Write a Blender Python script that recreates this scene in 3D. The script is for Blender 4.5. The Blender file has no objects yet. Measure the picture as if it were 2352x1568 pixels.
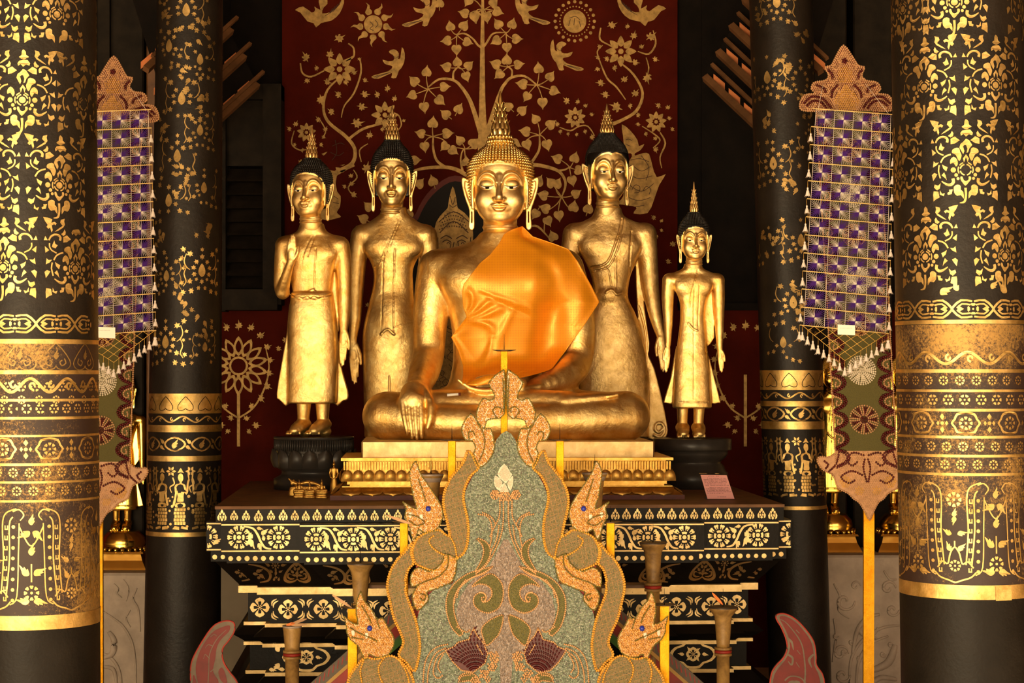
import bpy, math, random
import numpy as np
from mathutils import Vector, Matrix
from mathutils.geometry import tessellate_polygon
random.seed(7)
RNG = np.random.default_rng(7)
# ------------------------------------------------------------------ camera frame helper
FPX = 2352 * 70 / 36            # focal length in pixels
CZ = 2.0                        # camera height (m)
HX, HY = 1176.0, 860.0          # optical axis in the photograph
def P(px, py, Y):
    return Vector(((px - HX) * Y / FPX, Y, CZ + (HY - py) * Y / FPX))
def S(Y):
    return Y / FPX
COL = bpy.context.scene.collection
PI = math.pi
# ------------------------------------------------------------------ objects
def root_loc(o):
    v = Vector((0, 0, 0))
    while o is not None:
        v += o.location; o = o.parent
    return v
def tag(o, label=None, cat=None, group=None, kind=None):
    if label: o['label'] = label
    if cat: o['category'] = cat
    if group: o['group'] = group
    if kind: o['kind'] = kind
    return o
def thing(name, loc, label, cat, group=None, kind=None):
    o = bpy.data.objects.new(name, None); COL.objects.link(o)
    o.location = loc; o.empty_display_size = 0.1
    return tag(o, label, cat, group, kind)
class MB:
    k = 0
    def __init__(s):
        s.V = []; s.F = []; s.M = []; s.S = []; s.n = 0; s.uv = None
    def add(s, verts, faces, mat=0, smooth=False):
        b = s.n
        if isinstance(verts, np.ndarray): verts = verts.tolist()
        s.V.extend([tuple(v) for v in verts]); s.n += len(verts)
        if isinstance(faces, np.ndarray): faces = faces.tolist()
        s.F.extend([tuple(i + b for i in f) for f in faces])
        s.M.extend([mat] * len(faces)); s.S.extend([smooth] * len(faces))
        return s
    def build(s, name, mats, parent=None, loc=None, label=None):
        if not isinstance(mats, (list, tuple)): mats = [mats]
        if parent is not None: off = root_loc(parent); oloc = Vector((0, 0, 0))
        else:
            off = Vector(loc) if loc is not None else Vector((0, 0, 0)); oloc = off
        A = np.array(s.V, dtype=np.float64).reshape(-1, 3) - np.array(off)
        me = bpy.data.meshes.new(name)
        me.from_pydata(A.tolist(), [], s.F)
        for m in mats: me.materials.append(m)
        me.polygons.foreach_set('material_index', np.array(s.M, dtype=np.int32))
        me.polygons.foreach_set('use_smooth', np.array(s.S, dtype=bool))
        if s.uv is not None:
            l = me.uv_layers.new(name='UVMap')
            vi = np.zeros(len(me.loops), dtype=np.int32); me.loops.foreach_get('vertex_index', vi)
            l.data.foreach_set('uv', np.array(s.uv, dtype=np.float32)[vi].ravel())
        me.update()
        o = bpy.data.objects.new(name, me); COL.objects.link(o)
        o.location = oloc
        if parent is not None: o.parent = parent
        if label: o['label'] = label
        return o
    # --- primitives (world coordinates)
    def box(s, lo, hi, mat=0, bev=0.0):
        x0, y0, z0 = lo; x1, y1, z1 = hi
        if bev <= 0:
            v = [(x0,y0,z0),(x1,y0,z0),(x1,y1,z0),(x0,y1,z0),(x0,y0,z1),(x1,y0,z1),(x1,y1,z1),(x0,y1,z1)]
            return s.add(v, [(0,3,2,1),(4,5,6,7),(0,1,5,4),(1,2,6,5),(2,3,7,6),(3,0,4,7)], mat)
        b = bev
        pl = [(x0+b,y0),(x1-b,y0),(x1,y0+b),(x1,y1-b),(x1-b,y1),(x0+b,y1),(x0,y1-b),(x0,y0+b)]
        pi = [(x0+b,y0+b),(x1-b,y0+b),(x1-b,y0+b),(x1-b,y1-b),(x1-b,y1-b),(x0+b,y1-b),(x0+b,y1-b),(x0+b,y0+b)]
        v = [(x,y,z0) for x,y in pi]+[(x,y,z0+b) for x,y in pl]+[(x,y,z1-b) for x,y in pl]+[(x,y,z1) for x,y in pi]
        f = []
        for k in range(3):
            for i in range(8):
                j=(i+1)%8; f.append((k*8+i,k*8+j,(k+1)*8+j,(k+1)*8+i))
        f.append(tuple(range(7,-1,-1))); f.append(tuple(24+i for i in range(8)))
        return s.add(v, f, mat)
    def lathe(s, prof, c=(0,0,0), n=32, mat=0, smooth=True, sx=1, sy=1):
        """prof: list of (r, z)"""
        v = []; f = []
        for r, z in prof:
            for i in range(n):
                a = 2*PI*i/n
                v.append((c[0]+r*sx*math.cos(a), c[1]+r*sy*math.sin(a), c[2]+z))
        for k in range(len(prof)-1):
            for i in range(n):
                j=(i+1)%n; f.append((k*n+i,k*n+j,(k+1)*n+j,(k+1)*n+i))
        f.append(tuple(range(n-1,-1,-1))); f.append(tuple((len(prof)-1)*n+i for i in range(n)))
        return s.add(v, f, mat, smooth)
    def tube(s, pts, rad, n=8, mat=0, smooth=True, cap=True):
        pts = [Vector(p) for p in pts]
        if not hasattr(rad, '__len__'): rad = [rad]*len(pts)
        v = []; f = []
        up = Vector((0,0,1))
        for i, p in enumerate(pts):
            a = pts[max(i-1,0)]; b = pts[min(i+1,len(pts)-1)]
            d = (b-a)
            d = d.normalized() if d.length > 1e-9 else Vector((0,0,1))
            u = d.cross(up)
            if u.length < 0.05: u = d.cross(Vector((1,0,0)))
            u.normalize(); w = u.cross(d)
            for k in range(n):
                t = 2*PI*k/n
                v.append(p + (u*math.cos(t)+w*math.sin(t))*rad[i])
        for i in range(len(pts)-1):
            for k in range(n):
                j=(k+1)%n; f.append((i*n+k,i*n+j,(i+1)*n+j,(i+1)*n+k))
        if cap:
            f.append(tuple(range(n-1,-1,-1))); f.append(tuple((len(pts)-1)*n+k for k in range(n)))
        return s.add(v, f, mat, smooth)
    def beads(s, pts, r, mat=0, kind='sphere', squash=1.0, axis=None):
        """many little beads: pts (n,3); axis: facing direction unused"""
        pts = np.asarray(pts, dtype=float).reshape(-1, 3)
        if len(pts) == 0: return s
        V, Fc = BEAD
        r = np.broadcast_to(np.asarray(r, dtype=float), (len(pts),))
        VV = pts[:, None, :] + V[None]*r[:, None, None]*np.array([1, squash, 1])
        FF = Fc[None] + (np.arange(len(pts))*len(V))[:, None, None]
        return s.add(VV.reshape(-1, 3), FF.reshape(-1, Fc.shape[1]), mat, True)
    def prism(s, poly, tf, th=0.01, mat=0, side=None, smooth=False, holes=()):
        """poly: list of 2D points (any winding); tf(u, v, h)->3D; front face at h=th, back at h=0"""
        loops = [ccw(poly)] + [ccw(h)[::-1] for h in holes]
        allp = [p for l in loops for p in l]
        tri = tessellate_polygon([[Vector((p[0], p[1], 0)) for p in l] for l in loops])
        n = len(allp)
        v = [tf(p[0], p[1], th) for p in allp] + [tf(p[0], p[1], 0) for p in allp]
        f = []
        for t in tri:
            a, b, c = [allp[i] for i in t]
            ar = (b[0]-a[0])*(c[1]-a[1])-(b[1]-a[1])*(c[0]-a[0])
            if abs(ar) < 1e-14: continue
            t = t if ar > 0 else t[::-1]
            f.append(tuple(t)); f.append(tuple(i+n for i in t[::-1]))
        s.add(v, f, mat, smooth)
        o = 0; sf = []
        for l in loops:
            m = len(l)
            for i in range(m):
                j=(i+1)%m; sf.append((o+i, o+i+n, o+j+n, o+j))
            o += m
        b = s.n - 2*n
        s.F.extend([tuple(i+b for i in q) for q in sf]); s.M.extend([mat if side is None else side]*len(sf)); s.S.extend([False]*len(sf))
        return s
    def paint(s, poly, tf, h=0.0015, mat=0, holes=()):
        """leaf/paint film on a surface: front face only, at height h"""
        MB.k = (MB.k+1) % 97; h = h+MB.k*6e-6
        loops = [ccw(poly)] + [ccw(q)[::-1] for q in holes]
        allp = [p for l in loops for p in l]
        tri = tessellate_polygon([[Vector((p[0], p[1], 0)) for p in l] for l in loops])
        v = [tf(p[0], p[1], h) for p in allp]; f = []
        for t in tri:
            a, b, c = [allp[i] for i in t]
            ar = (b[0]-a[0])*(c[1]-a[1])-(b[1]-a[1])*(c[0]-a[0])
            if abs(ar) < 1e-14: continue
            f.append(tuple(t if ar > 0 else t[::-1]))
        return s.add(v, f, mat)
def _bead():
    v = []; f = []
    n = 6
    rings = [(-0.78,), (0.0,), (0.78,)]
    v.append((0,0,-1))
    for (z,) in rings:
        rr = math.sqrt(1-z*z)
        for i in range(n):
            a = 2*PI*i/n; v.append((rr*math.cos(a), rr*math.sin(a), z))
    v.append((0,0,1))
    f = []
    for i in range(n):
        j=(i+1)%n
        f.append((0, 1+j, 1+i, 1+i))
        for k in range(2): f.append((1+k*n+i,1+k*n+j,1+(k+1)*n+j,1+(k+1)*n+i))
        f.append((1+2*n+i,1+2*n+j,1+3*n,1+3*n))
    T = []
    for q in f:
        if len(set(q)) == 3:
            T.append(tuple(dict.fromkeys(q)))
        else: T += [(q[0],q[1],q[2]), (q[0],q[2],q[3])]
    return np.array(v, dtype=float), np.array(T)
BEAD = _bead()
# ------------------------------------------------------------------ 2D curves
def area2(p):
    return 0.5*sum(p[i][0]*p[(i+1)%len(p)][1]-p[(i+1)%len(p)][0]*p[i][1] for i in range(len(p)))
def ccw(p):
    p = [tuple(q) for q in p]
    out = []
    for q in p:
        if not out or abs(q[0]-out[-1][0])+abs(q[1]-out[-1][1]) > 1e-9: out.append(q)
    if len(out) > 2 and abs(out[0][0]-out[-1][0])+abs(out[0][1]-out[-1][1]) < 1e-9: out.pop()
    return out if area2(out) > 0 else out[::-1]
def cr(pts, k=4, closed=False):
    """catmull-rom through points of any dimension"""
    P_ = [np.array(p, dtype=float) for p in pts]; n = len(P_); out = []
    rng = range(n) if closed else range(n-1)
    for i in rng:
        if closed: a,b,c,d = P_[(i-1)%n],P_[i],P_[(i+1)%n],P_[(i+2)%n]
        else: a,b,c,d = P_[max(i-1,0)],P_[i],P_[i+1],P_[min(i+2,n-1)]
        for j in range(k):
            t = j/k
            out.append(0.5*((2*b)+(c-a)*t+(2*a-5*b+4*c-d)*t*t+(3*b-3*c+d-a)*t**3))
    if not closed: out.append(P_[-1])
    return [tuple(float(x) for x in q) for q in out]
def stroke(pts, w, k=4, taper=True, smooth=True):
    """ribbon polygon along a path; w scalar or list of widths at pts"""
    n = len(pts)
    if not hasattr(w, '__len__'): w = [w]*n
    q = [tuple(p)+(ww,) for p, ww in zip(pts, w)]
    q = cr(q, k) if (smooth and n > 2) else q
    L = []; R = []
    for i, p in enumerate(q):
        a = q[max(i-1,0)]; b = q[min(i+1,len(q)-1)]
        dx, dy = b[0]-a[0], b[1]-a[1]; l = math.hypot(dx, dy) or 1
        nx, ny = -dy/l, dx/l; h = max(p[2], 0.001)/2
        L.append((p[0]+nx*h, p[1]+ny*h)); R.append((p[0]-nx*h, p[1]-ny*h))
    return L + R[::-1]
def resample(pts, step):
    pts = np.array(pts, dtype=float)
    d = np.r_[0, np.cumsum(np.linalg.norm(np.diff(pts, axis=0), axis=1))]
    n = max(int(round(d[-1]/step)), 1)
    t = np.linspace(0, d[-1], n+1)
    return np.stack([np.interp(t, d, pts[:, i]) for i in range(pts.shape[1])], 1)
def xf(pts, s=1, rot=0, dx=0, dy=0, mx=False, sy=None):
    sy = s if sy is None else sy
    c, n = math.cos(rot), math.sin(rot); out = []
    for x, y in pts:
        if mx: x = -x
        x *= s; y *= sy
        out.append((x*c-y*n+dx, x*n+y*c+dy))
    return out
def inside(poly, X, Y):
    """vectorised point in polygon"""
    X = np.asarray(X, float); Y = np.asarray(Y, float)
    r = np.zeros(X.shape, bool); n = len(poly)
    for i in range(n):
        x0,y0 = poly[i]; x1,y1 = poly[(i+1)%n]
        if y0 == y1: continue
        c = ((y0 > Y) != (y1 > Y)) & (X < (x1-x0)*(Y-y0)/(y1-y0)+x0)
        r ^= c
    return r
def hexfill(poly, step, jit=0.0, inset=0.0):
    xs = [p[0] for p in poly]; ys = [p[1] for p in poly]
    out = []
    row = 0; y = min(ys)
    X = []; Yy = []
    while y < max(ys):
        x = min(xs) + (step/2 if row % 2 else 0)
        while x < max(xs): X.append(x); Yy.append(y); x += step
        y += step*0.866; row += 1
    X = np.array(X); Yy = np.array(Yy)
    if jit: X = X+RNG.uniform(-jit,jit,len(X)); Yy = Yy+RNG.uniform(-jit,jit,len(Yy))
    m = inside(poly, X, Yy)
    X, Yy = X[m], Yy[m]
    if inset > 0 and len(X):
        m = edge_dist(poly, X, Yy) > inset
        X, Yy = X[m], Yy[m]
    return np.stack([X, Yy], 1)
def edge_dist(poly, X, Y):
    d = np.full(np.shape(X), 1e9)
    n = len(poly)
    for i in range(n):
        ax, ay = poly[i]; bx, by = poly[(i+1)%n]
        ex, ey = bx-ax, by-ay; L = ex*ex+ey*ey or 1e-9
        t = np.clip(((X-ax)*ex+(Y-ay)*ey)/L, 0, 1)
        d = np.minimum(d, np.hypot(X-ax-t*ex, Y-ay-t*ey))
    return d
# ------------------------------------------------------------------ implicit sculpting
class SDF:
    def __init__(s, lo, hi, h):
        s.lo = np.array(lo, float); s.h = h
        n = np.ceil((np.array(hi)-s.lo)/h).astype(int)+1
        s.ax = [(s.lo[i]+np.arange(n[i])*h).astype(np.float32) for i in range(3)]
        s.D = np.full(n, 1e3, np.float32)
    def _sl(s, lo, hi, pad):
        sl = []; cs = []
        for i in range(3):
            a = int(max(0, math.floor((lo[i]-pad-s.lo[i])/s.h))); b = int(min(len(s.ax[i]), math.ceil((hi[i]+pad-s.lo[i])/s.h)+1))
            if b <= a: return None, None
            sl.append(slice(a, b)); cs.append(s.ax[i][a:b])
        X = cs[0][:, None, None]; Y = cs[1][None, :, None]; Z = cs[2][None, None, :]
        return tuple(sl), (X, Y, Z)
    def put(s, sl, d, k, sub=False):
        a = s.D[sl]
        if sub:
            d = -d
            if k > 0:
                hh = np.maximum(k-np.abs(a-d), 0)/k
                s.D[sl] = np.maximum(a, d)+hh*hh*k*0.25
            else: s.D[sl] = np.maximum(a, d)
        else:
            if k > 0:
                hh = np.maximum(k-np.abs(a-d), 0)/k
                s.D[sl] = np.minimum(a, d)-hh*hh*k*0.25
            else: s.D[sl] = np.minimum(a, d)
    def ell(s, c, r, k=0, sub=False, rz=0, rx=0, ry=0):
        m = max(r); sl, g = s._sl([c[i]-m for i in range(3)], [c[i]+m for i in range(3)], k+3*s.h)
        if sl is None: return
        X, Y, Z = g[0]-c[0], g[1]-c[1], g[2]-c[2]
        if rz: cc, ss = math.cos(rz), math.sin(rz); X, Y = X*cc+Y*ss, -X*ss+Y*cc
        if ry: cc, ss = math.cos(ry), math.sin(ry); X, Z = X*cc+Z*ss, -X*ss+Z*cc
        if rx: cc, ss = math.cos(rx), math.sin(rx); Y, Z = Y*cc+Z*ss, -Y*ss+Z*cc
        k0 = np.sqrt((X/r[0])**2+(Y/r[1])**2+(Z/r[2])**2)
        k1 = np.sqrt((X/r[0]**2)**2+(Y/r[1]**2)**2+(Z/r[2]**2)**2)+1e-9
        s.put(sl, (k0*(k0-1)/k1).astype(np.float32), k, sub)
    def tube(s, pts, rad, k=0, sub=False, res=0, flat=(1,1,1)):
        if not hasattr(rad, '__len__'): rad = [rad]*len(pts)
        q = [tuple(p)+(r,) for p, r in zip(pts, rad)]
        if res and len(q) > 2: q = cr(q, res)
        R = max(x[3] for x in q)
        lo = [min(x[i] for x in q)-R*2 for i in range(3)]; hi = [max(x[i] for x in q)+R*2 for i in range(3)]
        sl, g = s._sl(lo, hi, k+3*s.h)
        if sl is None: return
        D = None
        for a, b in zip(q[:-1], q[1:]):
            e = [(b[i]-a[i]) for i in range(3)]; L = sum(x*x for x in e) or 1e-9
            t = np.clip(((g[0]-a[0])*e[0]+(g[1]-a[1])*e[1]+(g[2]-a[2])*e[2])/L, 0, 1)
            d = np.sqrt(((g[0]-a[0]-t*e[0])/flat[0])**2+((g[1]-a[1]-t*e[1])/flat[1])**2+((g[2]-a[2]-t*e[2])/flat[2])**2)-(a[3]+t*(b[3]-a[3]))
            D = d if D is None else np.minimum(D, d)
        s.put(sl, D.astype(np.float32), k, sub)
    def loft(s, tab, k=0, n=2.0, sub=False, axis=2, round_=4):
        """tab rows: (z, cx, cy, a, b) sorted by z"""
        tab = np.array(tab, float)
        tab = np.array(cr([tuple(r) for r in tab], 4)); tab = tab[np.argsort(tab[:, 0])]
        pm = {2: (0,1,2), 0: (1,2,0)}[axis]      # local (u,v,w)
        A = max(tab[:, 3]); B = max(tab[:, 4])
        lo = [0]*3; hi = [0]*3
        lo[pm[0]] = min(tab[:,1]-tab[:,3]); hi[pm[0]] = max(tab[:,1]+tab[:,3])
        lo[pm[1]] = min(tab[:,2]-tab[:,4]); hi[pm[1]] = max(tab[:,2]+tab[:,4])
        lo[pm[2]] = tab[0,0]; hi[pm[2]] = tab[-1,0]
        sl, g = s._sl(lo, hi, k+3*s.h)
        if sl is None: return
        U, V, W = g[pm[0]], g[pm[1]], g[pm[2]]
        cx, cy, a, b = [np.interp(W, tab[:,0], tab[:,i]) for i in (1,2,3,4)]
        a = np.maximum(a, 1e-3); b = np.maximum(b, 1e-3)
        q = (np.abs((U-cx)/a)**n+np.abs((V-cy)/b)**n)**(1.0/n)
        d = (q-1)*np.minimum(a, b)
        e = np.maximum(tab[0,0]-W, W-tab[-1,0])
        kk = round_
        hh = np.maximum(kk-np.abs(d-e), 0)/kk
        d = np.maximum(d, e)+hh*hh*kk*0.25
        s.put(sl, d.astype(np.float32), k, sub)
    def ext(s, poly, y0, y1, k=0, r=1.0, sub=False):
        """polygon in (x,z) extruded along y"""
        xs = [p[0] for p in poly]; zs = [p[1] for p in poly]
        sl, g = s._sl((min(xs), y0, min(zs)), (max(xs), y1, max(zs)), k+3*s.h)
        if sl is None: return
        X, Z = np.broadcast_arrays(g[0][:,0,:], g[2][0,0,:][None, :])
        d2 = edge_dist(poly, X, Z); d2 = np.where(inside(poly, X, Z), -d2, d2)+r
        d2 = d2[:, None, :]; dy = np.abs(g[1]-(y0+y1)/2)-(y1-y0)/2+r
        d = np.minimum(np.maximum(d2, dy), 0)+np.sqrt(np.maximum(d2,0)**2+np.maximum(dy,0)**2)-r
        s.put(sl, d.astype(np.float32), k, sub)
    def cutz(s, z0):
        Z = s.ax[2][None, None, :]
        s.D = np.maximum(s.D, (z0-Z).astype(np.float32))
    def front(s, x, z, default=None):
        """y of the first surface met from the front (-y) at x,z"""
        x = np.asarray(x, float); z = np.asarray(z, float)
        ix = np.clip(np.round((x-s.lo[0])/s.h).astype(int), 0, s.D.shape[0]-1)
        iz = np.clip(np.round((z-s.lo[2])/s.h).astype(int), 0, s.D.shape[2]-1)
        col = s.D[ix, :, iz]; neg = col < 0
        j = np.argmax(neg, axis=-1); has = neg.any(axis=-1)
        j1 = np.maximum(j, 1)
        d1 = np.take_along_axis(col, j1[..., None], -1)[..., 0]; d0 = np.take_along_axis(col, (j1-1)[..., None], -1)[..., 0]
        t = np.where(np.abs(d1-d0) > 1e-9, d0/(d0-d1+1e-12), 0)
        y = s.lo[1]+(j1-1+np.clip(t, 0, 1))*s.h
        return np.where(has, y, np.nan if default is None else default)
    def mesh(s):
        D = s.D; n = D.shape
        neg = D < 0
        cnt = np.zeros((n[0]-1, n[1]-1, n[2]-1), np.uint8)
        for a in (0,1):
            for b in (0,1):
                for c in (0,1):
                    cnt += neg[a:n[0]-1+a, b:n[1]-1+b, c:n[2]-1+c]
        act = (cnt > 0) & (cnt < 8)
        I = np.argwhere(act)
        idx = np.full(act.shape, -1, np.int32); idx[act] = np.arange(len(I))
        acc = np.zeros((len(I), 3)); w = np.zeros(len(I))
        cor = [(a,b,c) for a in (0,1) for b in (0,1) for c in (0,1)]
        val = {q: D[I[:,0]+q[0], I[:,1]+q[1], I[:,2]+q[2]].astype(float) for q in cor}
        for q in cor:
            for ax in range(3):
                if q[ax] == 0:
                    r = list(q); r[ax] = 1; r = tuple(r)
                    a = val[q]; b = val[r]; m = (a < 0) != (b < 0)
                    t = np.where(m, a/np.where(m, a-b, 1), 0)
                    p = np.tile(np.array(q, float), (len(I), 1)); p[:, ax] = t
                    acc += p*m[:, None]; w += m
        V = s.lo+(I+acc/w[:, None])*s.h
        Fs = []
        for ax in range(3):
            a, b = [(1,2),(2,0),(0,1)][ax]
            s0 = [slice(None)]*3; s1 = [slice(None)]*3
            s0[ax] = slice(0, n[ax]-1); s1[ax] = slice(1, n[ax])
            A = neg[tuple(s0)]; B = neg[tuple(s1)]
            E = np.argwhere(A != B)
            E = E[(E[:, a] > 0) & (E[:, b] > 0) & (E[:, a] < n[a]-1) & (E[:, b] < n[b]-1)]
            flip = A[E[:,0], E[:,1], E[:,2]]
            def cell(da, db):
                q = E.copy(); q[:, a] -= da; q[:, b] -= db
                return idx[q[:,0], q[:,1], q[:,2]]
            c00, c10, c11, c01 = cell(1,1), cell(0,1), cell(0,0), cell(1,0)
            Q = np.stack([c00, c10, c11, c01], 1)
            Q[~flip] = Q[~flip][:, ::-1]
            Fs.append(Q)
        Fq = np.concatenate(Fs)
        Fq = Fq[(Fq >= 0).all(1)]
        return V, Fq
def relax(V, Fq, it=1, lam=0.5):
    for _ in range(it):
        acc = np.zeros_like(V); w = np.zeros(len(V))
        for i in range(4):
            j = (i+1) % 4
            np.add.at(acc, Fq[:, i], V[Fq[:, j]]); np.add.at(acc, Fq[:, j], V[Fq[:, i]])
            np.add.at(w, Fq[:, i], 1); np.add.at(w, Fq[:, j], 1)
        V = V*(1-lam)+acc/np.maximum(w, 1)[:, None]*lam
    return V
# ------------------------------------------------------------------ materials
def mat_new(name):
    m = bpy.data.materials.new(name); m.use_nodes = True
    nt = m.node_tree; b = nt.nodes['Principled BSDF']
    return m, nt, b
def noise(nt, scale, detail=4, rough=0.6, coord='Object', vec=None, dist=0.0):
    n = nt.nodes.new('ShaderNodeTexNoise'); n.inputs['Scale'].default_value = scale
    n.inputs['Detail'].default_value = detail; n.inputs['Roughness'].default_value = rough
    n.inputs['Distortion'].default_value = dist
    if vec is None:
        tc = nt.nodes.new('ShaderNodeTexCoord'); vec = tc.outputs[coord]
    nt.links.new(vec, n.inputs['Vector'])
    return n
def ramp(nt, fac, stops):
    r = nt.nodes.new('ShaderNodeValToRGB'); nt.links.new(fac, r.inputs[0])
    e = r.color_ramp.elements
    while len(e) < len(stops): e.new(0.5)
    for i, (p, c) in enumerate(stops):
        e[i].position = p; e[i].color = c if len(c) == 4 else tuple(c)+(1,)
    return r
def bump(nt, b, height, strength=0.3, dist=0.01, chain=None):
    n = nt.nodes.new('ShaderNodeBump'); n.inputs['Strength'].default_value = strength; n.inputs['Distance'].default_value = dist
    nt.links.new(height, n.inputs['Height'])
    if chain is not None: nt.links.new(chain.outputs[0], n.inputs['Normal'])
    nt.links.new(n.outputs[0], b.inputs['Normal'])
    return n
def mrange(nt, val, a, b, c, d):
    n = nt.nodes.new('ShaderNodeMapRange'); nt.links.new(val, n.inputs[0])
    for i, x in enumerate((a, b, c, d)): n.inputs[i+1].default_value = x
    return n
def simple(name, col, rough=0.5, metal=0.0, var=0.15, nscale=8, bmp=0.0, bscale=40, bdist=0.004, spec=0.28, coat=0):
    m, nt, b = mat_new(name)
    n = noise(nt, nscale)
    lo = tuple(max(0, c*(1-var)) for c in col); hi = tuple(min(1, c*(1+var)) for c in col)
    r = ramp(nt, n.outputs[0], [(0.3, lo), (0.7, hi)])
    nt.links.new(r.outputs[0], b.inputs['Base Color'])
    b.inputs['Roughness'].default_value = rough; b.inputs['Metallic'].default_value = metal
    b.inputs['Specular IOR Level'].default_value = spec
    if coat: b.inputs['Coat Weight'].default_value = coat
    if bmp:
        n2 = noise(nt, bscale, 6); bump(nt, b, n2.outputs[0], bmp, bdist)
    return m
def gold_mat(name, c1, c2, r0, r1, bmp=0.25, bscale=30, patch=True, bdist=0.004, dark=None, ns=9):
    """aged gold leaf: uneven tint and polish, small dents, leaf seams"""
    m, nt, b = mat_new(name)
    tc = nt.nodes.new('ShaderNodeTexCoord')
    n = noise(nt, ns, 10, 0.72, vec=tc.outputs['Object'], dist=.4)
    r = ramp(nt, n.outputs[0], [(0.34, c1), (0.62, c2)])
    col = r.outputs[0]
    if dark:
        n3 = noise(nt, 55, 8, 0.75, vec=tc.outputs['Object'])
        r3 = ramp(nt, n3.outputs[0], [(0.30, (1,1,1)), (0.36, (0,0,0))])
        mx = nt.nodes.new('ShaderNodeMixRGB'); nt.links.new(r3.outputs[0], mx.inputs[0])
        nt.links.new(col, mx.inputs[1]); mx.inputs[2].default_value = tuple(dark)+(1,)
        col = mx.outputs[0]
    nt.links.new(col, b.inputs['Base Color'])
    b.inputs['Metallic'].default_value = 1.0
    n2 = noise(nt, 14, 6, 0.6, vec=tc.outputs['Object'])
    mr = mrange(nt, n2.outputs[0], 0.3, 0.7, r0, r1); nt.links.new(mr.outputs[0], b.inputs['Roughness'])
    if bmp:
        nb = noise(nt, bscale, 8, 0.6, vec=tc.outputs['Object'])
        ch = bump(nt, b, nb.outputs[0], bmp, bdist)
        if patch:
            v = nt.nodes.new('ShaderNodeTexVoronoi'); v.feature = 'DISTANCE_TO_EDGE'; v.inputs['Scale'].default_value = 9
            nt.links.new(tc.outputs['Object'], v.inputs['Vector'])
            mr2 = mrange(nt, v.outputs[0], 0.0, 0.02, 0, 1)
            bump(nt, b, mr2.outputs[0], 0.10, 0.0008, chain=ch)
    return m
M = {}
M['gold'] = gold_mat('polished_gold_leaf', (0.80,0.47,0.12), (1.0,0.76,0.32), 0.34, 0.54, 0.7, 24, bdist=.007)
M['gold_bright'] = gold_mat('bright_gold_leaf', (0.92,0.58,0.17), (1.0,0.77,0.33), 0.24, 0.36, 0.18, 20)
M['gold_old'] = gold_mat('worn_gold_leaf', (0.66,0.42,0.13), (1.0,0.74,0.34), 0.34, 0.56, 0.75, 34, dark=(0.30,0.17,0.05), bdist=.006)
M['gold_face'] = gold_mat('gold_leaf_face', (0.86,0.54,0.17), (1.0,0.79,0.38), 0.34, 0.52, 0.3, 34, patch=False, ns=20)
M['gold_pale'] = gold_mat('pale_gold_block', (0.62,0.42,0.17), (0.80,0.60,0.30), 0.45, 0.62, 0.5, 30, dark=(0.36,0.22,0.09))
M['gold_carved'] = gold_mat('carved_gold_paint', (0.50,0.27,0.045), (0.76,0.46,0.12), 0.34, 0.52, 0.5, 60, patch=False)
M['gold_finial'] = gold_mat('gilded_wood_finial', (0.95,0.60,0.20), (1.0,0.74,0.32), 0.3, 0.45, 0.15, 60, patch=False)
M['black_hair'] = simple('black_lacquer_curls', (0.010,0.008,0.007), 0.3, var=0.3, spec=.4)
M['eye_white'] = simple('shell_inlay_white', (0.80,0.78,0.72), 0.25, var=0.03)
M['eye_black'] = simple('black_inlay', (0.008,0.007,0.006), 0.2, var=0.1)
M['black_wood'] = simple('black_painted_wood', (0.030,0.026,0.023), 0.33, var=0.3, nscale=8, bmp=.3, bscale=18, bdist=.004)
M['foot_red'] = simple('dark_red_foot', (0.09,0.014,0.008), 0.45, var=.4, nscale=12, bmp=.3, bscale=30)
M['paint_red'] = simple('aged_red_paint', (0.26,0.022,0.014), 0.5, var=.3, nscale=12, bmp=.2)
M['tin'] = simple('blackened_tin', (0.10,0.075,0.055), 0.45, metal=.6, var=.4, nscale=20, bmp=.2)
M['iron'] = simple('dark_iron', (0.02,0.018,0.016), 0.5, metal=.5)
M['pewter'] = simple('pale_tarnished_tin', (0.42,0.34,0.28), 0.5, metal=.3, var=.35, nscale=20, bmp=.2)
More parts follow.
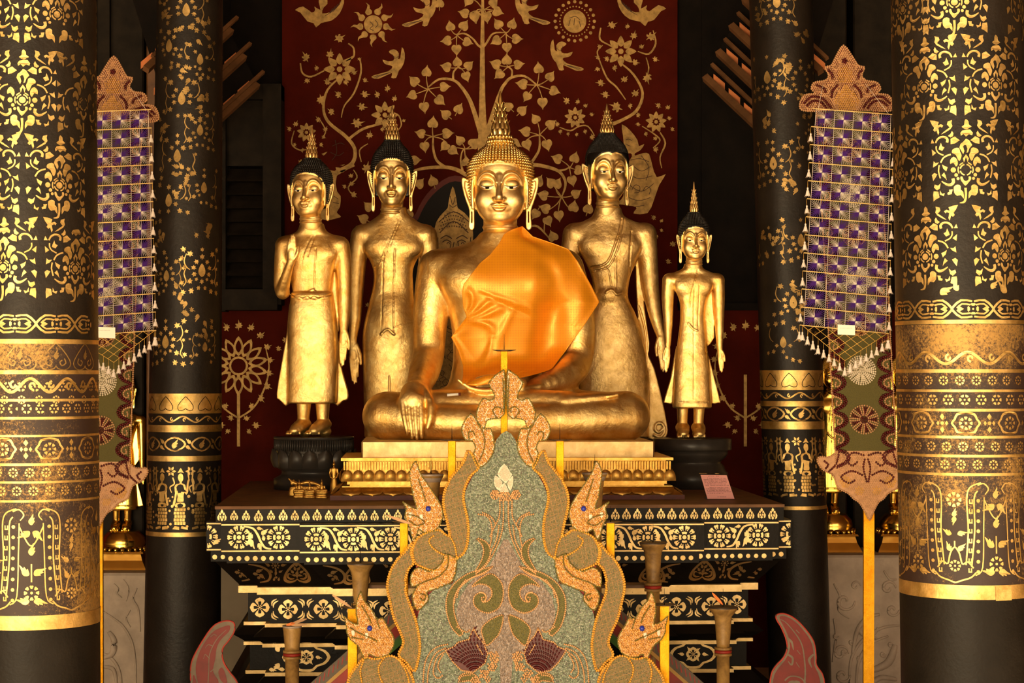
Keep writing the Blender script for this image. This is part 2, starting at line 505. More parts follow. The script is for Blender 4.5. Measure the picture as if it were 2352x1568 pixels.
# ------------------------------------------------------------------ shared 2D motifs (y down, centre 0,0)
def sym(shapes):
    return shapes+[[(-x, y) for x, y in s] for s in shapes]
def _z(p, cx=555, cy=950, k=7.47): return [((x-cx)/k, (y-cy)/k) for x, y in p]
def circ(x, y, r, n=12, sx=1): return [(x+r*sx*math.cos(2*PI*i/n), y+r*math.sin(2*PI*i/n)) for i in range(n)]
def arcband(x, y, r, w, a0, a1, n=6): return stroke([(x+r*math.cos(a0+(a1-a0)*i/n), y+r*math.sin(a0+(a1-a0)*i/n)) for i in range(n+1)], w, smooth=False)
def motif_roundel():
    mid = [circ(555,950,56)]
    mid += [arcband(555,950,88,22,a,a+1.15) for a in (.2,1.8,3.35,4.9)]
    mid += [cr([(470,1065),(500,1065),(520,1120),(560,1140),(600,1110),(600,1065),(635,1065),(640,1110),(600,1160),(545,1215),(500,1160),(470,1110)],2,True),
            [(565,695),(610,760),(590,830),(575,770),(560,745),(545,790),(530,830),(515,760)],
            [(570,435),(620,460),(670,540),(620,600),(600,660),(575,670),(590,600),(570,540),(540,540),(520,560),(540,640),(520,690),(460,580),(480,520),(515,495)],
            cr([(575,110),(615,150),(620,200),(665,235),(620,260),(580,280),(530,260),(505,235),(545,205),(550,150)],2,True),
            [(560,290),(600,285),(640,285),(685,340),(670,380),(620,360),(570,400),(530,355),(490,385),(480,340),(510,300)],
            stroke([(547,1250),(550,1380),(525,1480),(450,1500)],[40,36,36,14])]
    hf = [arcband(555,950,122,20,-.45,.5), arcband(555,950,122,20,-1.25,-.65),
          cr([(690,580),(760,610),(770,665),(710,700),(670,790),(640,790),(615,710),(640,650),(650,600)],2,True),
          cr([(745,730),(800,780),(800,850),(750,830),(710,895),(680,850),(690,780)],2,True), circ(755,950,44,9), circ(710,1035,31,8), circ(680,1095,25,8),
          [(720,395),(790,430),(790,520),(720,510),(640,460),(680,430)],
          [(760,120),(830,140),(845,190),(800,240),(900,310),(945,350),(870,320),(790,270),(755,220),(770,170)],
          [(1135,105),(1100,180),(1060,235),(1080,270),(1050,300),(1020,280),(995,360),(975,320),(990,240),(950,220),(930,240),(905,205),(945,180),(1000,200),(980,140),(1060,115)],
          [(765,300),(790,350),(830,380),(790,410),(750,390),(740,340)],
          stroke([(850,490),(840,440),(880,400),(950,395),(1010,430),(1040,490)],[44,42,36,34,32,24],2),
          [(950,490),(980,560),(990,600),(930,625),(890,570),(930,550)],
          stroke([(1030,540),(1030,600),(990,660),(910,700)],22,2), stroke([(790,690),(860,710),(920,750),(960,820)],26,2),
          [(1110,590),(1100,700),(1035,655)], [(1100,420),(1125,490),(1060,490)], [(940,850),(920,920),(870,970),(845,900),(890,880)],
          stroke([(985,860),(1000,960),(970,1080)],24,2), [(1080,790),(1095,895),(1030,860),(990,815),(1050,820)],
          [(905,985),(950,1030),(890,1080),(865,1115),(880,1040)], [(1075,985),(1115,1020),(1095,1120),(1050,1060),(1020,1010)],
          stroke([(765,1090),(755,1150),(800,1195),(870,1185),(950,1130)],[50,50,48,36,16],2),
          [(965,1160),(1010,1200),(1070,1180),(1085,1230),(1030,1280),(985,1250)],
          cr([(690,1195),(750,1230),(745,1330),(700,1380),(640,1370),(595,1430),(600,1320),(640,1280),(640,1220)],2,True),
          [(770,1270),(830,1275),(825,1310),(860,1330),(850,1360),(790,1350)], [(900,1330),(950,1340),(980,1280),(985,1350),(920,1380)],
          [(1010,1300),(1090,1290),(1100,1350),(1095,1460),(1040,1420),(990,1400)]]
    return [_z(s) for s in mid]+sym([_z(s) for s in hf])
def motif_leafspray():
    """crossed leaves and small flower: inner pillars"""
    def leaf(x, y, s, r): return xf([(0,-1),(.35,-.45),(.9,-.5),(.55,.1),(.7,.55),(.2,.45),(0,1.1),(-.2,.45),(-.7,.5),(-.5,.1),(-.85,-.35),(-.35,-.35)], s, r, x, y)
    leaf0 = leaf
    def leaf(x, y, s, r): return kranok(s, r+PI*0, x, y) if int(x+y) % 2 else leaf0(x, y, s, r)
    mid = [cr([(0,-24),(9,-10),(10,4),(0,14),(-10,4),(-9,-10)],2,True), leaf(0,-42,9,0), leaf(0,-62,7,0), leaf(0,26,8,PI)]
    hf = [leaf(16,-28,8,.5), leaf(24,-12,8,1.2), leaf(22,6,8,1.7), leaf(16,20,6,2.4), leaf(34,-50,10,.9), leaf(52,-62,9,.3), leaf(52,-10,6,2.2), stroke([(34,-6),(44,-14),(50,-30),(44,-50)],[2,3,3,2],3),
          stroke([(44,-12),(50,6),(44,26),(52,40)],[2,3,3,2],3), leaf(34,26,9,-1.2), leaf(56,30,8,2.2), leaf(30,52,9,2.7), leaf(52,56,9,1.9), leaf(60,-34,6,1.2), leaf(10,44,7,2.6)]
    return mid+sym(hf)
def motif_flower(n=10, R=26, inner=True, notch=True):
    out = []
    for i in range(n):
        a = 2*PI*i/n; w = PI/n*.82
        def q(r, t): return (R*r*math.cos(a+t), R*r*math.sin(a+t))
        out.append([q(.56,-w*.55),q(.8,-w*.8),q(.92,-w*.9),q(1.0,-w*.45),q(.95,0),q(1.0,w*.45),q(.92,w*.9),q(.8,w*.8),q(.56,w*.55)]+([q(.62,w*.22),q(.76,w*.26),q(.76,-w*.26),q(.62,-w*.22)] if notch else []))
    if inner:
        for i in range(4): out.append(arcband(0,0,R*.38,R*.19,PI/2*i-.55,PI/2*i+.55,5))
    out.append(circ(0,0,R*.18,10))
    return out
def motif_quatrefoil(R=22):
    out = []
    for i in range(4):
        a = PI/2*i
        pet = [(.22,.10),(.42,.34),(.68,.50),(.86,.34),(1.0,0),(.86,-.34),(.68,-.50),(.42,-.34),(.22,-.10),(.42,-.16),(.60,-.15),(.62,.15),(.42,.16)]
        out.append(xf([(x*R,y*R) for x,y in pet],1,a))
    for i in range(4): out.append(arcband(0,0,R*.2,R*.09,PI/2*i+.25,PI/2*i+1.3,4))
    out.append(circ(0,0,R*.09,8))
    return out
def lobed(s=10, r=0, x=0, y=0, mx=False):
    return xf([(0,1.0),(-.14,.45),(-.5,.5),(-.75,.2),(-.55,.22),(-.35,.05),(-.62,-.25),(-.5,-.5),(-.28,-.32),(-.05,-.55),(0,-1.25),(.22,-.5),(.55,-.62),(.5,-.25),(.85,-.1),(.55,.12),(.62,.42),(.25,.36),(.12,.45)], s, r, x, y, mx)
def kranok(s=10, r=0, x=0, y=0, mx=False):
    return xf(KR, s*1.12, r, x, y, mx)
KR = cr([(0,1.0),(-.35,.78),(-.56,.38),(-.46,-.05),(-.2,-.38),(.04,-.75),(.36,-1.3),(.40,-.8),(.33,-.42),(.62,-.52),(.58,-.18),(.46,.12),(.72,.14),(.52,.5),(.28,.85)],2,True)
def motif_spade(s=1.0):
    """altar bracket: heart outline with foliage"""
    o = cr([(0,-29),(12,-22),(28,-2),(34,14),(32,24),(20,29),(6,25),(0,20),(-6,25),(-20,29),(-32,24),(-34,14),(-28,-2),(-12,-22)],3,True)
    i = [(x*.78, y*.76+.5) for x,y in o]
    out = [('h', o, i)]
    out += [('p', circ(0,-20,3.2,6),None)]
    for sx in (-1,1):
        out += [('p', kranok(5.5,sx*.5,sx*5,-12),None),('p', kranok(5.5,sx*.8,sx*12,-3),None),('p', stroke([(sx*7,16),(sx*16,17),(sx*23,12),(sx*21,3),(sx*15,4)],[2,5,5,4,2],2),None),('p', kranok(5,sx*1.6,sx*8,7),None)]
    out += [('p', kranok(6,0,0,0),None),('p', [(0,4),(4,9),(0,15),(-4,9)],None)]
    return [(a,[(x*s,y*s) for x,y in b],None if c is None else [(x*s,y*s) for x,y in c]) for a,b,c in out]
def pedunc(s=1.0):
    out = [circ(0,-18,4,6)]
    for i in range(8):
        a = 2*PI*i/8; out.append(xf([(0,-1),(.7,0),(0,1),(-.7,0)],3.2,a+PI/2,8.5*math.cos(a),-18+7.5*math.sin(a)))
    out += [stroke([(0,-8),(0,8)],[5,3]), kranok(5,PI,0,4), circ(0,15,3.5,6), kranok(4.5,0,-6,20), kranok(4.5,0,6,20), kranok(5,.8,12,-2), kranok(5,-.8,-12,-2), kranok(6,1.2,20,-20), kranok(6,-1.2,-20,-20)]
    return [[(x*s,y*s) for x,y in q] for q in out]
def petalrow(s=1.0):
    out = [[(0,-14),(3,-9),(0,-4),(-3,-9)]]
    for sx in (-1,1): out += [[(sx*2,-7),(sx*6,-6),(sx*5,-1),(sx*2,-1)],[(sx*6,-4),(sx*10,3),(sx*9,9),(sx*5,11),(sx*6,4)],[(sx*1,0),(sx*5,1),(sx*4,7),(sx*1,4)]]
    out.append([(0,4),(3,9),(0,12),(-3,9)])
    return [[(x*s,y*s) for x,y in q] for q in out]
def scroll_wave(L, amp, pitch, w, curl=True):
    """running vine with spirals, from x=0..L"""
    out = []; n = int(L/pitch)
    pts = []
    for i in range(int(L/4)+1):
        x = i*4.0; pts.append((x, -amp*math.sin(2*PI*x/pitch)))
    out.append(stroke(pts, w, smooth=False))
    if curl:
        for i in range(n*2):
            x = pitch*(i+.5)/2; sg = 1 if i % 2 == 0 else -1
            sp = []
            for j in range(12):
                t = j/11; r = amp*.62*(1-t*.75); a = PI/2*sg+sg*t*PI*1.7
                sp.append((x+pitch*.07+r*math.cos(a), sg*amp*.18*-1+r*math.sin(a)*1.0+sg*amp*.2))
            out.append(stroke(sp, w*.75, smooth=False))
    return out
# ------------------------------------------------------------------ materials for the building
M['lacquer'] = simple('black_lacquer', (0.007,0.0055,0.0045), 0.4, var=0.35, nscale=6, bmp=0.35, bscale=60, bdist=0.004, spec=0.13)
M['lacquer_matt'] = simple('dark_lacquered_pillar', (0.013,0.0095,0.007), 0.42, var=0.4, nscale=5, bmp=0.5, bscale=45, bdist=0.004, spec=.2)
M['stencil'] = gold_mat('stencilled_gold_leaf', (0.44,0.28,0.08), (0.82,0.57,0.22), 0.36, 0.54, 0.3, 70, patch=False, dark=(0.10,0.06,0.03))
M['stencil_dim'] = gold_mat('faded_gold_leaf', (0.22,0.14,0.05), (0.50,0.33,0.12), 0.45, 0.62, 0.3, 70, patch=False, dark=(0.06,0.035,0.02))
M['altar_gold'] = gold_mat('altar_gold_leaf', (0.56,0.39,0.16), (0.80,0.60,0.30), 0.42, 0.6, 0.35, 80, patch=False, dark=(0.25,0.14,0.05))
def worn_mat():
    m, nt, b = mat_new('worn_gilded_band')
    tc = nt.nodes.new('ShaderNodeTexCoord')
    a = noise(nt, 2.2, 3, .5, vec=tc.outputs['Object']); c = noise(nt, 85, 8, .9, vec=tc.outputs['Object'])
    ad = nt.nodes.new('ShaderNodeMath'); ad.operation = 'ADD'; nt.links.new(a.outputs[0], ad.inputs[0]); nt.links.new(c.outputs[0], ad.inputs[1])
    r = ramp(nt, ad.outputs[0], [(.515,(0,0,0)),(.575,(1,1,1))])
    hf = nt.nodes.new('ShaderNodeMath'); hf.operation = 'MULTIPLY'; hf.inputs[1].default_value = .5; nt.links.new(ad.outputs[0], hf.inputs[0]); nt.links.new(hf.outputs[0], r.inputs[0])
    mx = nt.nodes.new('ShaderNodeMixRGB'); nt.links.new(r.outputs[0], mx.inputs[0]); mx.inputs[1].default_value = (0.020,0.008,0.006,1); mx.inputs[2].default_value = (0.46,0.28,0.09,1)
    nt.links.new(mx.outputs[0], b.inputs['Base Color'])
    mm = mrange(nt, r.outputs[0], 0, 1, 0.0, .9); nt.links.new(mm.outputs[0], b.inputs['Metallic'])
    b.inputs['Roughness'].default_value = .48
    bump(nt, b, c.outputs[0], .35, .004)
    return m
M['worn'] = worn_mat()
M['wall_red'] = simple('oxblood_plaster', (0.060,0.0055,0.002), 0.8, var=0.35, nscale=3, bmp=.15, bscale=80, bdist=.002, spec=.05)
M['mural_gold'] = simple('faded_mural_gold', (0.30,0.18,0.055), 0.5, metal=.55, var=0.42, nscale=22, bmp=.2, bscale=90, bdist=.001)
M['mural_line'] = simple('mural_engraved_line', (0.05,0.022,0.010), 0.7)
M['mural_black'] = simple('mural_black_ground', (0.008,0.006,0.005), 0.6, spec=.15)
M['wood_dark'] = simple('smoked_timber', (0.0045,0.0027,0.0018), 0.7, var=.5, nscale=7, bmp=.4, bscale=25, bdist=.006, spec=.08)
M['wood_brown'] = simple('brown_timber', (0.12,0.055,0.022), 0.55, var=.4, nscale=8, bmp=.4, bscale=30, bdist=.004)
M['tile'] = simple('terracotta_roof_tile', (0.50,0.16,0.05), .7, var=.25)
M['floor'] = simple('pale_stone_floor', (0.66,0.48,0.28), .75, var=.12, nscale=2)
M['plaster'] = simple('grey_beige_plaster', (0.36,0.29,0.20), .8, var=.2, nscale=2, bmp=.2, bscale=12, bdist=.004)
# ------------------------------------------------------------------ the hall
def struct(name, mb, mats, loc=(0,0,0)):
    o = mb.build(name, mats, None, loc=loc); o['kind'] = 'structure'; return o
mb = MB(); mb.box((-16,-30,-0.2),(16,14.2,0)); struct('floor', mb, [M['floor']])
mb = MB(); mb.box((-8,-2.6,5.3),(8,14.2,5.5))
for i in range(-6, 7): mb.box((i*1.2-.07,-2.6,5.12),(i*1.2+.07,14.0,5.3))
M['roof_wood'] = simple('reddish_roof_timber', (0.10,0.042,0.015), .6, var=.3, nscale=3, bmp=.3, bscale=20)
struct('ceiling', mb, [M['roof_wood']])
mb = MB(); mb.box((-8.2,2.5,0),(-8,14.2,5.5)); struct('wall_left', mb, [M['roof_wood']])
mb = MB(); mb.box((8,2.5,0),(8.2,14.2,5.5)); struct('wall_right', mb, [M['roof_wood']])
YW = 13.6
def wall():
    mb = MB()
    w = lambda px, py, h=0: P(px, py, YW-h)
    z1 = P(0,706,YW).z
    xl, xr = P(648,0,YW).x, P(1556,0,YW).x
    mb.box((-8,YW,0),(8,YW+.3,z1),0)                       # wainscot
    mb.box((-8,YW+.06,z1),(8,YW+.3,5.3),1)                 # dark timber above
    mb.box((xl,YW,z1),(xr,YW+.3,5.3),0)                    # raised red field
    mb.box((-8,YW-.02,z1-.02),(xl-.002,YW+.28,z1+.03),1); mb.box((xr+.002,YW-.02,z1-.02),(8,YW+.28,z1+.03),1)
    # vertical boards of the dark part
    for i in range(40):
        x = -7.9+i*.4
        if x+.37 < xl or x > xr: mb.box((x,YW+.04,z1+.03),(min(x+.37, xl) if x < xl else x+.37,YW+.07,5.3),1)
    tf = lambda u, v, h: P(u, v, YW)-Vector((0, h, 0))
    Gd, Ln, Bk, Rd = 2, 3, 4, 5
    def pt(poly, h=.002, m=Gd): 
        try: mb.paint(poly, tf, h, m)
        except Exception: pass
    # central arched niche painting
    arch = cr([(940,1000),(938,560),(955,490),(990,435),(1045,403),(1100,432),(1150,520),(1160,600),(1160,1000)],4)
    pt(arch, .0012, Rd); pt([((x-1048)*.93+1048,(y-1000)*.985+1004) for x,y in arch], .0018, Bk)
    hd = cr([(1040,428),(1046,445),(1050,468),(1052,478),(1066,488),(1082,508),(1087,540),(1082,580),(1072,612),(1062,650),(1110,690),(1118,900),(975,900),(985,690),(1020,660),(1012,625),(1002,590),(996,545),(1002,510),(1018,488),(1028,478),(1030,466),(1034,446)],2,True)
    pt(hd, .0026, Gd)
    for q in ([(1010,535),(1042,508),(1076,535)],[(1016,556),(1026,551),(1036,556)],[(1050,556),(1060,551),(1070,556)],[(1012,548),(1025,541),(1038,548)],[(1048,548),(1062,541),(1074,548)],[(1043,556),(1040,575),(1046,580)],[(1030,592),(1043,588),(1056,592)],[(1008,510),(1042,486),(1078,510)],[(1000,700),(1042,680),(1090,705)],[(1010,740),(1050,760),(1095,735)]):
        pt(stroke(q, 2.2), .0034, Ln)
    for j in range(5):
        for i in range(12-j): pt(circ(1010+j*3+i*5.6, 528-j*8-9*math.sin(PI*(i+.5)/(12-j)), 1.7, 6), .0036, Ln)
    rr = random.Random(5)
    for k in range(60):
        x_, y_ = rr.uniform(995,1095), rr.uniform(640,890); pt(stroke([(x_,y_),(x_+rr.uniform(-10,10),y_+rr.uniform(2,9)),(x_+rr.uniform(-14,14),y_+rr.uniform(6,18))],1.2), .0036, Ln)
    for q in ([(1036,556),(1034,572),(1038,580),(1044,583),(1052,580),(1054,572),(1052,556)],[(1026,598),(1036,603),(1048,604),(1060,598)],[(1006,545),(1008,590),(1022,620),(1044,628),(1066,618),(1078,585),(1081,545)],[(1014,575),(1010,590)],[(1034,450),(1040,470),(1046,452)],[(1032,470),(1040,476),(1050,470)],[(1026,560),(1030,556),(1033,560)],[(1059,560),(1063,556),(1066,560)]): pt(stroke(q,1.8), .0036, Ln)
    # tree of leaves
    pt(stroke([(1109,-40),(1108,120),(1108,250),(1110,330),(1112,420)],[5,10,15,24,30]))
    for q, w_ in [([(1112,330),(1098,285),(1080,232),(1060,200),(1041,184),(1009,182),(984,200)],[14,11,9,7,6,5,3]),([(1041,184),(1042,165),(1055,152)],[5,4,3]),
               ([(1112,330),(1125,285),(1148,214),(1160,192),(1175,178),(1205,175),(1233,195)],[14,11,8,7,6,5,3]),([(1175,178),(1176,162),(1167,153)],[5,4,3]),
               ([(1109,110),(1098,104),(1085,88),(1066,77),(1050,80)],[5,5,4,4,2]),([(1109,110),(1118,98),(1133,77),(1162,75)],[5,5,4,2]),
               ([(1109,40),(1098,28),(1090,26),(1080,30)],[3,3,3,2]),([(1109,40),(1120,28),(1130,26)],[3,3,2]),
               ([(1090,412),(1073,403),(1050,390),(1023,384),(977,386),(945,396),(925,420)],[12,10,9,8,7,5,3]),([(1023,384),(1003,368),(995,340),(995,314)],[7,6,5,3]),([(1063,393),(1058,370),(1061,350),(1067,340)],[5,4,3,2]),
               ([(1195,385),(1217,378),(1251,382),(1283,393),(1297,412),(1298,430),(1290,452)],[10,9,8,7,6,5,3]),([(1215,380),(1230,360),(1239,340),(1239,311)],[7,6,5,3]),([(1280,392),(1296,390),(1308,384)],[5,4,3]),([(1215,520),(1235,520),(1260,545)],[4,5,3])]:
        pt(stroke(q, w_))
    hubs = [(984,205),(995,314),(1052,154),(1050,79),(1233,195),(1239,311),(1162,75),(1168,153),(1290,452),(1308,384),(1067,342),(1109,22),(944,405),(1250,535)]
    L3 = [(1250,85,-1.3),(1275,8,-2.6),(1318,110,2.9),(1160,170,-.2),(1248,165,.6),(1138,262,-1.7),(1270,270,1.9),(1200,318,3.1),(1205,398,-.1),(1135,430,-1.3),(1278,422,.8),(1262,490,2.8),(1008,462,.1),(928,522,-.8),(915,612,-1.9),(1122,558,1.5),(992,688,3.0),(1092,645,2.3),(1130,735,-.9),(1215,700,.5),(1048,790,.1),(970,858,-1.3),(1140,858,1.5),(995,942,3.0),(1222,902,-.7),(1125,940,-2.4),(1178,968,2.2),(1310,920,.8),(935,1030,1.5),(962,1180,.7),(1048,1165,-.3),(635,1328,-.8),(600,1405,-1.1),(895,1370,.2),(1262,1040,0),(1090,20,0)]
    L4 = [(175,75,1.9),(180,155,-.6),(270,155,.3),(168,262,-2.1),(298,250,1.6),(236,305,3.1),(165,412,-1.2),(235,385,0),(310,415,1.4),(188,478,-2.3),(28,110,3.0),(105,108,3.0),(440,440,-.1),(515,492,.6),(335,540,-1.4),(365,620,-2.6),(540,585,1.9),(465,660,3.1),(245,685,-.8),(335,710,.8),(420,765,-.6),(518,800,.9),(355,845,-1.4),(365,930,2.8),(495,930,2.9),(30,925,-1),(290,925,2),(560,1020,-1.2),(672,1015,.3),(700,1095,1.8),(520,1175,-.7),(440,1165,.5),(655,1160,2.9),(470,1255,-1.3),(680,1245,1.0),(482,1340,-1.2),(570,1385,3.0),(665,1330,.2),(760,1340,.3),(420,1375,-2.6),(500,1420,2.7),(532,1520,-.4),(150,20,.8),(560,1180,.5)]
    lf = [(0,1.0),(.35,.86),(.75,.75),(.95,.30),(.85,-.15),(.45,-.62),(.12,-1.0),(0,-1.35),(-.12,-1.0),(-.45,-.62),(-.85,-.15),(-.95,.30),(-.75,.75),(-.35,.86)]
    lf = cr([(0,.72)]+lf[1:],2,True)
    for (lst, ox) in ((L3,620),(L4,1080)):
        for (x, y, a) in lst:
            X, Y = ox+x/2.8, y/2.8; s_ = 12.2+random.uniform(-.8,.8)
            pt(xf(lf, s_, a, X, Y))
            bx, by = X-math.sin(a)*s_*.75, Y+math.cos(a)*s_*.75
            d, h = min((math.hypot(bx-hx, by-hy), (hx,hy)) for hx, hy in hubs)
            if d < 48:
                mx_, my_ = (bx+h[0])/2-math.sin(a)*4, (by+h[1])/2+math.cos(a)*4
                pt(stroke([h,(mx_,my_),(bx,by)],[2.4,2.2,1.8],3))
            else: pt(stroke([(bx,by),(bx-math.sin(a)*9,by+math.cos(a)*9)],[2.2,1.6]))
    # scrolling vines
    vines = [([(763,407),(774,396),(809,375),(815,343),(795,314),(756,282),(743,250),(752,207),(784,175)],[12,12,9,8,8,7,6,5,3]),([(800,320),(834,296),(877,284)],[6,6,4]),([(827,136),(829,168),(813,214),(791,243),(784,270)],[3,4,4,3,2]),
             ([(814,128),(800,136),(790,145)],[3,3,2]),([(690,145),(695,168),(715,176),(745,162)],[3,4,4,3]),([(800,100),(812,110),(812,130),(795,140)],[3,4,4,2]),([(812,390),(820,408),(800,430),(812,450)],[2,3,3,2]),([(884,270),(912,262),(922,285),(914,300)],[3,3,3,2]),([(845,330),(826,345),(830,372)],[2,3,2]),
             ([(676,300),(670,330),(690,345),(715,340)],[2,3,3,2]),([(735,275),(748,300),(740,318)],[2,3,2]),
             ([(1403,286),(1430,275),(1462,254),(1476,214),(1455,171),(1423,143)],[9,7,7,6,5,3]),([(1380,64),(1378,90),(1400,104),(1412,112)],[3,4,3,2]),([(1376,136),(1394,179),(1416,200),(1437,229)],[3,4,4,2]),([(1376,136),(1372,118),(1384,104)],[3,3,2]),([(1500,70),(1506,100),(1490,124),(1465,118)],[2,4,4,2]),([(1484,132),(1490,155),(1486,175)],[2,3,2]),
             ([(1516,304),(1528,329),(1516,361),(1520,386)],[3,4,3,2]),([(1285,292),(1310,300),(1330,290),(1350,290),(1366,312)],[2,3,3,3,2]),([(1475,290),(1500,306),(1516,322),(1500,340)],[2,3,3,2]),([(1484,540),(1505,560),(1500,590),(1512,640)],[2,3,3,2])]
    for q, w_ in vines: pt(stroke(q, w_))
    K3 = [(230,370,14,-.5),(445,245,15,1.1),(385,350,13,.2),(330,640,15,2.9),(370,525,11,1.9),(490,525,10,2.8),(440,610,11,-.8),(610,605,12,1.6),(395,720,11,-.9),(590,685,13,1.7),(560,790,17,1.4),(540,465,9,1.2),(240,520,9,-2.2),(300,440,8,-.3),(612,515,8,2),(690,610,10,-.4),(800,635,9,.3),(755,570,10,0),(125,830,8,-.8),(165,798,9,.5),(310,770,9,-.6),(355,830,8,.6),(345,880,6,2),(160,930,6,2.4),(210,965,7,3),(640,870,11,.2),(620,1080,15,.3),(200,1040,9,1),(330,930,7,2.5),(480,1200,7,-1),(520,1130,8,.8),(540,1250,10,2.3),(525,1180,8,1.5),(575,380,6,1),(860,775,6,1),(725,830,8,3),(500,460,8,1.5)]
    K4 = [(910,160,13,1.2),(1010,170,8,.2),(1160,235,15,.9),(1050,230,12,.3),(1100,300,8,1),(1190,380,9,1.9),(880,380,9,-1.2),(930,435,9,2.9),(1060,400,11,1.7),(820,370,7,-1.2),(820,445,8,-2),(840,535,12,-1.5),(870,610,12,-1.4),(940,690,17,-1.2),(990,510,11,.8),(1060,600,12,.7),(1030,680,8,3),(1140,500,15,2.9),(830,300,7,-.6),(620,650,11,-.8),(690,655,8,.2),(740,680,7,.9),(780,735,7,1.4),(560,800,8,-.3),(580,845,7,3),(630,860,6,3),(685,865,6,3.1),(740,845,7,2.9),(785,880,9,2.8),(1080,740,8,-.4),(1210,680,9,-1),(1270,690,8,.8),(1280,760,7,1.5),(1300,830,7,2.2),(1080,800,7,-1.5),(1130,860,7,2.8),(1190,890,7,1),(1195,960,9,2.9),(1180,1400,8,-.8),(1230,1420,6,.6),(1230,1480,6,2),(1200,1520,6,2.8)]
    for lst, ox in ((K3,620),(K4,1080)):
        for (x,y,s_,a) in lst: pt(lobed(s_*.92, a, ox+x/2.8, y/2.8))
    def bigflower(x, y, R, n=8):
        pt(circ(x,y,R*.2,10))
        for i in range(n):
            a = 2*PI*i/n; pt(xf(cr([(0,-.32),(.24,-.55),(.20,-.8),(0,-1.12),(-.20,-.8),(-.24,-.55)],2,True), R, a, x, y))
    for f in ((780,159,33,8),(884,264,28,8),(704,304,20,9),(1426,118,32,8),(1321,270,22,9),(1507,280,22,9)): bigflower(*f)
    # sun and moon discs, birds, devotees
    pt(circ(857,56,21,28))
    for i in range(9):
        a = -PI/2+2*PI*(i+.5)/9
        pt(xf(cr([(-5,-24),(-8,-32),(-2,-38),(3,-46),(1,-53),(7,-44),(5,-36),(8,-31),(5,-24)],2,True),1,a+PI/2,857,56))
    pt(circ(1320,49,26.5,32))
    for i in range(30): pt(circ(1320+34*math.cos(2*PI*i/30),49+34*math.sin(2*PI*i/30),1.9,7))
    for i in range(20): pt(circ(1320+45*math.cos(2*PI*i/20),49+45*math.sin(2*PI*i/20),3.9,9))
    for q in ([(850,50),(857,58),(850,66),(858,70)],[(862,46),(868,56),(862,64)]): pt(stroke(q,1.5),.003,Ln)
    for q in ([(1308,42),(1322,38),(1332,46)],[(1310,44),(1306,60)],[(1330,48),(1334,62)],[(1320,42),(1318,58)]): pt(stroke(q,1.5),.003,Ln)
    bird = [(765,335),(785,320),(810,322),(830,345),(826,380),(840,370),(850,305),(868,345),(864,400),(845,440),(830,455),(812,502),(780,500),(785,470),(700,508),(655,500),(670,485),(760,460),(790,430),(765,420),(740,412),(725,385),(760,395),(795,390),(800,365),(785,352)]
    b0 = [((x-765)/2.8,(y-410)/2.8) for x,y in bird]
    def bird_at(x, y, s_, mx, r=0):
        pt(xf(cr(b0,2,True), s_, r, x, y, mx))
        for k in range(3): pt(stroke(xf([(-36+k*3,30+k*1.5),(5,20)],s_,r,x,y,mx),1.0),.003,Ln)
        pt(stroke(xf([(8,-22),(14,-12),(24,-18)],s_,r,x,y,mx),1.0),.003,Ln)
    bird_at(893,146,1.0,False); bird_at(964,26,1.02,False); bird_at(1301,128,1.0,True); bird_at(1222,20,1.05,True)
    swan = cr([(0,-34),(10,-30),(12,-16),(4,-8),(0,6),(22,2),(40,-14),(48,-36),(50,-18),(40,6),(22,22),(-2,28),(-14,38),(-20,28),(-34,24),(-50,4),(-62,-2),(-44,-10),(-24,4),(-16,-2),(-18,-10),(-4,-2),(-8,-20),(-6,-32)],2,True)
    pt(xf(swan,1,0,740,25)); pt(xf(swan,1,0,1468,22,True))
    for (x,y,mx) in ((740,25,False),(1468,22,True)):
        for k in range(4): pt(stroke(xf([(6+k*6,12-k*3),(18+k*6,4-k*5),(24+k*6,-6-k*5)],1,0,x,y,mx),1.2),.003,Ln)
    dev = [(975,800),(1030,840),(1075,900),(1085,940),(1120,925),(1095,965),(1060,985),(1062,1000),(1110,985),(1150,990),(1170,1060),(1200,1140),(1258,1118),(1215,1190),(1180,1290),(1140,1370),(1050,1372),(1070,1340),(1045,1325),(950,1312),(955,1295),(985,1260),(990,1150),(1010,1060),(1040,1005),(1030,985),(1005,985),(990,940),(982,870)]
    dv = [(1080+x/2.8, y/2.8) for x,y in dev]; pt(cr(dv,2,True))
    for q in ([(1000,900),(1020,895),(1040,905)],[(1005,930),(1030,940)],[(1030,1030),(1090,1020),(1150,1040)],[(1040,1060),(1100,1100),(1160,1070)],[(1020,1120),(1090,1150),(1170,1130)],[(1010,1180),(1100,1230),(1180,1180)],[(1040,1220),(1060,1190),(1090,1200),(1085,1235),(1055,1240)],[(1110,1230),(1130,1200),(1160,1215),(1150,1250)],[(1000,1260),(1080,1290),(1160,1270)],[(1060,1330),(1120,1320)],[(1100,1000),(1150,1080),(1130,1160)]):
        pt(stroke([(1080+x/2.8,y/2.8) for x,y in q],1.4),.003,Ln)
    dl = [(490,882),(492,950),(478,1010),(450,1050),(485,1048),(470,1065),(430,1062),(425,1090),(470,1110),(520,1060),(545,1070),(430,1130),(432,1230),(455,1260),(450,1330),(430,1365),(450,1385),(445,1400),(300,1400),(300,1130),(350,1060),(325,985),(345,1000),(370,975),(395,925),(440,895)]
    pt(cr([(620+x/2.8,y/2.8) for x,y in dl],2,True))
    for q in ([(400,940),(450,920),(480,930)],[(390,980),(440,1000),(475,980)],[(420,900),(430,980),(400,1030)],[(450,1100),(480,1090)],[(410,1260),(440,1280)],[(405,1300),(445,1310)]):
        pt(stroke([(620+x/2.8,y/2.8) for x,y in q],1.3),.003,Ln)
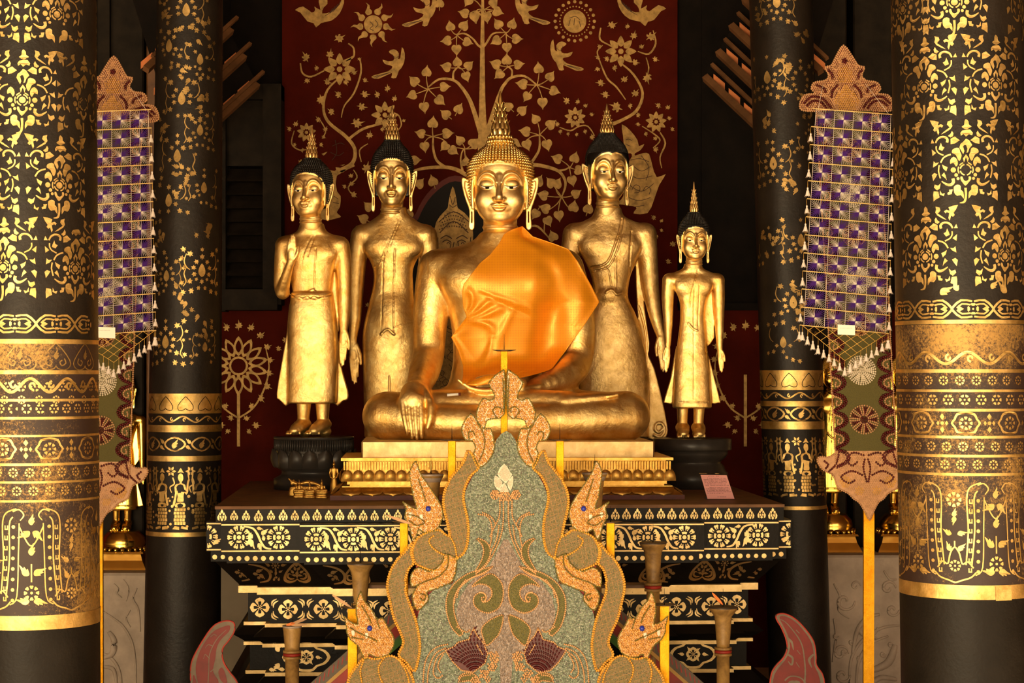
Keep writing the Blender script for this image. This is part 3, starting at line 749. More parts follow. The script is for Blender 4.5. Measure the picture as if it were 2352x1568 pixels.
    # side sprays on the wainscot
    for cx_ in (548,1712):
        pt(stroke([(cx_,860),(cx_,1025)],7))
        if cx_ < 600:
            for i in range(14):
                q_ = cr([(0,-.36),(.17,-.6),(.15,-.85),(0,-1.1),(-.15,-.85),(-.17,-.6)],2,True)
                pt(xf(q_,62,2*PI*i/14,cx_,840)); pt(xf([(x_*.6,(y_+.7)*.62-.7) for x_,y_ in q_],62,2*PI*i/14,cx_,840),.0045,0)
            pt(circ(cx_,840,22,16)); pt(circ(cx_,840,17,16),.0045,0); bigflower(cx_,840,13,6)
        for i, (dx,dy,s_,a) in enumerate([(0,-92,13,0),(28,-88,12,.5),(50,-70,12,.9),(66,-44,11,1.2),(72,-14,11,1.5),(70,16,11,1.8),(66,46,12,2.1),(52,74,12,2.5),(30,92,10,2.8),(18,120,10,1.2),(40,136,12,1.6),(24,150,9,2.4)]):
            pt(lobed(s_*.9,a,cx_+dx,840+dy)); pt(lobed(s_*.9,-a,cx_-dx,840+dy))
        for sx in (-1,1): pt(stroke([(cx_,960),(cx_+sx*35,935),(cx_+sx*60,890),(cx_+sx*70,840),(cx_+sx*60,790)],[4,4,4,3,2]))
    # small leaves round the lower part of the red field
    for (x,y,s_,a) in [(655,780,9,.4),(640,800,8,2),(668,835,8,-.6),(845,700,8,1),(862,760,9,2),(872,690,8,-1),(850,800,8,.5),(868,860,10,2.4),(862,930,10,1.2),(866,880,8,-.6),(1545,560,9,1),(1535,600,8,2)]: pt(lobed(s_,a,x,y))
    o = mb.build('wall_back', [M['wall_red'],M['wood_dark'],M['mural_gold'],M['mural_line'],M['mural_black'],M['maroon']], None, loc=(0,YW,0)); o['kind'] = 'structure'
M['maroon'] = simple('dark_red_paint', (0.10,0.012,0.008), .6)
wall()
# shuttered opening high on the left, with its frame
def shutter():
    Yq = YW-.25
    def bx(mb, x0,y0,x1,y1,d0,d1,m=0):
        a = P(x0,y1,Yq); b = P(x1,y0,Yq); mb.box((a.x,Yq+d0,a.z),(b.x,Yq+d1,b.z),m)
    mb = MB()
    bx(mb,505,195,520,715,-.04,.12); bx(mb,606,195,648,700,-.06,.14); bx(mb,505,195,648,230,-.05,.12); bx(mb,505,665,640,712,-.08,.16)
    bx(mb,520,230,606,380,.02,.08)
    for i in range(9):
        y = 385+i*31
        a = P(520,y+28,Yq); b = P(606,y,Yq)
        v = [(a.x,Yq-.02,a.z),(b.x,Yq-.02,a.z),(b.x,Yq+.08,b.z),(a.x,Yq+.08,b.z),(a.x,Yq,a.z-.01),(b.x,Yq,a.z-.01),(b.x,Yq+.10,b.z-.01),(a.x,Yq+.10,b.z-.01)]
        mb.add(v,[(0,1,2,3),(4,7,6,5),(0,4,5,1),(3,2,6,7),(0,3,7,4),(1,5,6,2)])
    struct('window_1', mb, [M['wood_old']], loc=P(560,450,Yq))
M['wood_old'] = simple('weathered_grey_timber', (0.012,0.0085,0.0055), .7, var=.5, nscale=10, bmp=.5, bscale=24, bdist=.006, spec=.12)
shutter()
# lean-to roof seen from below: battens and tiles
def roof(side):
    mb = MB()
    Y0 = 12.6
    if side > 0: o_, ux, vx = (1726,262),(-.64,-1.05),(1.0,1.0)
    # battens run down to the right, tiles between
    if side > 0: A = [(1620,178),(1650,120),(1680,60),(1710,0)]; ex = (175,165)
    else: A = [(590,195),(560,130),(530,70),(500,10)]; ex = (-165,150)
    for k in range(4):
        x0, y0 = A[k]
        for e, yy, wd, m in ((0,0,9,0),):
            a = P(x0,y0,Y0); b = P(x0+ex[0],y0+ex[1],Y0-.5)
            mb.tube([a,b],[.03,.03],4,0,False)
            a2 = P(x0+15,y0-30,Y0+.05); b2 = P(x0+15+ex[0],y0-30+ex[1],Y0-.45)
            mb.tube([a2,b2],[.016,.016],4,0,False)
        for j in range(5):
            t = .06+j*.2
            px, py = x0+ex[0]*t+8, y0+ex[1]*t-18
            q = [(px,py),(px+26,py+22 if side>0 else py+22),(px+26,py+38),(px+12,py+26),(px,py+12)]
            if side < 0: q = [(2*(x0+ex[0]*t)-x_, y_) for x_, y_ in q]
            mb.prism(q, lambda u,v,h: P(u,v,Y0-.5*t)-Vector((0,h,0)), .012, 1)
    # boards closing the slope above
    mb.prism([(A[0][0],A[0][1]-6),(A[3][0]+ (30 if side>0 else -30),A[3][1]-40),(A[3][0]+ex[0]*1.2,A[3][1]-20),(A[0][0]+ex[0]*1.1,A[0][1]+ex[1]*.95)], lambda u,v,h: P(u,v,Y0+.12-h), .03, 2)
    mb.build('trim_%d' % (1 if side < 0 else 2), [M['wood_brown'],M['tile'],M['wood_dark']], None, loc=P(A[1][0],A[1][1],Y0))['kind'] = 'structure'
roof(1); roof(-1)
# ------------------------------------------------------------------ pillars
def pillar(name, label, ctop, cbot, rtop, rbot, Y, decorate, base_mat, y0=-120, group=None):
    """ctop/cbot: centre in picture px at y=0 / y=1568; painted shaft as one mesh"""
    def cen(py): return ctop+(cbot-ctop)*py/1568
    def rad(py): return rtop+(rbot-rtop)*py/1568
    def tf(u, v, h):
        r = rad(v); a = u/r; rr = r*S(Y)+h
        c = P(cen(v), v, Y)
        return Vector((c.x+rr*math.sin(a), c.y-rr*math.cos(a), c.z))
    mb = MB(); n = 96
    zfl = HY+CZ/S(Y)                    # picture y of the floor
    rows = decorate['rows']             # list of (py, mat) breakpoints
    ys = [y0]+[r[0] for r in rows]+[zfl]
    ms = [decorate['top']]+[r[1] for r in rows]
    for k in range(len(ys)-1):
        ya, yb = ys[k], ys[k+1]; seg = max(1, int((yb-ya)/80))
        for q in range(seg):
            a_, b_ = ya+(yb-ya)*q/seg, ya+(yb-ya)*(q+1)/seg
            v = [tf(2*PI*rad(a_)*i/n, a_, 0) for i in range(n)]+[tf(2*PI*rad(b_)*i/n, b_, 0) for i in range(n)]
            mb.add(v, [(i,(i+1)%n,n+(i+1)%n,n+i) for i in range(n)], ms[k], True)
    decorate['fn'](mb, tf, cen, rad)
    o = mb.build(name, [base_mat, M['stencil'], M['worn'], M['stencil_dim'], M['lacquer']], None, loc=P(cen(zfl), zfl, Y))
    tag(o, label, 'pillar', group)
    return o
def put(mb, tf, shapes, x, y, s=1.0, m=1, r=0.0, h=.0012, drop=0.0, mx=False, sy=None):
    for q in shapes:
        if drop and random.random() < drop: continue
        try: mb.paint(xf(q, s, r, x, y, mx, sy), tf, h, m)
        except Exception: pass
def ring(mb, tf, rad, y0, y1, m=1, h=.0015, a0=-PI, a1=PI):
    n = 96; v = []
    for i in range(n+1):
        a = a0+(a1-a0)*i/n
        v += [tf(a*rad(y0), y0, h), tf(a*rad(y1), y1, h)]
    mb.add(v, [(2*i,2*i+1,2*i+3,2*i+2) for i in range(n)], m, True)
RND = motif_roundel(); SPRAY = motif_leafspray(); FL6 = motif_flower(6,11,False,False); FL8 = motif_flower(8,12,False,False)
def braid(mb, tf, y, L0, L1, m=1):
    x = L0
    while x < L1:
        for s_ in (-1,1):
            put(mb, tf, [stroke([(-44,s_*17),(-20,s_*19),(-4,s_*6),(0,0),(4,-s_*6),(20,-s_*19),(44,-s_*17)],[4,5,5,5,5,5,4],2), stroke([(-40,s_*9),(-22,s_*11),(-11,s_*2)],3.6,2), stroke([(40,s_*9),(22,s_*11),(11,s_*2)],3.6,2)], x, y, 1, m)
        put(mb, tf, motif_flower(4,13,False,False), x+46, y, 1, m); put(mb, tf, [[(-26,0),(-16,-6),(-12,0),(-16,6)],[(26,0),(16,-6),(12,0),(16,6)]], x, y, 1, m)
        x += 92
def front_deco(mb, tf, cen, rad, rows, info):
    for ri, (xs, y) in enumerate(rows):
        for x in xs:
            r = rad(y); t = (x-cen(y))/r
            t = max(-1.45, min(1.45, math.asin(max(-1,min(1,t))) if abs(t) <= 1 else t))
            dim = info.get('dim', set())
            put(mb, tf, RND, t*r, y, info['s'], 3 if (x,y) in dim else 1, drop=.25 if (x,y) in dim else .03)
    # columns continue round the back
    for y in [r[1] for r in rows]:
        for k in range(2): put(mb, tf, RND, rad(y)*(2.2+k*1.0), y, info['s'], 1)
def fl_rows(mb, tf, rad, ys, sp, m=1, shp=None, s=1.0, drop=0.0, off=0):
    for i, y in enumerate(ys):
        L = rad(y)*1.7; x = -L+off
        while x < L:
            put(mb, tf, shp or FL6, x, y, s, m, drop=drop); x += sp
def medall(mb, tf, rad, y, m=1):
    L = rad(y)*1.7; x = -L+20; k = 0
    while x < L:
        out = cr([(-33,0),(-26,-10),(-20,-22),(0,-26),(20,-22),(26,-10),(33,0),(26,10),(20,22),(0,26),(-20,22),(-26,10)],2,True)
        inn = [(a*.84,b*.80) for a,b in out]
        try: mb.paint([(a+x,b+y) for a,b in out], tf, .0012, m, holes=[[(a+x,b+y) for a,b in inn]])
        except Exception: pass
        put(mb, tf, motif_flower(8,15,False,False), x, y, 1, m)
        put(mb, tf, [xf([(0,-1),(.7,0),(0,1),(-.7,0)],7,0,0,-13),xf([(0,-1),(.7,0),(0,1),(-.7,0)],7,0,0,13),xf([(0,-1),(.7,0),(0,1),(-.7,0)],5,0,9,0),xf([(0,-1),(.7,0),(0,1),(-.7,0)],5,0,-9,0),circ(0,0,4,8)], x+52, y, 1.1, m)
        x += 104
def big_arches(mb, tf, rad, y0, y1, m=3, m2=1, bright=None):
    H = y1-y0; L = rad(y0)*1.6
    x = -L
    while x < L:
        mm = bright if (bright and abs(x-bright_x) < 40) else m
        # jewelled strap frame
        for sx in (-1,1):
            put(mb, tf, [stroke([(sx*60,y0+8-y0),(sx*36,18),(sx*28,45),(sx*30,H*.5),(sx*24,H*.83)],3.2), stroke([(sx*52,26),(sx*44,44),(sx*44,H*.5),(sx*36,H*.85)],3.2), stroke([(sx*66,40),(sx*64,H*.45),(sx*60,H*.85),(sx*44,H*.93)],2.6)], x, y0, 1, m)
            for k in range(8): put(mb, tf, [circ(sx*(53-k*.4),48+k*H*.098,4.2,8)], x, y0, 1, m)
            for k in range(8): put(mb, tf, [[(-4,-5),(-1.5,-5),(-1.5,2),(1.5,2),(1.5,-5),(4,-5),(4,5),(-4,5)]], x+sx*(37-k*.6), y0+50+k*H*.095, 1, m)
            put(mb, tf, [kranok(9,sx*1.2,sx*16,H*.52), kranok(9,sx*.6,sx*14,H*.66), stroke([(sx*52,14),(sx*66,10),(sx*76,22),(sx*68,34)],[3,3,3,2])], x, y0, 1, m)
        put(mb, tf, [stroke([(0,H*.6),(0,H*.66)],3), stroke([(-46,H*.9),(-34,H*.95),(-14,H*.98),(0,H*1.0),(14,H*.98),(34,H*.95),(46,H*.9)],3.4),
                     stroke([(-40,H*.86),(-28,H*.80),(-16,H*.82),(-10,H*.72),(0,H*.66),(10,H*.72),(16,H*.82),(28,H*.80),(40,H*.86)],3.4)], x, y0, 1, m)
        put(mb, tf, motif_flower(8,13,False,False), x, y0+H*.84, 1, m); put(mb, tf, motif_flower(8,17,False,False), x, y0+H*.2, 1, m)
        put(mb, tf, [kranok(8,PI,0,H*.4),kranok(8,0,0,H*.33)], x, y0, 1, m)
        # between the frames
        put(mb, tf, motif_flower(8,17,False,False), x+92, y0+H*.82, 1, m); put(mb, tf, [stroke([(0,H*.55),(0,H*.72)],3), kranok(12,.9,16,H*.62), kranok(12,-.9,-16,H*.62), kranok(12,1.6,18,H*.9), kranok(12,-1.6,-18,H*.9), kranok(11,0,0,H*.42), kranok(12,2.2,14,H*.28), kranok(12,-2.2,-14,H*.28), stroke([(-26,H*.2),(-10,H*.34),(0,H*.38),(10,H*.34),(26,H*.2)],3), kranok(10,0,0,H*.14)], x+92, y0, 1, m)
        x += 184
bright_x = 1e9
def deco_left(mb, tf, cen, rad):
    front_deco(mb, tf, cen, rad, [((10,158),55),((-60,88,205),250),((10,163),437),((-60,45,192),622)], dict(s=1.0, dim={(205,250)}))
    braid(mb, tf, 747, -230, 230)
    fl_rows(mb, tf, rad, [887,], 30, 1); fl_rows(mb, tf, rad, [936], 30, 1, drop=.1, off=12)
    for y, h in ((781,10),(850,9),(914,6),(954,6),(994,5),(1057,6),(1097,5),(1139,5)): ring(mb, tf, rad, y, y+h, 1)
    L = rad(885)*1.7
    put(mb, tf, scroll_wave(2*L, 15, 84, 6), -L, 885-0, 1, 1) if False else None
    put(mb, tf, scroll_wave(480, 15, 84, 6.5), -240, 886-2, 1, 1)
    for x in range(-230, 240, 80):
        put(mb, tf, [stroke(cr([(0,-30),(14,-18),(34,8),(34,22),(20,30),(4,26),(0,20),(-4,26),(-20,30),(-34,22),(-34,8),(-14,-18),(0,-30)],2),2.6,smooth=False), stroke([(20,4),(24,14),(14,20),(9,12),(15,8)],3,2), stroke([(-20,4),(-24,14),(-14,20),(-9,12),(-15,8)],3,2), kranok(9,0,0,-4)], x, 820, 1, 3)
    medall(mb, tf, rad, 1026, 1); fl_rows(mb, tf, rad, [1078], 36, 1, FL8, .9); fl_rows(mb, tf, rad, [1119], 36, 1, FL8, .9, off=8)
    fl_rows(mb, tf, rad, [936-20], 38, 1, FL8, .8, off=5)
    big_arches(mb, tf, rad, 1150, 1388, 1)
    ring(mb, tf, rad, 1396, 1428, 1)
def deco_right(mb, tf, cen, rad):
    front_deco(mb, tf, cen, rad, [((2062,2160,2330),32),((2100,2252),216),((2060,2184,2332),405),((2103,2274),596)], dict(s=1.0, dim={(2330,32)}))
    put(mb, tf, [kranok(13,.9,0,0), kranok(10,-.6,22,-8)], -70, 672); put(mb, tf, [kranok(13,-.9,0,0), kranok(10,.6,-22,-8)], 60, 668)
    braid(mb, tf, 714, -240, 240)
    for y, h in ((738,9),(848,8),(893,6),(936,6),(996,6),(1038,6),(1079,6)): ring(mb, tf, rad, y, y+h, 1)
    put(mb, tf, scroll_wave(480, 13, 96, 6.5), -240, 823, 1, 1)
    fl_rows(mb, tf, rad, [873], 36, 1, FL8, .9); fl_rows(mb, tf, rad, [916], 36, 1, FL6, 1.1, off=10); medall(mb, tf, rad, 968, 1)
    fl_rows(mb, tf, rad, [1020], 36, 1, FL8, .9, off=5); fl_rows(mb, tf, rad, [1060], 36, 1, FL8, .9)
    big_arches(mb, tf, rad, 1092, 1322, 1)
    ring(mb, tf, rad, 1328, 1360, 1)
    # one strip repaired with fresh gold leaf
    mb.paint([(28,1330),(68,1330),(68,1362),(28,1362)], tf, .003, 1)
pillar('lacquered_pillar','thick black and gold lacquered pillar at left edge, cut off by the photo frame',68,76,150,152,8.0,
       dict(top=0, rows=[(790,2),(1396,2),(1428,4)], fn=deco_left), M['lacquer_matt'])
pillar('lacquered_pillar','thick black and gold lacquered pillar at right edge, in front of the bead banner',2197,2226,149,154,8.0,
       dict(top=0, rows=[(748,2),(1328,2),(1360,4)], fn=deco_right), M['lacquer_matt'])
def people(mb, tf, x, y, s, m, fl=False):
    def q(p): return [(a*s*(-1 if fl else 1)+x, b*s+y) for a,b in p]
    for p in ([(-7,-50),(-5,-59),(0,-62),(5,-59),(7,-51),(5,-44),(2,-40),(3,-36),(11,-34),(16,-26),(14,-10),(17,6),(20,20),(15,22),(11,6),(9,-10),(7,0),(8,12),(-8,12),(-8,0),(-10,-12),(-15,-6),(-20,-14),(-21,-34),(-24,-46),(-19,-46),(-16,-34),(-15,-20),(-12,-32),(-4,-36),(-3,-40),(-6,-44)],
              [(-8,-63),(-5,-68),(0,-76),(5,-68),(8,-63),(0,-65)], [(-10,15),(10,15),(13,27),(-12,27)]):
        try: mb.paint(q(cr(p,2,True)), tf, .0014, m)
        except Exception: pass
    for r in range(5):
        for c in range(4):
            cx_, cy_ = -11+c*7.5+(r%2)*2, 33+r*9
            mb.paint(q([(cx_-3,cy_-3.6),(cx_+3.2,cy_-3.9),(cx_+3.4,cy_+3.5),(cx_-2.8,cy_+3.9)]), tf, .0014, m)
    mb.paint(q([(-20,80),(-4,76),(-2,82),(-20,86)]), tf, .0014, m); mb.paint(q([(2,78),(14,76),(20,84),(2,86)]), tf, .0014, m)
    mb.paint(q(stroke([(-21,-78),(-20,-60),(-22,-42)],[3,4,3])), tf, .0014, m)
def lower_zone(mb, tf, rad, y, sc, m):
    """figures among foliage below the bands; y = middle"""
    L = rad(y)*1.5
    for i, x in enumerate(np.arange(-L, L, 44*sc)):
        people(mb, tf, x, y, .86*sc, m, i%2 == 1)
        for k in range(7): put(mb, tf, [circ(x+22*sc+random.uniform(-7,7), y+random.uniform(-5,75)*sc, random.uniform(2.2,3.8)*sc, 7)], 0, 0, 1, m)
        for k in range(6):
            a = 2*PI*k/6; put(mb, tf, [xf([(0,-1),(.6,0),(0,1),(-.6,0)],5*sc,a+PI/2,x+22*sc+7*math.cos(a)*sc,y-58*sc+7*math.sin(a)*sc)],0,0,1,m)
        put(mb, tf, [stroke([(x+26*sc,y-44*sc),(x+30*sc,y-30*sc),(x+20*sc,y-22*sc),(x+24*sc,y-10*sc)],[3,3,3,2])],0,0,1,m)
def inner_deco(bands, specs, zone, line, m=1):
    def fn(mb, tf, cen, rad):
        for (x, y, s_, mm, dr) in specs: put(mb, tf, SPRAY, math.asin(max(-.999,min(.999,(x-cen(y))/rad(y))))*rad(y), y, s_, mm, drop=dr)
        for (dx, y) in ((-52,20),(38,75),(-8,190),(54,250),(-50,300),(0,420),(50,520),(-54,560),(10,690),(56,740)):
            for q_ in range(7): put(mb, tf, [(lobed if q_ % 3 == 0 else kranok)(7.5, random.uniform(0,6.28))], dx+random.uniform(-22,22), y+random.uniform(-34,34), 1, 3)
        for y in range(-60, int(bands[0])-30, 165): put(mb, tf, SPRAY, rad(y)*2.4, y, .8, 3)
        b0, b1, b2, b3, b4, b5 = bands
        ring(mb, tf, rad, b0, b1, m)
        for x in np.arange(-rad(b0)*1.5, rad(b0)*1.5, 46): put(mb, tf, [stroke(cr([(0,-17),(7,-10),(17,4),(15,14),(4,13),(0,10),(-4,13),(-15,14),(-17,4),(-7,-10),(0,-17)],2),1.6,smooth=False)], x, (b0+b1)/2+1, 1, 4, h=.0025)
        put(mb, tf, scroll_wave(360, 6.5, 58, 3.4), -180, (b1+b2)/2, 1, m)
        ring(mb, tf, rad, b2, b3, m)
        for x in np.arange(-rad(b3)*1.6, rad(b3)*1.6, 62):
            yy = (b3+b4)/2
            out = cr([(-26,0),(-17,-11),(0,-17),(17,-11),(26,0),(17,11),(0,17),(-17,11)],2,True)
            mb.paint([(a+x,b+yy) for a,b in out], tf, .0013, m, holes=[[(a*.82+x,b*.78+yy) for a,b in out]])
            put(mb, tf, [kranok(9,.3,x,yy), kranok(6,-1,x+31,yy-6), kranok(6,2,x+31,yy+7)],0,0,1,m)
        ring(mb, tf, rad, b4, b5, m)
        lower_zone(mb, tf, rad, *zone, m)
        ring(mb, tf, rad, line[0], line[1], m)
    return fn
pillar('lacquered_pillar','slimmer dark pillar with gold leaf sprays left of the altar, grey below its gold bands',436,418,75,88,11.6,
       dict(top=0, rows=[(1225,0)], fn=inner_deco((903,948,974,990,1044,1056),[(440,40,.8,3,.3),(400,120,.8,3,.35),(470,150,.7,3,.4),(430,240,.8,3,.4),(470,310,.7,3,.3),(420,370,.8,3,.5),(478,440,.7,3,.3),(400,470,.8,3,.5),(474,628,.82,1,.05),(395,640,.7,3,.1),(393,790,.82,1,.03),(480,800,.6,3,.4)],(1136,1.0),(1216,1226))), M['lacquer_matt'])
pillar('lacquered_pillar','slimmer dark pillar with faded gold flowers right of the altar, beside the pink notice',1793,1838,72,71,12.0,
       dict(top=0, rows=[(1165,0)], fn=inner_deco((850,895,920,932,966,984),[(1775,20,.8,3,.15),(1830,200,.8,3,.15),(1755,190,.8,3,.25),(1768,385,.82,3,.1),(1850,330,.6,3,.3),(1830,560,.8,3,.25),(1760,570,.7,3,.5),(1812,700,.8,3,.4),(1790,790,.7,3,.5)],(1066,.95),(1158,1166))), M['lacquer_matt'])
# timber posts behind the banners
def posts():
    for i, (x0, x1, Y) in enumerate(((225,330,12.9),(336,362,12.7),(1868,1945,12.9),(1960,2050,13.1))):
        mb = MB(); a = P(x0,0,Y); b = P(x1,0,Y); mb.box((a.x,Y,0),(b.x,Y+.25,5.3),0,.01)
        if i == 0: c = P(228,60,Y); d = P(255,0,Y); mb.box((c.x,Y-.05,3.9),(d.x+.0,Y-.002,5.0),0)
        struct('trim_%d' % (3+i), mb, [M['wood_old'] if i != 1 else M['wood_brown']], loc=((a.x+b.x)/2,Y,0))
posts()
# ------------------------------------------------------------------ statue sculpting
def face_outline(hx=1.0, peak=False):
    top = [(0.55,0.80),(0.2,0.87),(0,0.80 if peak else 0.885)]
    r = [(1.02,-0.75),(1.04,-0.3),(1.03,0.2),(0.88,0.58)]+top
    return r+[(-x,z) for x,z in r[::-1][1:]]
def hair_x(z):
    return float(np.interp(z, [-0.8,-0.3,0.2,0.58,0.80,0.87,0.95], [1.02,1.04,1.03,0.88,0.55,0.25,0.0]))
HAIR = np.array([(-0.8,0.98),(-0.6,1.06),(0,1.13),(0.5,1.19),(0.8,1.17),(1.0,1.09),(1.2,0.95),(1.4,0.72),(1.55,0.52),(1.70,0.42)])
def build_head(tf, base, parts, finish, h=0.02, curl=0.105, hair_mat=None, skin=None, finial='tall', fin_h=1.65, hair_top=1.7, peak=False,
               smile=0.0, ear_out=0.0, collar=False, zs=1.0, jaw=1.0, body_mb=None, spike=0.09, hair_w=1.0, fin_w=1.0):
    """tf(V)-> world; adds the head to body_mb, and hair / finial / eyes as parts of `parts`"""
    g = SDF((-1.6,-1.5,-2.05), (1.6,1.35,1.35), h)
    tab = [(-1.38,.22,-.74,-.1),(-1.29,.48,-.86,.1),(-1.05,.72,-.94,.3),(-.8,.86,-.96,.5),(-.5,.95,-.96,.7),(0,1.0,-.94,.9),(.4,1.0,-.98,1.0),(.8,.92,-.95,.95),(1.1,.75,-.8,.7),(1.25,.5,-.5,.5)]
    g.loft([(z, 0, (f+b)/2, a*(jaw if z < -.4 else 1), (b-f)/2) for z,a,f,b in tab], n=2.25, round_=0.2)
    g.loft([(-2.1,0,.22,.56,.42),(-1.9,0,.18,.60,.46),(-1.6,0,.13,.62,.50),(-1.2,0,.06,.62,.54),(-.9,0,.05,.6,.5)], k=.12, round_=0.1)
    for z in (-1.42,-1.60): # neck rings
        g.tube([(0.63*math.cos(a), .12+.52*math.sin(a), z) for a in np.linspace(0,2*PI,25)], .035, k=.06)
    for sx in (-1,1):
        g.ell((sx*.52,-.66,-.50), (.34,.30,.36), k=.22)
        g.ell((sx*.44,-1.10,.16), (.30,.20,.22), k=.14, sub=True)
        g.ell((sx*.44,-.79,.075), (.29,.20,.22), k=.03)
        g.tube([(sx*.44+sx*.30*t, -1.0, -.055+.07*t*t) for t in (-1,-.5,0,.5,1)], .035, k=.03, sub=True)
    g.ell((0,-.80,-1.12), (.27,.18,.20), k=.15)
    g.tube([(0,-.94,.34),(0,-1.04,-.05),(0,-1.19,-.42)], [.10,.115,.135], k=.10)
    for sx in (-1,1): g.ell((sx*.15,-1.06,-.50), (.11,.14,.09), k=.06)
    g.ell((0,-1.16,-.50), (.13,.12,.09), k=.05)
    for sx in (-1,1):
        pt = [(.10,.12),(.17,.31),(.30,.43),(.46,.47),(.62,.41),(.75,.26),(.82,.08)]
        ys = g.front([p[0]*sx for p in pt],[p[1] for p in pt], -.8)
        g.tube([(sx*p[0], y-.01, p[1]) for p,y in zip(pt,ys)], [.05,.07,.078,.078,.072,.06,.04], k=.04, res=3)
    def onf(pt, off):
        ys = g.front([p[0] for p in pt],[p[1] for p in pt], -.85)
        return [(p[0], y+off, p[1]) for p,y in zip(pt,ys)]
    c = smile*0.07
    g.ell((0,-.90,-.79), (.36,.14,.17), k=.12)
    g.tube(onf([(-.29,-.755+c),(-.18,-.70),(-.07,-.67),(0,-.70),(.07,-.67),(.18,-.70),(.29,-.755+c)], .0), [.022,.05,.058,.05,.058,.05,.022], k=.03, res=3)
    g.tube(onf([(-.24,-.80+c),(-.12,-.86),(0,-.875),(.12,-.86),(.24,-.80+c)], .0), [.025,.06,.068,.06,.025], k=.03, res=3)
    g.tube(onf([(-.32,-.755+c),(-.18,-.775),(0,-.765),(.18,-.775),(.32,-.755+c)], -.005), [.012,.026,.02,.026,.012], k=.015, sub=True, res=3)
    # ridge at the hairline
    ol = [(x*0.97,z) for x,z in face_outline(peak=peak)]
    ys = g.front([min(max(p[0],-.93),.93) for p in ol],[p[1] for p in ol], -.4)
    ys = np.nan_to_num(ys, nan=-.4)
    g.tube([(p[0], y+.01, p[1]) for p,y in zip(ol,ys)], .062, k=.03, res=2)
    # ears
    for sx in (-1,1):
        e = ear_out
        poly = [(.95,.05),(1.10,.27),(1.26+e,.42),(1.36+e,.40),(1.37+e,.20),(1.29+e,-.2),(1.20+e*.5,-.55),(1.15,-.80),(1.15,-1.1),(1.17,-1.40),(1.08,-1.54),(.96,-1.46),(.95,-1.1),(.95,-.8),(.95,-.3)]
        poly = [(x*sx, z) for x,z in cr(poly, 2, True)]
        g.ext(poly, -.06, .10, k=.02, r=.03)
        inner = [(1.03,-.05),(1.14,.20),(1.24+e,.28),(1.25+e,.05),(1.16+e*.5,-.35),(1.08,-.6)]
        g.ext([(x*sx, z) for x,z in inner], -.12, -.01, k=.04, r=.02, sub=True)
        g.ext([(x*sx, z) for x,z in [(1.035,-.85),(1.06,-.85),(1.065,-1.25),(1.035,-1.25)]], -.2, .2, k=.01, r=.005, sub=True)
    V, Fq = g.mesh()
    # eyes (inlay strips on the sculpted face)
    for sx in (-1,1):
        nx = 14; pv = []
        for j in range(4):
            for i in range(nx+1):
                t = i/nx*2-1
                x = sx*.44+.25*t
                zt = -.035+.055*t*t-.0*sx*t; zb = -.115+.135*t*t
                z = zt+(min(zb,zt)-zt)*j/3
                pv.append((x, z))
        y = g.front([p[0] for p in pv],[p[1] for p in pv], -.9)
        y = np.minimum(y, np.median(y)+.05)-.012
        pts = np.array([(p[0],yy,p[1]) for p,yy in zip(pv,y)])
        f = []; fm = []
        for j in range(3):
            for i in range(nx):
                f.append((j*(nx+1)+i,(j+1)*(nx+1)+i,(j+1)*(nx+1)+i+1,j*(nx+1)+i+1)); fm.append(1 if abs(i+.5-nx/2) < 1.6 else 0)
        mb = MB(); W = tf(pts)
        for ff, mm in zip(f, fm): mb.add([W[i] for i in ff], [(0,1,2,3)], mm, False)
        # lash line above
        up = [tuple(W[i]) for i in range(nx+1)]
        mb.tube(up, np.linalg.norm(np.array(tf(np.array([[0,0,0],[.011,0,0]])))[1]-np.array(tf(np.array([[0,0,0]])))[0]), n=5, mat=1)
        mb.build('eye', [M['eye_white'], M['eye_black']], parts, label='white shell eye with black iris')
    body_mb.add(tf(V), Fq, 0, True)
    # hair
    prof = HAIR.copy(); prof[:,1] *= hair_w
    prof[4:,0] = 0.8+(prof[4:,0]-0.8)*(hair_top-0.8)/0.9
    hz, hr = prof[:,0], prof[:,1]
    gh = SDF((-1.45,-1.45,-1.0), (1.45,1.5,hair_top+.15), 0.04)
    gh.loft([(z,0,.12,r,r*(1.0 if z<1 else 1)) for z,r in zip(hz,hr)], round_=0.15)
    fo = face_outline(peak=peak)
    fo = [(x*0.99,z) for x,z in fo]
    fo = [(fo[0][0],-1.2)]+fo+[(fo[-1][0],-1.2)]
    gh.ext(fo, -2, .15, r=0.01, sub=True)
    hv, hf = gh.mesh()
    hm = MB(); hm.add(tf(hv), hf, 0, True)
    # curls
    nseg = 6; tv = []; rows = 0
    z = -0.72
    cone_v = []; cone_f = []
    prev = None
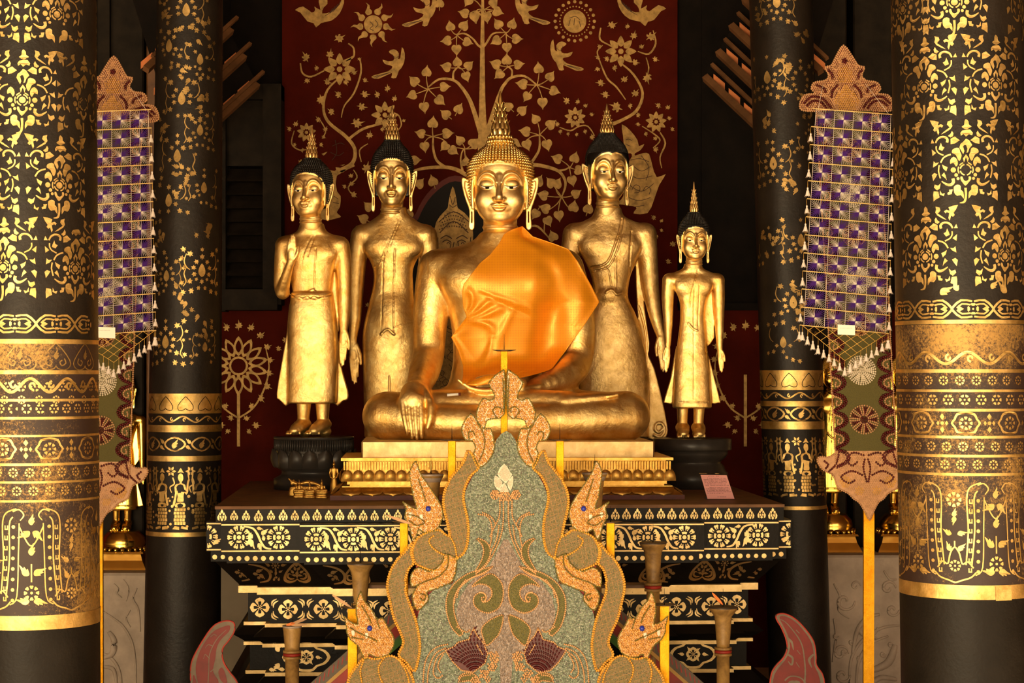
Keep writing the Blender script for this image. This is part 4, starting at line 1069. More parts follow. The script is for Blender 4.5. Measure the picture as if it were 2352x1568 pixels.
    while z < hair_top-.02:
        r = float(np.interp(z, hz, hr)); dr = (float(np.interp(z+.05, hz, hr))-float(np.interp(z-.05, hz, hr)))/.1
        nn = Vector((1, 0, -dr)).normalized()
        cnt = max(int(round(2*PI*r/curl)), 6)
        for i in range(cnt):
            a = 2*PI*(i+.0)/cnt-PI/2
            x, y = r*math.cos(a), .12+r*math.sin(a)
            if y < .12 and abs(x) < hair_x(z)*0.995 and z < .9: continue
            if peak and y < 0 and z < .86-.10*max(0,1-abs(x)/.25): continue
            nrm = Vector((math.cos(a)*nn.x, math.sin(a)*nn.x, nn.z))
            t1 = Vector((-math.sin(a), math.cos(a), 0)); t2 = nrm.cross(t1)
            c0 = Vector((x, y, z)); b = len(cone_v); rr = curl*.50
            for q in range(nseg):
                an = 2*PI*q/nseg
                cone_v.append(c0+t1*rr*math.cos(an)+t2*rr*math.sin(an)-nrm*.02)
            for q in range(nseg):
                an = 2*PI*q/nseg
                cone_v.append(c0+(t1*math.cos(an)+t2*math.sin(an))*rr*.72+nrm*spike*.45)
            cone_v.append(c0+nrm*spike)
            for q in range(nseg):
                w = (q+1)%nseg
                cone_f.append((b+q,b+w,b+nseg+w,b+nseg+q)); cone_f.append((b+nseg+q,b+nseg+w,b+2*nseg))
        z += curl*.92*max(.45, math.sqrt(1/(1+dr*dr)))
    hm.add(tf(np.array([tuple(v) for v in cone_v])), cone_f, 0, True)
    hm.build('hair', hair_mat, parts, label='rows of small snail curls')
    # finial
    fm = MB(); z0 = hair_top
    w = 1.0*fin_w
    if collar:
        fm2 = [(0.40,z0-.06),(0.46,z0),(0.47,z0+.06),(0.43,z0+.12),(0.44,z0+.16),(0.40,z0+.24),(.33,z0+.28)]
        add_lathe_tf(fm, fm2, tf, 28)
        for rr_, zz, nn_ in ((.47,z0+.03,22),(.43,z0+.2,20)):
            for i in range(nn_):
                a = 2*PI*i/nn_
                v = np.array(BEAD[0])*np.array([.055,.055,.08])+np.array([rr_*math.cos(a),rr_*math.sin(a)+.05,zz])
                fm.add(tf(v), BEAD[1], 0, True)
        z0 += .27
    H = fin_h
    core = [(.30*w,z0-.05),(.34*w,z0+.03),(.34*w,z0+.10*H),(.29*w,z0+.22*H),(.22*w,z0+.36*H),(.165*w,z0+.5*H),(.12*w,z0+.65*H),(.08*w,z0+.82*H),(.045*w,z0+.94*H),(.012,z0+H)]
    add_lathe_tf(fm, core, tf, 16)
    tiers = [(0.0,.35,.34,8,.09),(0.10,.33,.38,8,.08),(.26,.26,.36,7,.08),(.44,.18,.30,6,.07)] if finial == 'tall' else [(0.0,.34,.34,12,.06),(0.14,.30,.32,10,.06),(.30,.24,.30,8,.05),(.48,.17,.28,6,.03)]
    for t0, rr_, lh, nn_, out in tiers:
        for i in range(nn_):
            a = 2*PI*(i+.5*(tiers.index((t0,rr_,lh,nn_,out))%2))/nn_ - PI/2
            er = Vector((math.cos(a), math.sin(a), 0)); et = Vector((-math.sin(a), math.cos(a), 0))
            hw = PI*rr_*w/nn_*1.15
            lay = [(0,.0,1.0),(.25,.025,1.05),(.5,.01,.8),(.75,.02,.45),(.92,.06+out*.3,.2),(1.0,.05+out,.02)]
            vv = []; ff = []
            for (tt, oo, ww) in lay:
                zz = z0+H*(t0+lh*tt); base_r = float(np.interp(zz, [c_[1] for c_ in core], [c_[0] for c_ in core]))
                cc = er*(base_r*0.97+oo*w)+Vector((0,.05,zz))
                vv += [cc-et*hw*ww, cc+er*.035*w*ww, cc+et*hw*ww, cc-er*.05*w]
            for k_ in range(len(lay)-1):
                for q in range(4):
                    p_=(q+1)%4; ff.append((k_*4+q,k_*4+p_,(k_+1)*4+p_,(k_+1)*4+q))
            fm.add(tf(np.array([tuple(v) for v in vv])), ff, 0, True)
    fm.build('flame_finial', finish, parts, label='gilded flame finial')
def add_lathe_tf(mb, prof, tf, n, y0=.05):
    v = []; f = []
    for r, z in prof:
        for i in range(n):
            a = 2*PI*i/n; v.append((r*math.cos(a), y0+r*math.sin(a), z))
    for k in range(len(prof)-1):
        for i in range(n):
            j=(i+1)%n; f.append((k*n+i,k*n+j,(k+1)*n+j,(k+1)*n+i))
    mb.add(tf(np.array(v)), f, 0, True)
def mk_tf(org, s, yaw=0.0, zs=1.0, tilt=0.0, roll=0.0):
    """local normalized coords -> world at org"""
    R = (Matrix.Rotation(yaw, 3, 'Z') @ Matrix.Rotation(tilt, 3, 'X') @ Matrix.Rotation(roll, 3, 'Y'))
    R = np.array(R)
    o = np.array(org)
    def tf(V):
        V = np.asarray(V, float)*np.array([1,1,zs])*s
        return V @ R.T + o
    return tf
def finger_set(g, base, tips, r0, r1, k=1.5, bend=0.0):
    for b, t in zip(base, tips):
        m = tuple((b[i]+t[i])/2 + (0, -bend, 0)[i] for i in range(3))
        g.tube([b, m, t], [r0, (r0+r1)/2, r1], k=k)
def frame(cx, zb, Y, k=1.0):
    o = np.array(P(cx, zb, Y)); s = S(Y)*k
    return lambda V: np.asarray(V, float)*s+o
# ================================================================== seated Buddha
YC = 11.3
def seated_buddha():
    cx, zb = 1143, 1003
    T = thing('seated_buddha_statue', P(cx, zb, YC), 'largest gilded Buddha, seated at the centre, one hand reaching down over the knee', 'statue')
    tf = frame(cx, zb, YC)
    g = SDF((-325,-262,-4), (362,125,482), 2.3)
    # torso
    g.loft([(20,0,5,150,85),(70,-2,5,135,84),(120,-2,5,112,78),(180,-4,4,98,72),(250,-2,0,104,76),(320,0,-4,120,84),(370,0,-4,138,84),(410,2,0,142,70),(432,4,2,108,56),(450,6,2,64,50),(472,7,2,45,44)], n=2.3, round_=10)
    g.ell((-60,-46,350), (60,36,40), k=34); g.ell((64,-46,350), (60,36,40), k=34)
    # right arm (picture left)
    g.ell((-132,0,386), (46,44,42), k=30)
    g.tube([(-140,2,385),(-150,0,320),(-156,-4,250),(-158,-14,190),(-166,-62,150),(-173,-112,124),(-176,-138,112)], [44,42,39,36,35,29,25], k=8, res=3)
    # hand over the knee
    g.tube([(-176,-140,112),(-181,-160,100),(-184,-178,84)], [25,30,30], k=8, flat=(1.12,.8,1))
    for i in range(4):
        bx = -208+i*13.5
        zt = [12,4,2,5][i]; tx = -198+i*10.6
        g.tube([(bx,-190,86),(bx+(tx-bx)*.45,-202,50),(tx,-206,24),(tx+1,-203,zt)], [7.6,6.3,5.4,4.0], k=.6, res=2)
    g.tube([(-162,-165,108),(-148,-190,86),(-145,-206,54),(-152,-210,26)], [11,9.5,8,4.5], k=2, res=2)
    # left arm (picture right)
    g.ell((148,0,386), (46,44,42), k=30)
    g.tube([(152,2,385),(176,2,310),(184,2,240),(180,-8,178),(160,-50,146),(118,-100,124),(84,-128,114)], [46,43,41,38,36,28,21], k=8, res=3)
    g.tube([(84,-128,116),(50,-146,112),(12,-156,110)], [21,21,17], k=6, flat=(1,1.5,.62))
    for i,(zz,yy,tx,tz) in enumerate([(112,-176,-86,132),(109,-164,-62,122),(108,-152,-56,120),(108,-140,-50,118)]):
        g.tube([(20,yy,zz),(-25,yy-3,zz-5),(-60,yy-2,zz+2),(tx,yy,tz)], [9,7.5,6,3.5], k=1.6, res=2)
    g.tube([(56,-170,124),(20,-184,134),(-20,-182,136),(-44,-176,133)], [10,9,8,5], k=3, res=2)
    # thighs and legs
    g.tube([(-60,0,52),(-160,-50,52),(-248,-112,50)], [62,56,52], k=20)
    g.tube([(60,0,52),(180,-50,52),(286,-112,50)], [62,56,52], k=20)
    g.tube([(-246,-118,50),(-150,-158,40),(-30,-178,36),(90,-176,34)], [51,42,38,36], k=14, res=2)
    g.tube([(286,-118,50),(200,-152,44),(80,-176,40),(-40,-180,34)], [54,50,44,36], k=14, res=2)
    # crossing shin and foot lying on top
    g.tube([(-240,-112,56),(-120,-138,72),(0,-156,78),(110,-164,80),(160,-166,84)], [46,38,33,29,23], k=6, res=2)
    g.tube([(150,-166,84),(200,-160,90),(240,-154,94),(262,-150,96)], [20,17,13,9], k=6, res=2, flat=(1,1.5,.8))
    for i in range(4): g.tube([(246,-168+i*10,94),(266,-166+i*10,98-i)], [6,4.5], k=2)
    # under foot
    # thin seat slab under the legs
    
    # clamp the bottom
    g.cutz(-3)
    V, Fq = g.mesh(); V = relax(V, Fq, 1, .4)
    body = MB(); body.add(tf(V), Fq, 0, True)
    hs = 62*S(YC); horg = np.array(P(1149, 434, YC)) + np.array([0, -.12*hs, 0])
    bh = MB()
    build_head(mk_tf(horg, hs, yaw=-0.03, zs=1.0, tilt=-0.02), None, T, M['gold_bright'], h=0.02, curl=.118, hair_mat=M['gold_bright'], fin_h=1.66, hair_top=1.70,
               collar=True, ear_out=.06, body_mb=bh, spike=.105, jaw=1.0, smile=.6)
    k = len(body.F)
    body.add(bh.V, bh.F, 1, True)
    body.build('body', [M['gold'], M['gold_face']], T)
    return T, g, tf
SB, GB, TFB = seated_buddha()
# ------------------------------------------------------------------ orange brocade robe
def robe():
    outL = [(57,484),(32,476),(14,465),(4,445),(-19,417),(-40,400),(-64,369),(-78,351),(-82,331),(-79,296),(-71,276),(-107,229),(-92,200),(-80,165),(-80,148),(-81,120)]
    outR = [(57,484),(81,460),(129,444),(163,431),(184,403),(215,348),(234,310),(205,265),(153,193),(119,148),(67,129),(5,118),(-40,112)]
    zl = np.array([p[1] for p in outL]); xl = np.array([p[0] for p in outL])
    zr = np.array([p[1] for p in outR]); xr = np.array([p[0] for p in outR])
    n, m = 110, 100
    # resample both edges by arc length
    def arc(x, z, n):
        q = resample(list(zip(x, z)), 1.0); t = np.linspace(0, len(q)-1, n)
        return np.interp(t, range(len(q)), q[:,0]), np.interp(t, range(len(q)), q[:,1])
    # rows pair the two edges by fraction of height
    f = np.linspace(0, 1, n)
    ZL = 484-f*(484-122); ZR = 484-f*(484-116)
    XL = np.interp(-ZL, -zl, xl); XR = np.interp(-ZR, -zr, xr)
    XR[-14:] = XR[-14]+(np.linspace(0,1,14)**1.5)*(-52-XR[-14])
    u = np.linspace(0, 1, m)
    X = XL[:,None]*(1-u)+XR[:,None]*u; Z = ZL[:,None]*(1-u)+ZR[:,None]*u
    Y0 = GB.front(X, Z)
    # cloth is taut: fill gaps beyond the body and smooth
    for _ in range(3):
        pass
    Yn = Y0.copy()
    bad = np.isnan(Yn)
    Yn[bad] = 0
    w = (~bad).astype(float)
    far = np.where(bad, np.nan, Yn)
    for i in range(n):
        row = far[i]; ok = ~np.isnan(row)
        if ok.sum() > 3:
            xs = np.where(ok)[0]; Yn[i] = np.interp(np.arange(m), xs, row[xs])
    Yn = np.minimum(Yn, 10)
    base = Yn.copy()
    for _ in range(60):
        p = np.pad(Yn, 1, mode='edge')
        sm = (p[:-2,1:-1]+p[2:,1:-1]+p[1:-1,:-2]+p[1:-1,2:])/4
        Yn = np.minimum(sm, base)   # never inside the body
    for _ in range(6):
        p = np.pad(Yn, 1, mode='edge'); Yn = (p[:-2,1:-1]+p[2:,1:-1]+p[1:-1,:-2]+p[1:-1,2:])/4
    Yn = Yn-6
    # folds pulling from the waist corner and across the chest
    def fold(pts, amp, wd):
        q = resample(cr(pts,4), 4.0); D_ = np.full(X.shape, 1e9); T_ = np.zeros(X.shape)
        for i_, (x_, z_) in enumerate(q):
            d_ = np.hypot(X-x_, Z-z_); m_ = d_ < D_; D_ = np.where(m_, d_, D_); T_ = np.where(m_, i_/(len(q)-1), T_)
        return -amp*np.exp(-(D_/(wd*(.6+T_*.9)))**2)*np.sin(PI*np.clip(T_*.94+.05,0,1))**.5
    for a_ in [([(-74,278),(-60,300),(-58,324),(-72,342)],7,6),([(-72,274),(-44,290),(-20,310),(-2,314)],7,6),([(-72,270),(-36,276),(0,292),(16,300)],6,6),([(-70,264),(-36,262),(-14,250),(-12,228)],7,7),
               ([(-14,226),(-20,196),(-34,168),(-60,150)],5,8),([(40,300),(24,270),(6,230),(-8,190),(-30,150)],5,12),([(-40,336),(0,322),(60,300),(110,272)],3,7),([(-40,330),(10,306),(60,284),(100,262)],-3,6),
               ([(-98,228),(-84,205),(-70,170),(-66,135)],5,8),([(-60,150),(-20,142),(30,150)],4,8),([(64,460),(110,420),(170,360),(200,300)],4,18),([(130,430),(150,340),(150,250),(110,170)],6,20),([(90,440),(84,340),(80,240),(60,150)],5,18),([(190,380),(200,320),(180,250)],5,16)]: Yn += fold(*a_)
    Yn += 1.2*np.sin(X/23+Z/31)*np.cos(Z/27)
    ed = np.minimum(u[None,:], 1-u[None,:])
    Yn += -2*np.exp(-ed/.02)
    verts = np.stack([X, Yn, Z], -1).reshape(-1,3)
    back = verts+np.array([0, 2.2, 0])
    faces = []
    N = n*m
    for i in range(n-1):
        for j in range(m-1):
            a,b,c,d = i*m+j, (i+1)*m+j, (i+1)*m+j+1, i*m+j+1
            faces.append((a,b,c,d)); faces.append((a+N,d+N,c+N,b+N))
    rim = [(0,j) for j in range(m)]+[(i,m-1) for i in range(1,n)]+[(n-1,j) for j in range(m-2,-1,-1)]+[(i,0) for i in range(n-2,0,-1)]
    for q in range(len(rim)):
        a = rim[q][0]*m+rim[q][1]; b = rim[(q+1)%len(rim)][0]*m+rim[(q+1)%len(rim)][1]
        faces.append((a,b,b+N,a+N))
    Wv = np.concatenate([verts, back]); kk = 1+Wv[:,1]*S(YC)/YC
    Wv[:,0] = (Wv[:,0]+1143-HX)*kk-(1143-HX); Wv[:,2] = (Wv[:,2]-(1003-HY))*kk+(1003-HY)
    mb = MB(); mb.add(TFB(Wv), faces, 0, True)
    uv = np.stack([X, Z], -1).reshape(-1,2)/100.0
    mb.uv = np.concatenate([uv, uv])
    m_, nt, b = mat_new('orange_brocade')
    tc = nt.nodes.new('ShaderNodeTexCoord')
    # small woven gold squares in groups of four
    br = nt.nodes.new('ShaderNodeTexVoronoi'); br.inputs['Scale'].default_value = 9.0; br.inputs['Randomness'].default_value = 0.0; br.distance = 'CHEBYCHEV'
    nt.links.new(tc.outputs['UV'], br.inputs['Vector'])
    b2 = nt.nodes.new('ShaderNodeTexVoronoi'); b2.inputs['Scale'].default_value = 27.0; b2.inputs['Randomness'].default_value = 0.0; b2.distance = 'MANHATTAN'
    nt.links.new(tc.outputs['UV'], b2.inputs['Vector'])
    m1 = mrange(nt, br.outputs['Distance'], .40, .44, 0, 1); m2 = mrange(nt, b2.outputs['Distance'], .26, .36, 0, 1)
    mul = nt.nodes.new('ShaderNodeMath'); mul.operation = 'MAXIMUM'
    nt.links.new(m1.outputs[0], mul.inputs[0]); nt.links.new(m2.outputs[0], mul.inputs[1])
    r = ramp(nt, mul.outputs[0], [(0.2,(0.74,0.21,0.005)),(0.8,(0.90,0.36,0.014))])
    nt.links.new(r.outputs[0], b.inputs['Base Color'])
    mm = mrange(nt, mul.outputs[0], 0, 1, 0.05, 0.3); nt.links.new(mm.outputs[0], b.inputs['Metallic'])
    b.inputs['Roughness'].default_value = 0.36
    
    bump(nt, b, mul.outputs[0], 0.25, 0.002)
    o = mb.build('brocade_robe', m_, None, loc=P(1143, 860, YC-.2))
    tag(o, 'orange patterned brocade robe draped over one shoulder of the large seated Buddha', 'robe')
robe()
# ================================================================== standing figures
def standing(name, label, cx, zb, Y, D, Yhead=0, group=None, h=1.7, mat='gold', detail=True, cat='statue'):
    """all numbers are heights above zb and offsets from cx in picture units at the figure's own depth"""
    T = thing(name, P(cx, D.get('foot_py', zb), Y), label, cat, group)
    ks = D.get('ks', 1.0); tf = frame(cx, zb, Y, ks)
    lo, hi = D['box']
    g = SDF(lo, hi, h)
    K = D.get('k', 1.0)
    for p in D.get('flares', []): g.ext(cr(p[0],2,True) if p[3] else p[0], p[1], p[2], k=3*K, r=2.5*K)
    for L in D['lofts']: g.loft(L[0], n=L[1], k=L[2], round_=L[3])
    for e in D.get('ells', []): g.ell(e[0], e[1], k=e[2])
    for t in D['tubes']: g.tube(t[0], t[1], k=t[2], res=3, flat=t[3] if len(t) > 3 else (1,1,1))
    if D.get('neck'): pass
    for hnd in D.get('hands', []):
        wx, wy, wz, tx, tz, sc, side = hnd          # wrist, fingertips, scale, side of the thumb
        dx, dz = tx-wx, tz-wz; L = math.hypot(dx, dz); ux, uz = dx/L, dz/L; nx, nz = -uz, ux
        pm = (wx+ux*L*.42, wy, wz+uz*L*.42)
        g.tube([(wx,wy,wz),(wx+ux*L*.2,wy,wz+uz*L*.2),pm], [6.5*sc,9*sc,9.5*sc], k=3*sc, flat=(1,.7,1), res=2)
        for i in range(4):
            o_ = (i-1.5)*4.6*sc; ln = [.93,1.0,.97,.84][i]
            st = (pm[0]+nx*o_-ux*2, wy-1, pm[2]+nz*o_-uz*2); en = (wx+ux*L*ln+nx*o_*.75, wy-3*sc, wz+uz*L*ln+nz*o_*.75)
            md = ((st[0]+en[0])/2, wy-4*sc, (st[2]+en[2])/2)
            g.tube([st, md, en], [3.3*sc,2.9*sc,1.9*sc], k=.8*sc, res=2)
        b0 = (wx+ux*L*.15+nx*side*6*sc, wy-2, wz+uz*L*.15+nz*side*6*sc)
        g.tube([b0, (wx+ux*L*.36+nx*side*12*sc, wy-4*sc, wz+uz*L*.36+nz*side*12*sc),(wx+ux*L*.58+nx*side*12.5*sc, wy-4*sc, wz+uz*L*.58+nz*side*12.5*sc)], [4*sc,3.4*sc,2.2*sc], k=2*sc, res=2)
    for f in D.get('feet', []):
        ax_, az, tx, tz, w, ty = f                       # ankle, toes
        g.tube([(ax_, 4, az),( (ax_*.45+tx*.55), ty*.5, az*.45+tz*.4+w*.2),(tx*.9+ax_*.1, ty*.85, w*.42+tz*.2)], [w*.62,w*.55,w*.4], k=4*K, flat=(1.15,1,.85), res=2)
        g.ell((ax_+(ax_-tx)*.15, 12, az*.35), (w*.55,w*.6,w*.5), k=4*K)
        for i in range(5):
            o_ = (i-2)*w*.235
            g.tube([(tx+o_*1.0, ty*.82, w*.3+tz*.3),(tx+o_*1.08-(0), ty+abs(i-1)*1.5, w*.14+tz)], [w*.15, w*(.14 if i else .17)], k=.8)
    for gr in D.get('grooves', []):
        pts, rad = gr[0], gr[1]
        q = cr(pts, 5) if len(pts) > 2 else [tuple(x) for x in resample(pts, 6)]
        ys = g.front([p[0] for p in q], [p[1] for p in q])
        q3 = [(p[0], y+.2, p[1]) for p, y in zip(q, ys) if not np.isnan(y)]
        if len(q3) > 1: g.tube(q3, rad, k=1.0, sub=True)
    for gr in D.get('ridges', []):
        pts, rad = gr[0], gr[1]
        q = cr(pts, 5) if len(pts) > 2 else [tuple(x) for x in resample(pts, 6)]
        ys = g.front([p[0] for p in q], [p[1] for p in q])
        q3 = [(p[0], y+rad*.2, p[1]) for p, y in zip(q, ys) if not np.isnan(y)]
        if len(q3) > 1: g.tube(q3, rad, k=2.0)
    V, Fq = g.mesh()
    body = MB(); body.add(tf(V), Fq, 0, True)
    H = D['head']
    hs = H['u']*S(Y)*ks; horg = np.array(P(cx+(H['x']-H.get('cx',cx))*ks, zb-(H.get('zb',zb)-H['y'])*ks, Y))+np.array([0, -H.get('fwd', .1)*hs, 0])
    hb = MB()
    build_head(mk_tf(horg, hs, yaw=H.get('yaw',0), zs=H['zs'], tilt=H.get('tilt',0)), None, T, M['gold_finial'], h=H.get('h',.024), curl=H.get('curl',.12), hair_mat=H.get('hair', M['black_hair']),
               fin_h=H['fin']/H['u']/H['zs'], hair_top=H['top']/H['u']/H['zs'], peak=H.get('peak',False), smile=H.get('smile',.3), finial=H.get('finial','tall'), collar=False, ear_out=H.get('ear',.05),
               body_mb=hb, spike=H.get('spike',.075), jaw=H.get('jaw',1.0), fin_w=H.get('fw',1.0), hair_w=H.get('hw',1.0))
    body.add(hb.V, hb.F, 1, True)
    body.build('body', [M[mat], M['gold_face'] if mat != 'gold_statue' else M[mat]], T)
    return T, g, tf
# ---- A: small left figure with raised hand
def fig_A():
    cx, zb = 716, 1000
    D = dict(box=((-92,-78,-3),(98,48,500)),
      lofts=[([(74,0,6,56,30),(110,1,5,57,31),(200,2,4,57,31),(280,0,3,53,30),(316,0,2,48,27)], 2.6, 4, 4),
             ([(318,2,2,44,25),(345,0,2,46,26),(378,-1,0,52,29),(410,-2,0,60,31),(440,0,2,66,28),(458,0,3,54,22),(470,0,4,34,24),(488,0,4,27,23)], 2.3, 5, 5),
             ([(310,0,1,47,27.5),(319,0,0,48.5,29.5),(330,0,1,46,27)], 2.4, 2, 4)],
      ells=[((-30,-14,418),(26,13,18),14),((30,-14,418),(26,13,18),14),((-62,2,438),(20,20,18),14),((62,2,438),(20,20,18),14)],
      tubes=[([(-65,2,436),(-68,2,390),(-70,0,345),(-66,-6,328)], [19,18.5,17,15.5], 5),
             ([(-66,-8,330),(-58,-26,356),(-48,-40,384),(-43,-46,398)], [15,12.5,9.5,8], 4),
             ([(67,2,436),(72,4,390),(74,4,340),(74,2,280),(74,0,248)], [20,19,17,13.5,9.5], 5),
             ([(-18,2,80),(-19,3,50),(-20,5,28)], [17,14.5,13], 2, (1,.95,1)), ([(25,2,80),(25,3,50),(26,5,28)], [17,14.5,13], 2, (1,.95,1))],
      flares=[([(-52,300),(-58,240),(-72,160),(-82,96),(-76,82),(-46,80),(-42,290)], 8, 20, True), ([(50,290),(58,240),(64,170),(82,104),(82,84),(72,80),(46,80),(44,280)], 8, 20, True),
              ([(46,420),(60,420),(62,240),(46,240)], 10, 16, False)],
      hands=[(-42,-46,394,-39,458,1.15,-1),(74,-2,250,72,160,1.05,1)],
      feet=[(-20,26,-38,2,27,-36),(26,26,6,2,27,-36)],
      grooves=[([(-47,322),(-36,316),(-28,317),(-18,313),(-8,318),(0,312),(8,318),(18,313),(30,317),(46,324)], 1.6), ([(2,455),(-6,440),(-14,420),(-20,395)], 1.2), ([(10,458),(4,442),(-2,424),(-6,410)], 1.2), ([(12,428),(10,380),(8,330)], 1.3)],
      ridges=[([(-1,332),(6,334),(10,330)], 2.2)],
      head=dict(x=714, y=441, u=40, zs=1.10, yaw=-0.22, tilt=-.06, fin=74, top=78, smile=1.3, finial='tall', fwd=.15, curl=.118, fw=.95))
    return standing('standing_buddha_statue', 'golden standing Buddha at far left, right palm raised, on black lotus stand', cx, zb, 11.45, D)
# ---- B: tall figure behind, left
def fig_B():
    cx, zb = 905, 1003
    D = dict(box=((-108,-62,-3),(108,50,550)),
      lofts=[([(-3,-6,4,62,34),(60,-6,4,63,34),(110,-6,4,64,34),(190,-6,3,66,35),(245,-7,2,64,33),(300,-6,1,53,29),(350,-2,0,46,26),(385,-2,-1,46,27),(418,-2,-2,60,31),(450,-1,0,74,33),(478,0,2,74,28),(498,0,3,50,25),(512,0,4,33,25),(528,0,4,28,24)], 2.4, 4, 5)],
      ells=[((-34,-16,432),(30,14,18),16),((34,-16,432),(30,14,18),16),((-74,2,462),(22,22,22),16),((74,2,462),(22,22,22),16),((0,-14,270),(30,20,50),20)],
      tubes=[([(-76,2,462),(-84,3,410),(-88,3,340),(-90,0,270),(-94,-2,225)], [23,21,18,14,9], 5),
             ([(76,2,462),(82,4,410),(80,4,340),(78,2,270),(78,0,225)], [23,21,18,14,9], 5)],
      flares=[([(56,420),(70,420),(72,100),(40,60)], 8, 16, False)],
      hands=[(-94,-4,226,-88,122,1.2,1),(78,-2,226,74,130,1.1,1)],
      grooves=[([(12,500),(4,480),(-6,455),(-18,425),(-34,398),(-50,385)], 1.2), ([(18,500),(8,476),(-2,450),(-14,420),(-30,392)], 1.0), ([(4,430),(2,380),(1,300),(2,240)], 1.3), ([(-20,430),(-24,380),(-26,300),(-27,250)], 1.0),
               ([(-10,0),(-8,60),(-9,140)], 1.3), ([(2,250),(18,256),(36,262),(58,264)], 1.0)],
      ridges=[([(-27,235),(-18,244),(-10,246),(-4,240),(2,235)], 2.4)],
      head=dict(x=901, y=412, u=41, zs=1.19, yaw=0.02, tilt=-.03, fin=80, top=90, smile=.8, finial='short', fwd=.15, curl=.112, jaw=.88, fw=1.15, hw=.97))
    return standing('standing_buddha_statue', 'tall golden standing Buddha with black curls behind the seated Buddha, to its left', cx, zb, 12.2, D)
def fig_C():
    cx, zb = 1397, 1003
    D = dict(box=((-112,-62,-16),(150,50,560)),
      lofts=[([(-3,10,4,82,34),(90,12,4,82,36),(160,12,4,78,36),(240,10,3,66,35),(284,8,2,54,31),(320,6,1,40,28),(365,6,0,44,29),(400,6,-2,58,32),(430,4,-1,72,34),(460,2,1,80,32),(488,2,3,70,26),(506,0,4,38,25),(528,0,4,29,24)], 2.4, 4, 5)],
      ells=[((-32,-16,436),(30,14,20),16),((38,-16,436),(30,14,20),16),((-78,2,464),(24,22,24),16),((84,2,464),(24,22,24),16),((4,-18,325),(26,14,16),10)],
      tubes=[([(-80,2,466),(-88,3,410),(-90,3,340),(-90,0,270)], [24,22,18,14], 5),
             ([(86,2,466),(92,4,410),(98,4,340),(108,2,280),(120,0,236)], [25,22,19,15,11], 5)],
      flares=[([(62,430),(78,430),(80,330),(96,215),(92,190),(106,160),(124,90),(136,30),(137,8),(126,-6),(92,-4),(84,60),(70,250)], 6, 22, True)],
      hands=[(120,-2,238,128,150,1.1,-1),(-90,-2,270,-88,190,1.1,1)],
      grooves=[([(30,500),(24,470),(12,435),(0,405),(-16,392),(-40,388)], 2.0), ([(36,500),(30,465),(20,430),(8,402),(-6,386),(-30,380)], 1.6), ([(52,470),(48,410),(50,360),(52,330)], 1.8), ([(48,340),(70,300),(86,240),(90,160),(92,60)], 2.2), ([(-10,388),(0,378),(6,345)], 1.4)],
      ridges=[([(-6,330),(6,336),(18,326),(30,330)], 3.0), ([(14,410),(16,360),(14,335)],1.6),([(126,18),(116,10),(108,18),(112,30),(124,30),(130,14),(120,0),(106,4)],3.2)],
      head=dict(x=1396, y=398, u=42, zs=1.16, yaw=0.20, tilt=-.05, fin=68, top=93, smile=.2, finial='short', fwd=.15, curl=.075, spike=.045, peak=True, fw=1.1, jaw=.95, ear=.1))
    return standing('standing_buddha_statue', 'tall golden standing Buddha with rough dark hair behind the seated Buddha, to its right', cx, zb, 12.2, D, mat='gold_old')
def fig_D(cx=1592, zb=1005, Y=11.55, ks=1.0, label='smallest golden standing Buddha at far right of the altar, arms hanging, on plain black stand', mat='gold', hair=None):
    D = dict(ks=ks, box=((-80,-52,-3),(84,44,412)), k=.8,
      lofts=[([(68,-2,5,43,26),(76,-2,5,45,27),(140,-2,4,41,25),(215,-2,3,34,22),(255,-1,2,30,20),(280,-1,1,28.5,18),(312,0,0,31,19),(342,0,0,43,22),(362,0,1,55,21),(376,0,3,50,17),(388,0,4,25,18),(400,0,4,20,17)], 2.4, 3, 3)],
      ells=[((-22,-10,345),(20,12,17),8),((22,-10,345),(20,12,17),8),((-54,2,362),(15,14,15),8),((56,2,362),(15,14,15),8)],
      tubes=[([(-56,2,362),(-58,2,320),(-57,2,270),(-58,0,215)], [14.5,14,11,7], 3),
             ([(58,2,362),(59,3,320),(60,2,270),(61,0,205)], [14.5,14,11,7], 3),
             ([(-24,2,74),(-24,3,50),(-24,5,26)], [13.5,12,11], 2), ([(14,2,74),(13,3,50),(12,5,26)], [13.5,12,11], 2)],
      flares=[([(-38,210),(-50,140),(-66,86),(-64,80),(-40,80),(-34,120)], 6, 14, True), ([(32,200),(48,145),(63,84),(60,80),(40,80),(32,120)], 6, 14, True), ([(28,350),(48,350),(50,230),(40,215),(28,205)], 6, 13, False)],
      hands=[(-58,-2,216,-62,150,.72,-1),(61,-2,208,66,150,.72,1)],
      feet=[(-24,24,-25,0,23,-34),(12,24,12,0,23,-34)],
      grooves=[([(10,385),(2,360),(-6,330),(-10,300)], 1.2), ([(2,350),(0,300),(0,245)], 1.1), ([(12,350),(11,300),(10,250)], 1.0), ([(-34,82),(34,82)], 1.0), ([(0,240),(0,180),(0,90)], 1.0)],
      ridges=[([(-12,262),(-2,250),(8,245)], 1.8)],
      head=dict(cx=1592, zb=1005, hair=hair or M['black_hair'], x=1594, y=553, u=30, zs=1.12, yaw=0.04, tilt=-.02, fin=70, top=66, smile=.3, finial='tall', fwd=.15, curl=.125, fw=.85, ear=.0, hw=.98))
    return standing('standing_buddha_statue', label, cx, zb, Y, D, h=1.5, mat=mat)
fig_A(); fig_B(); fig_C(); fig_D()
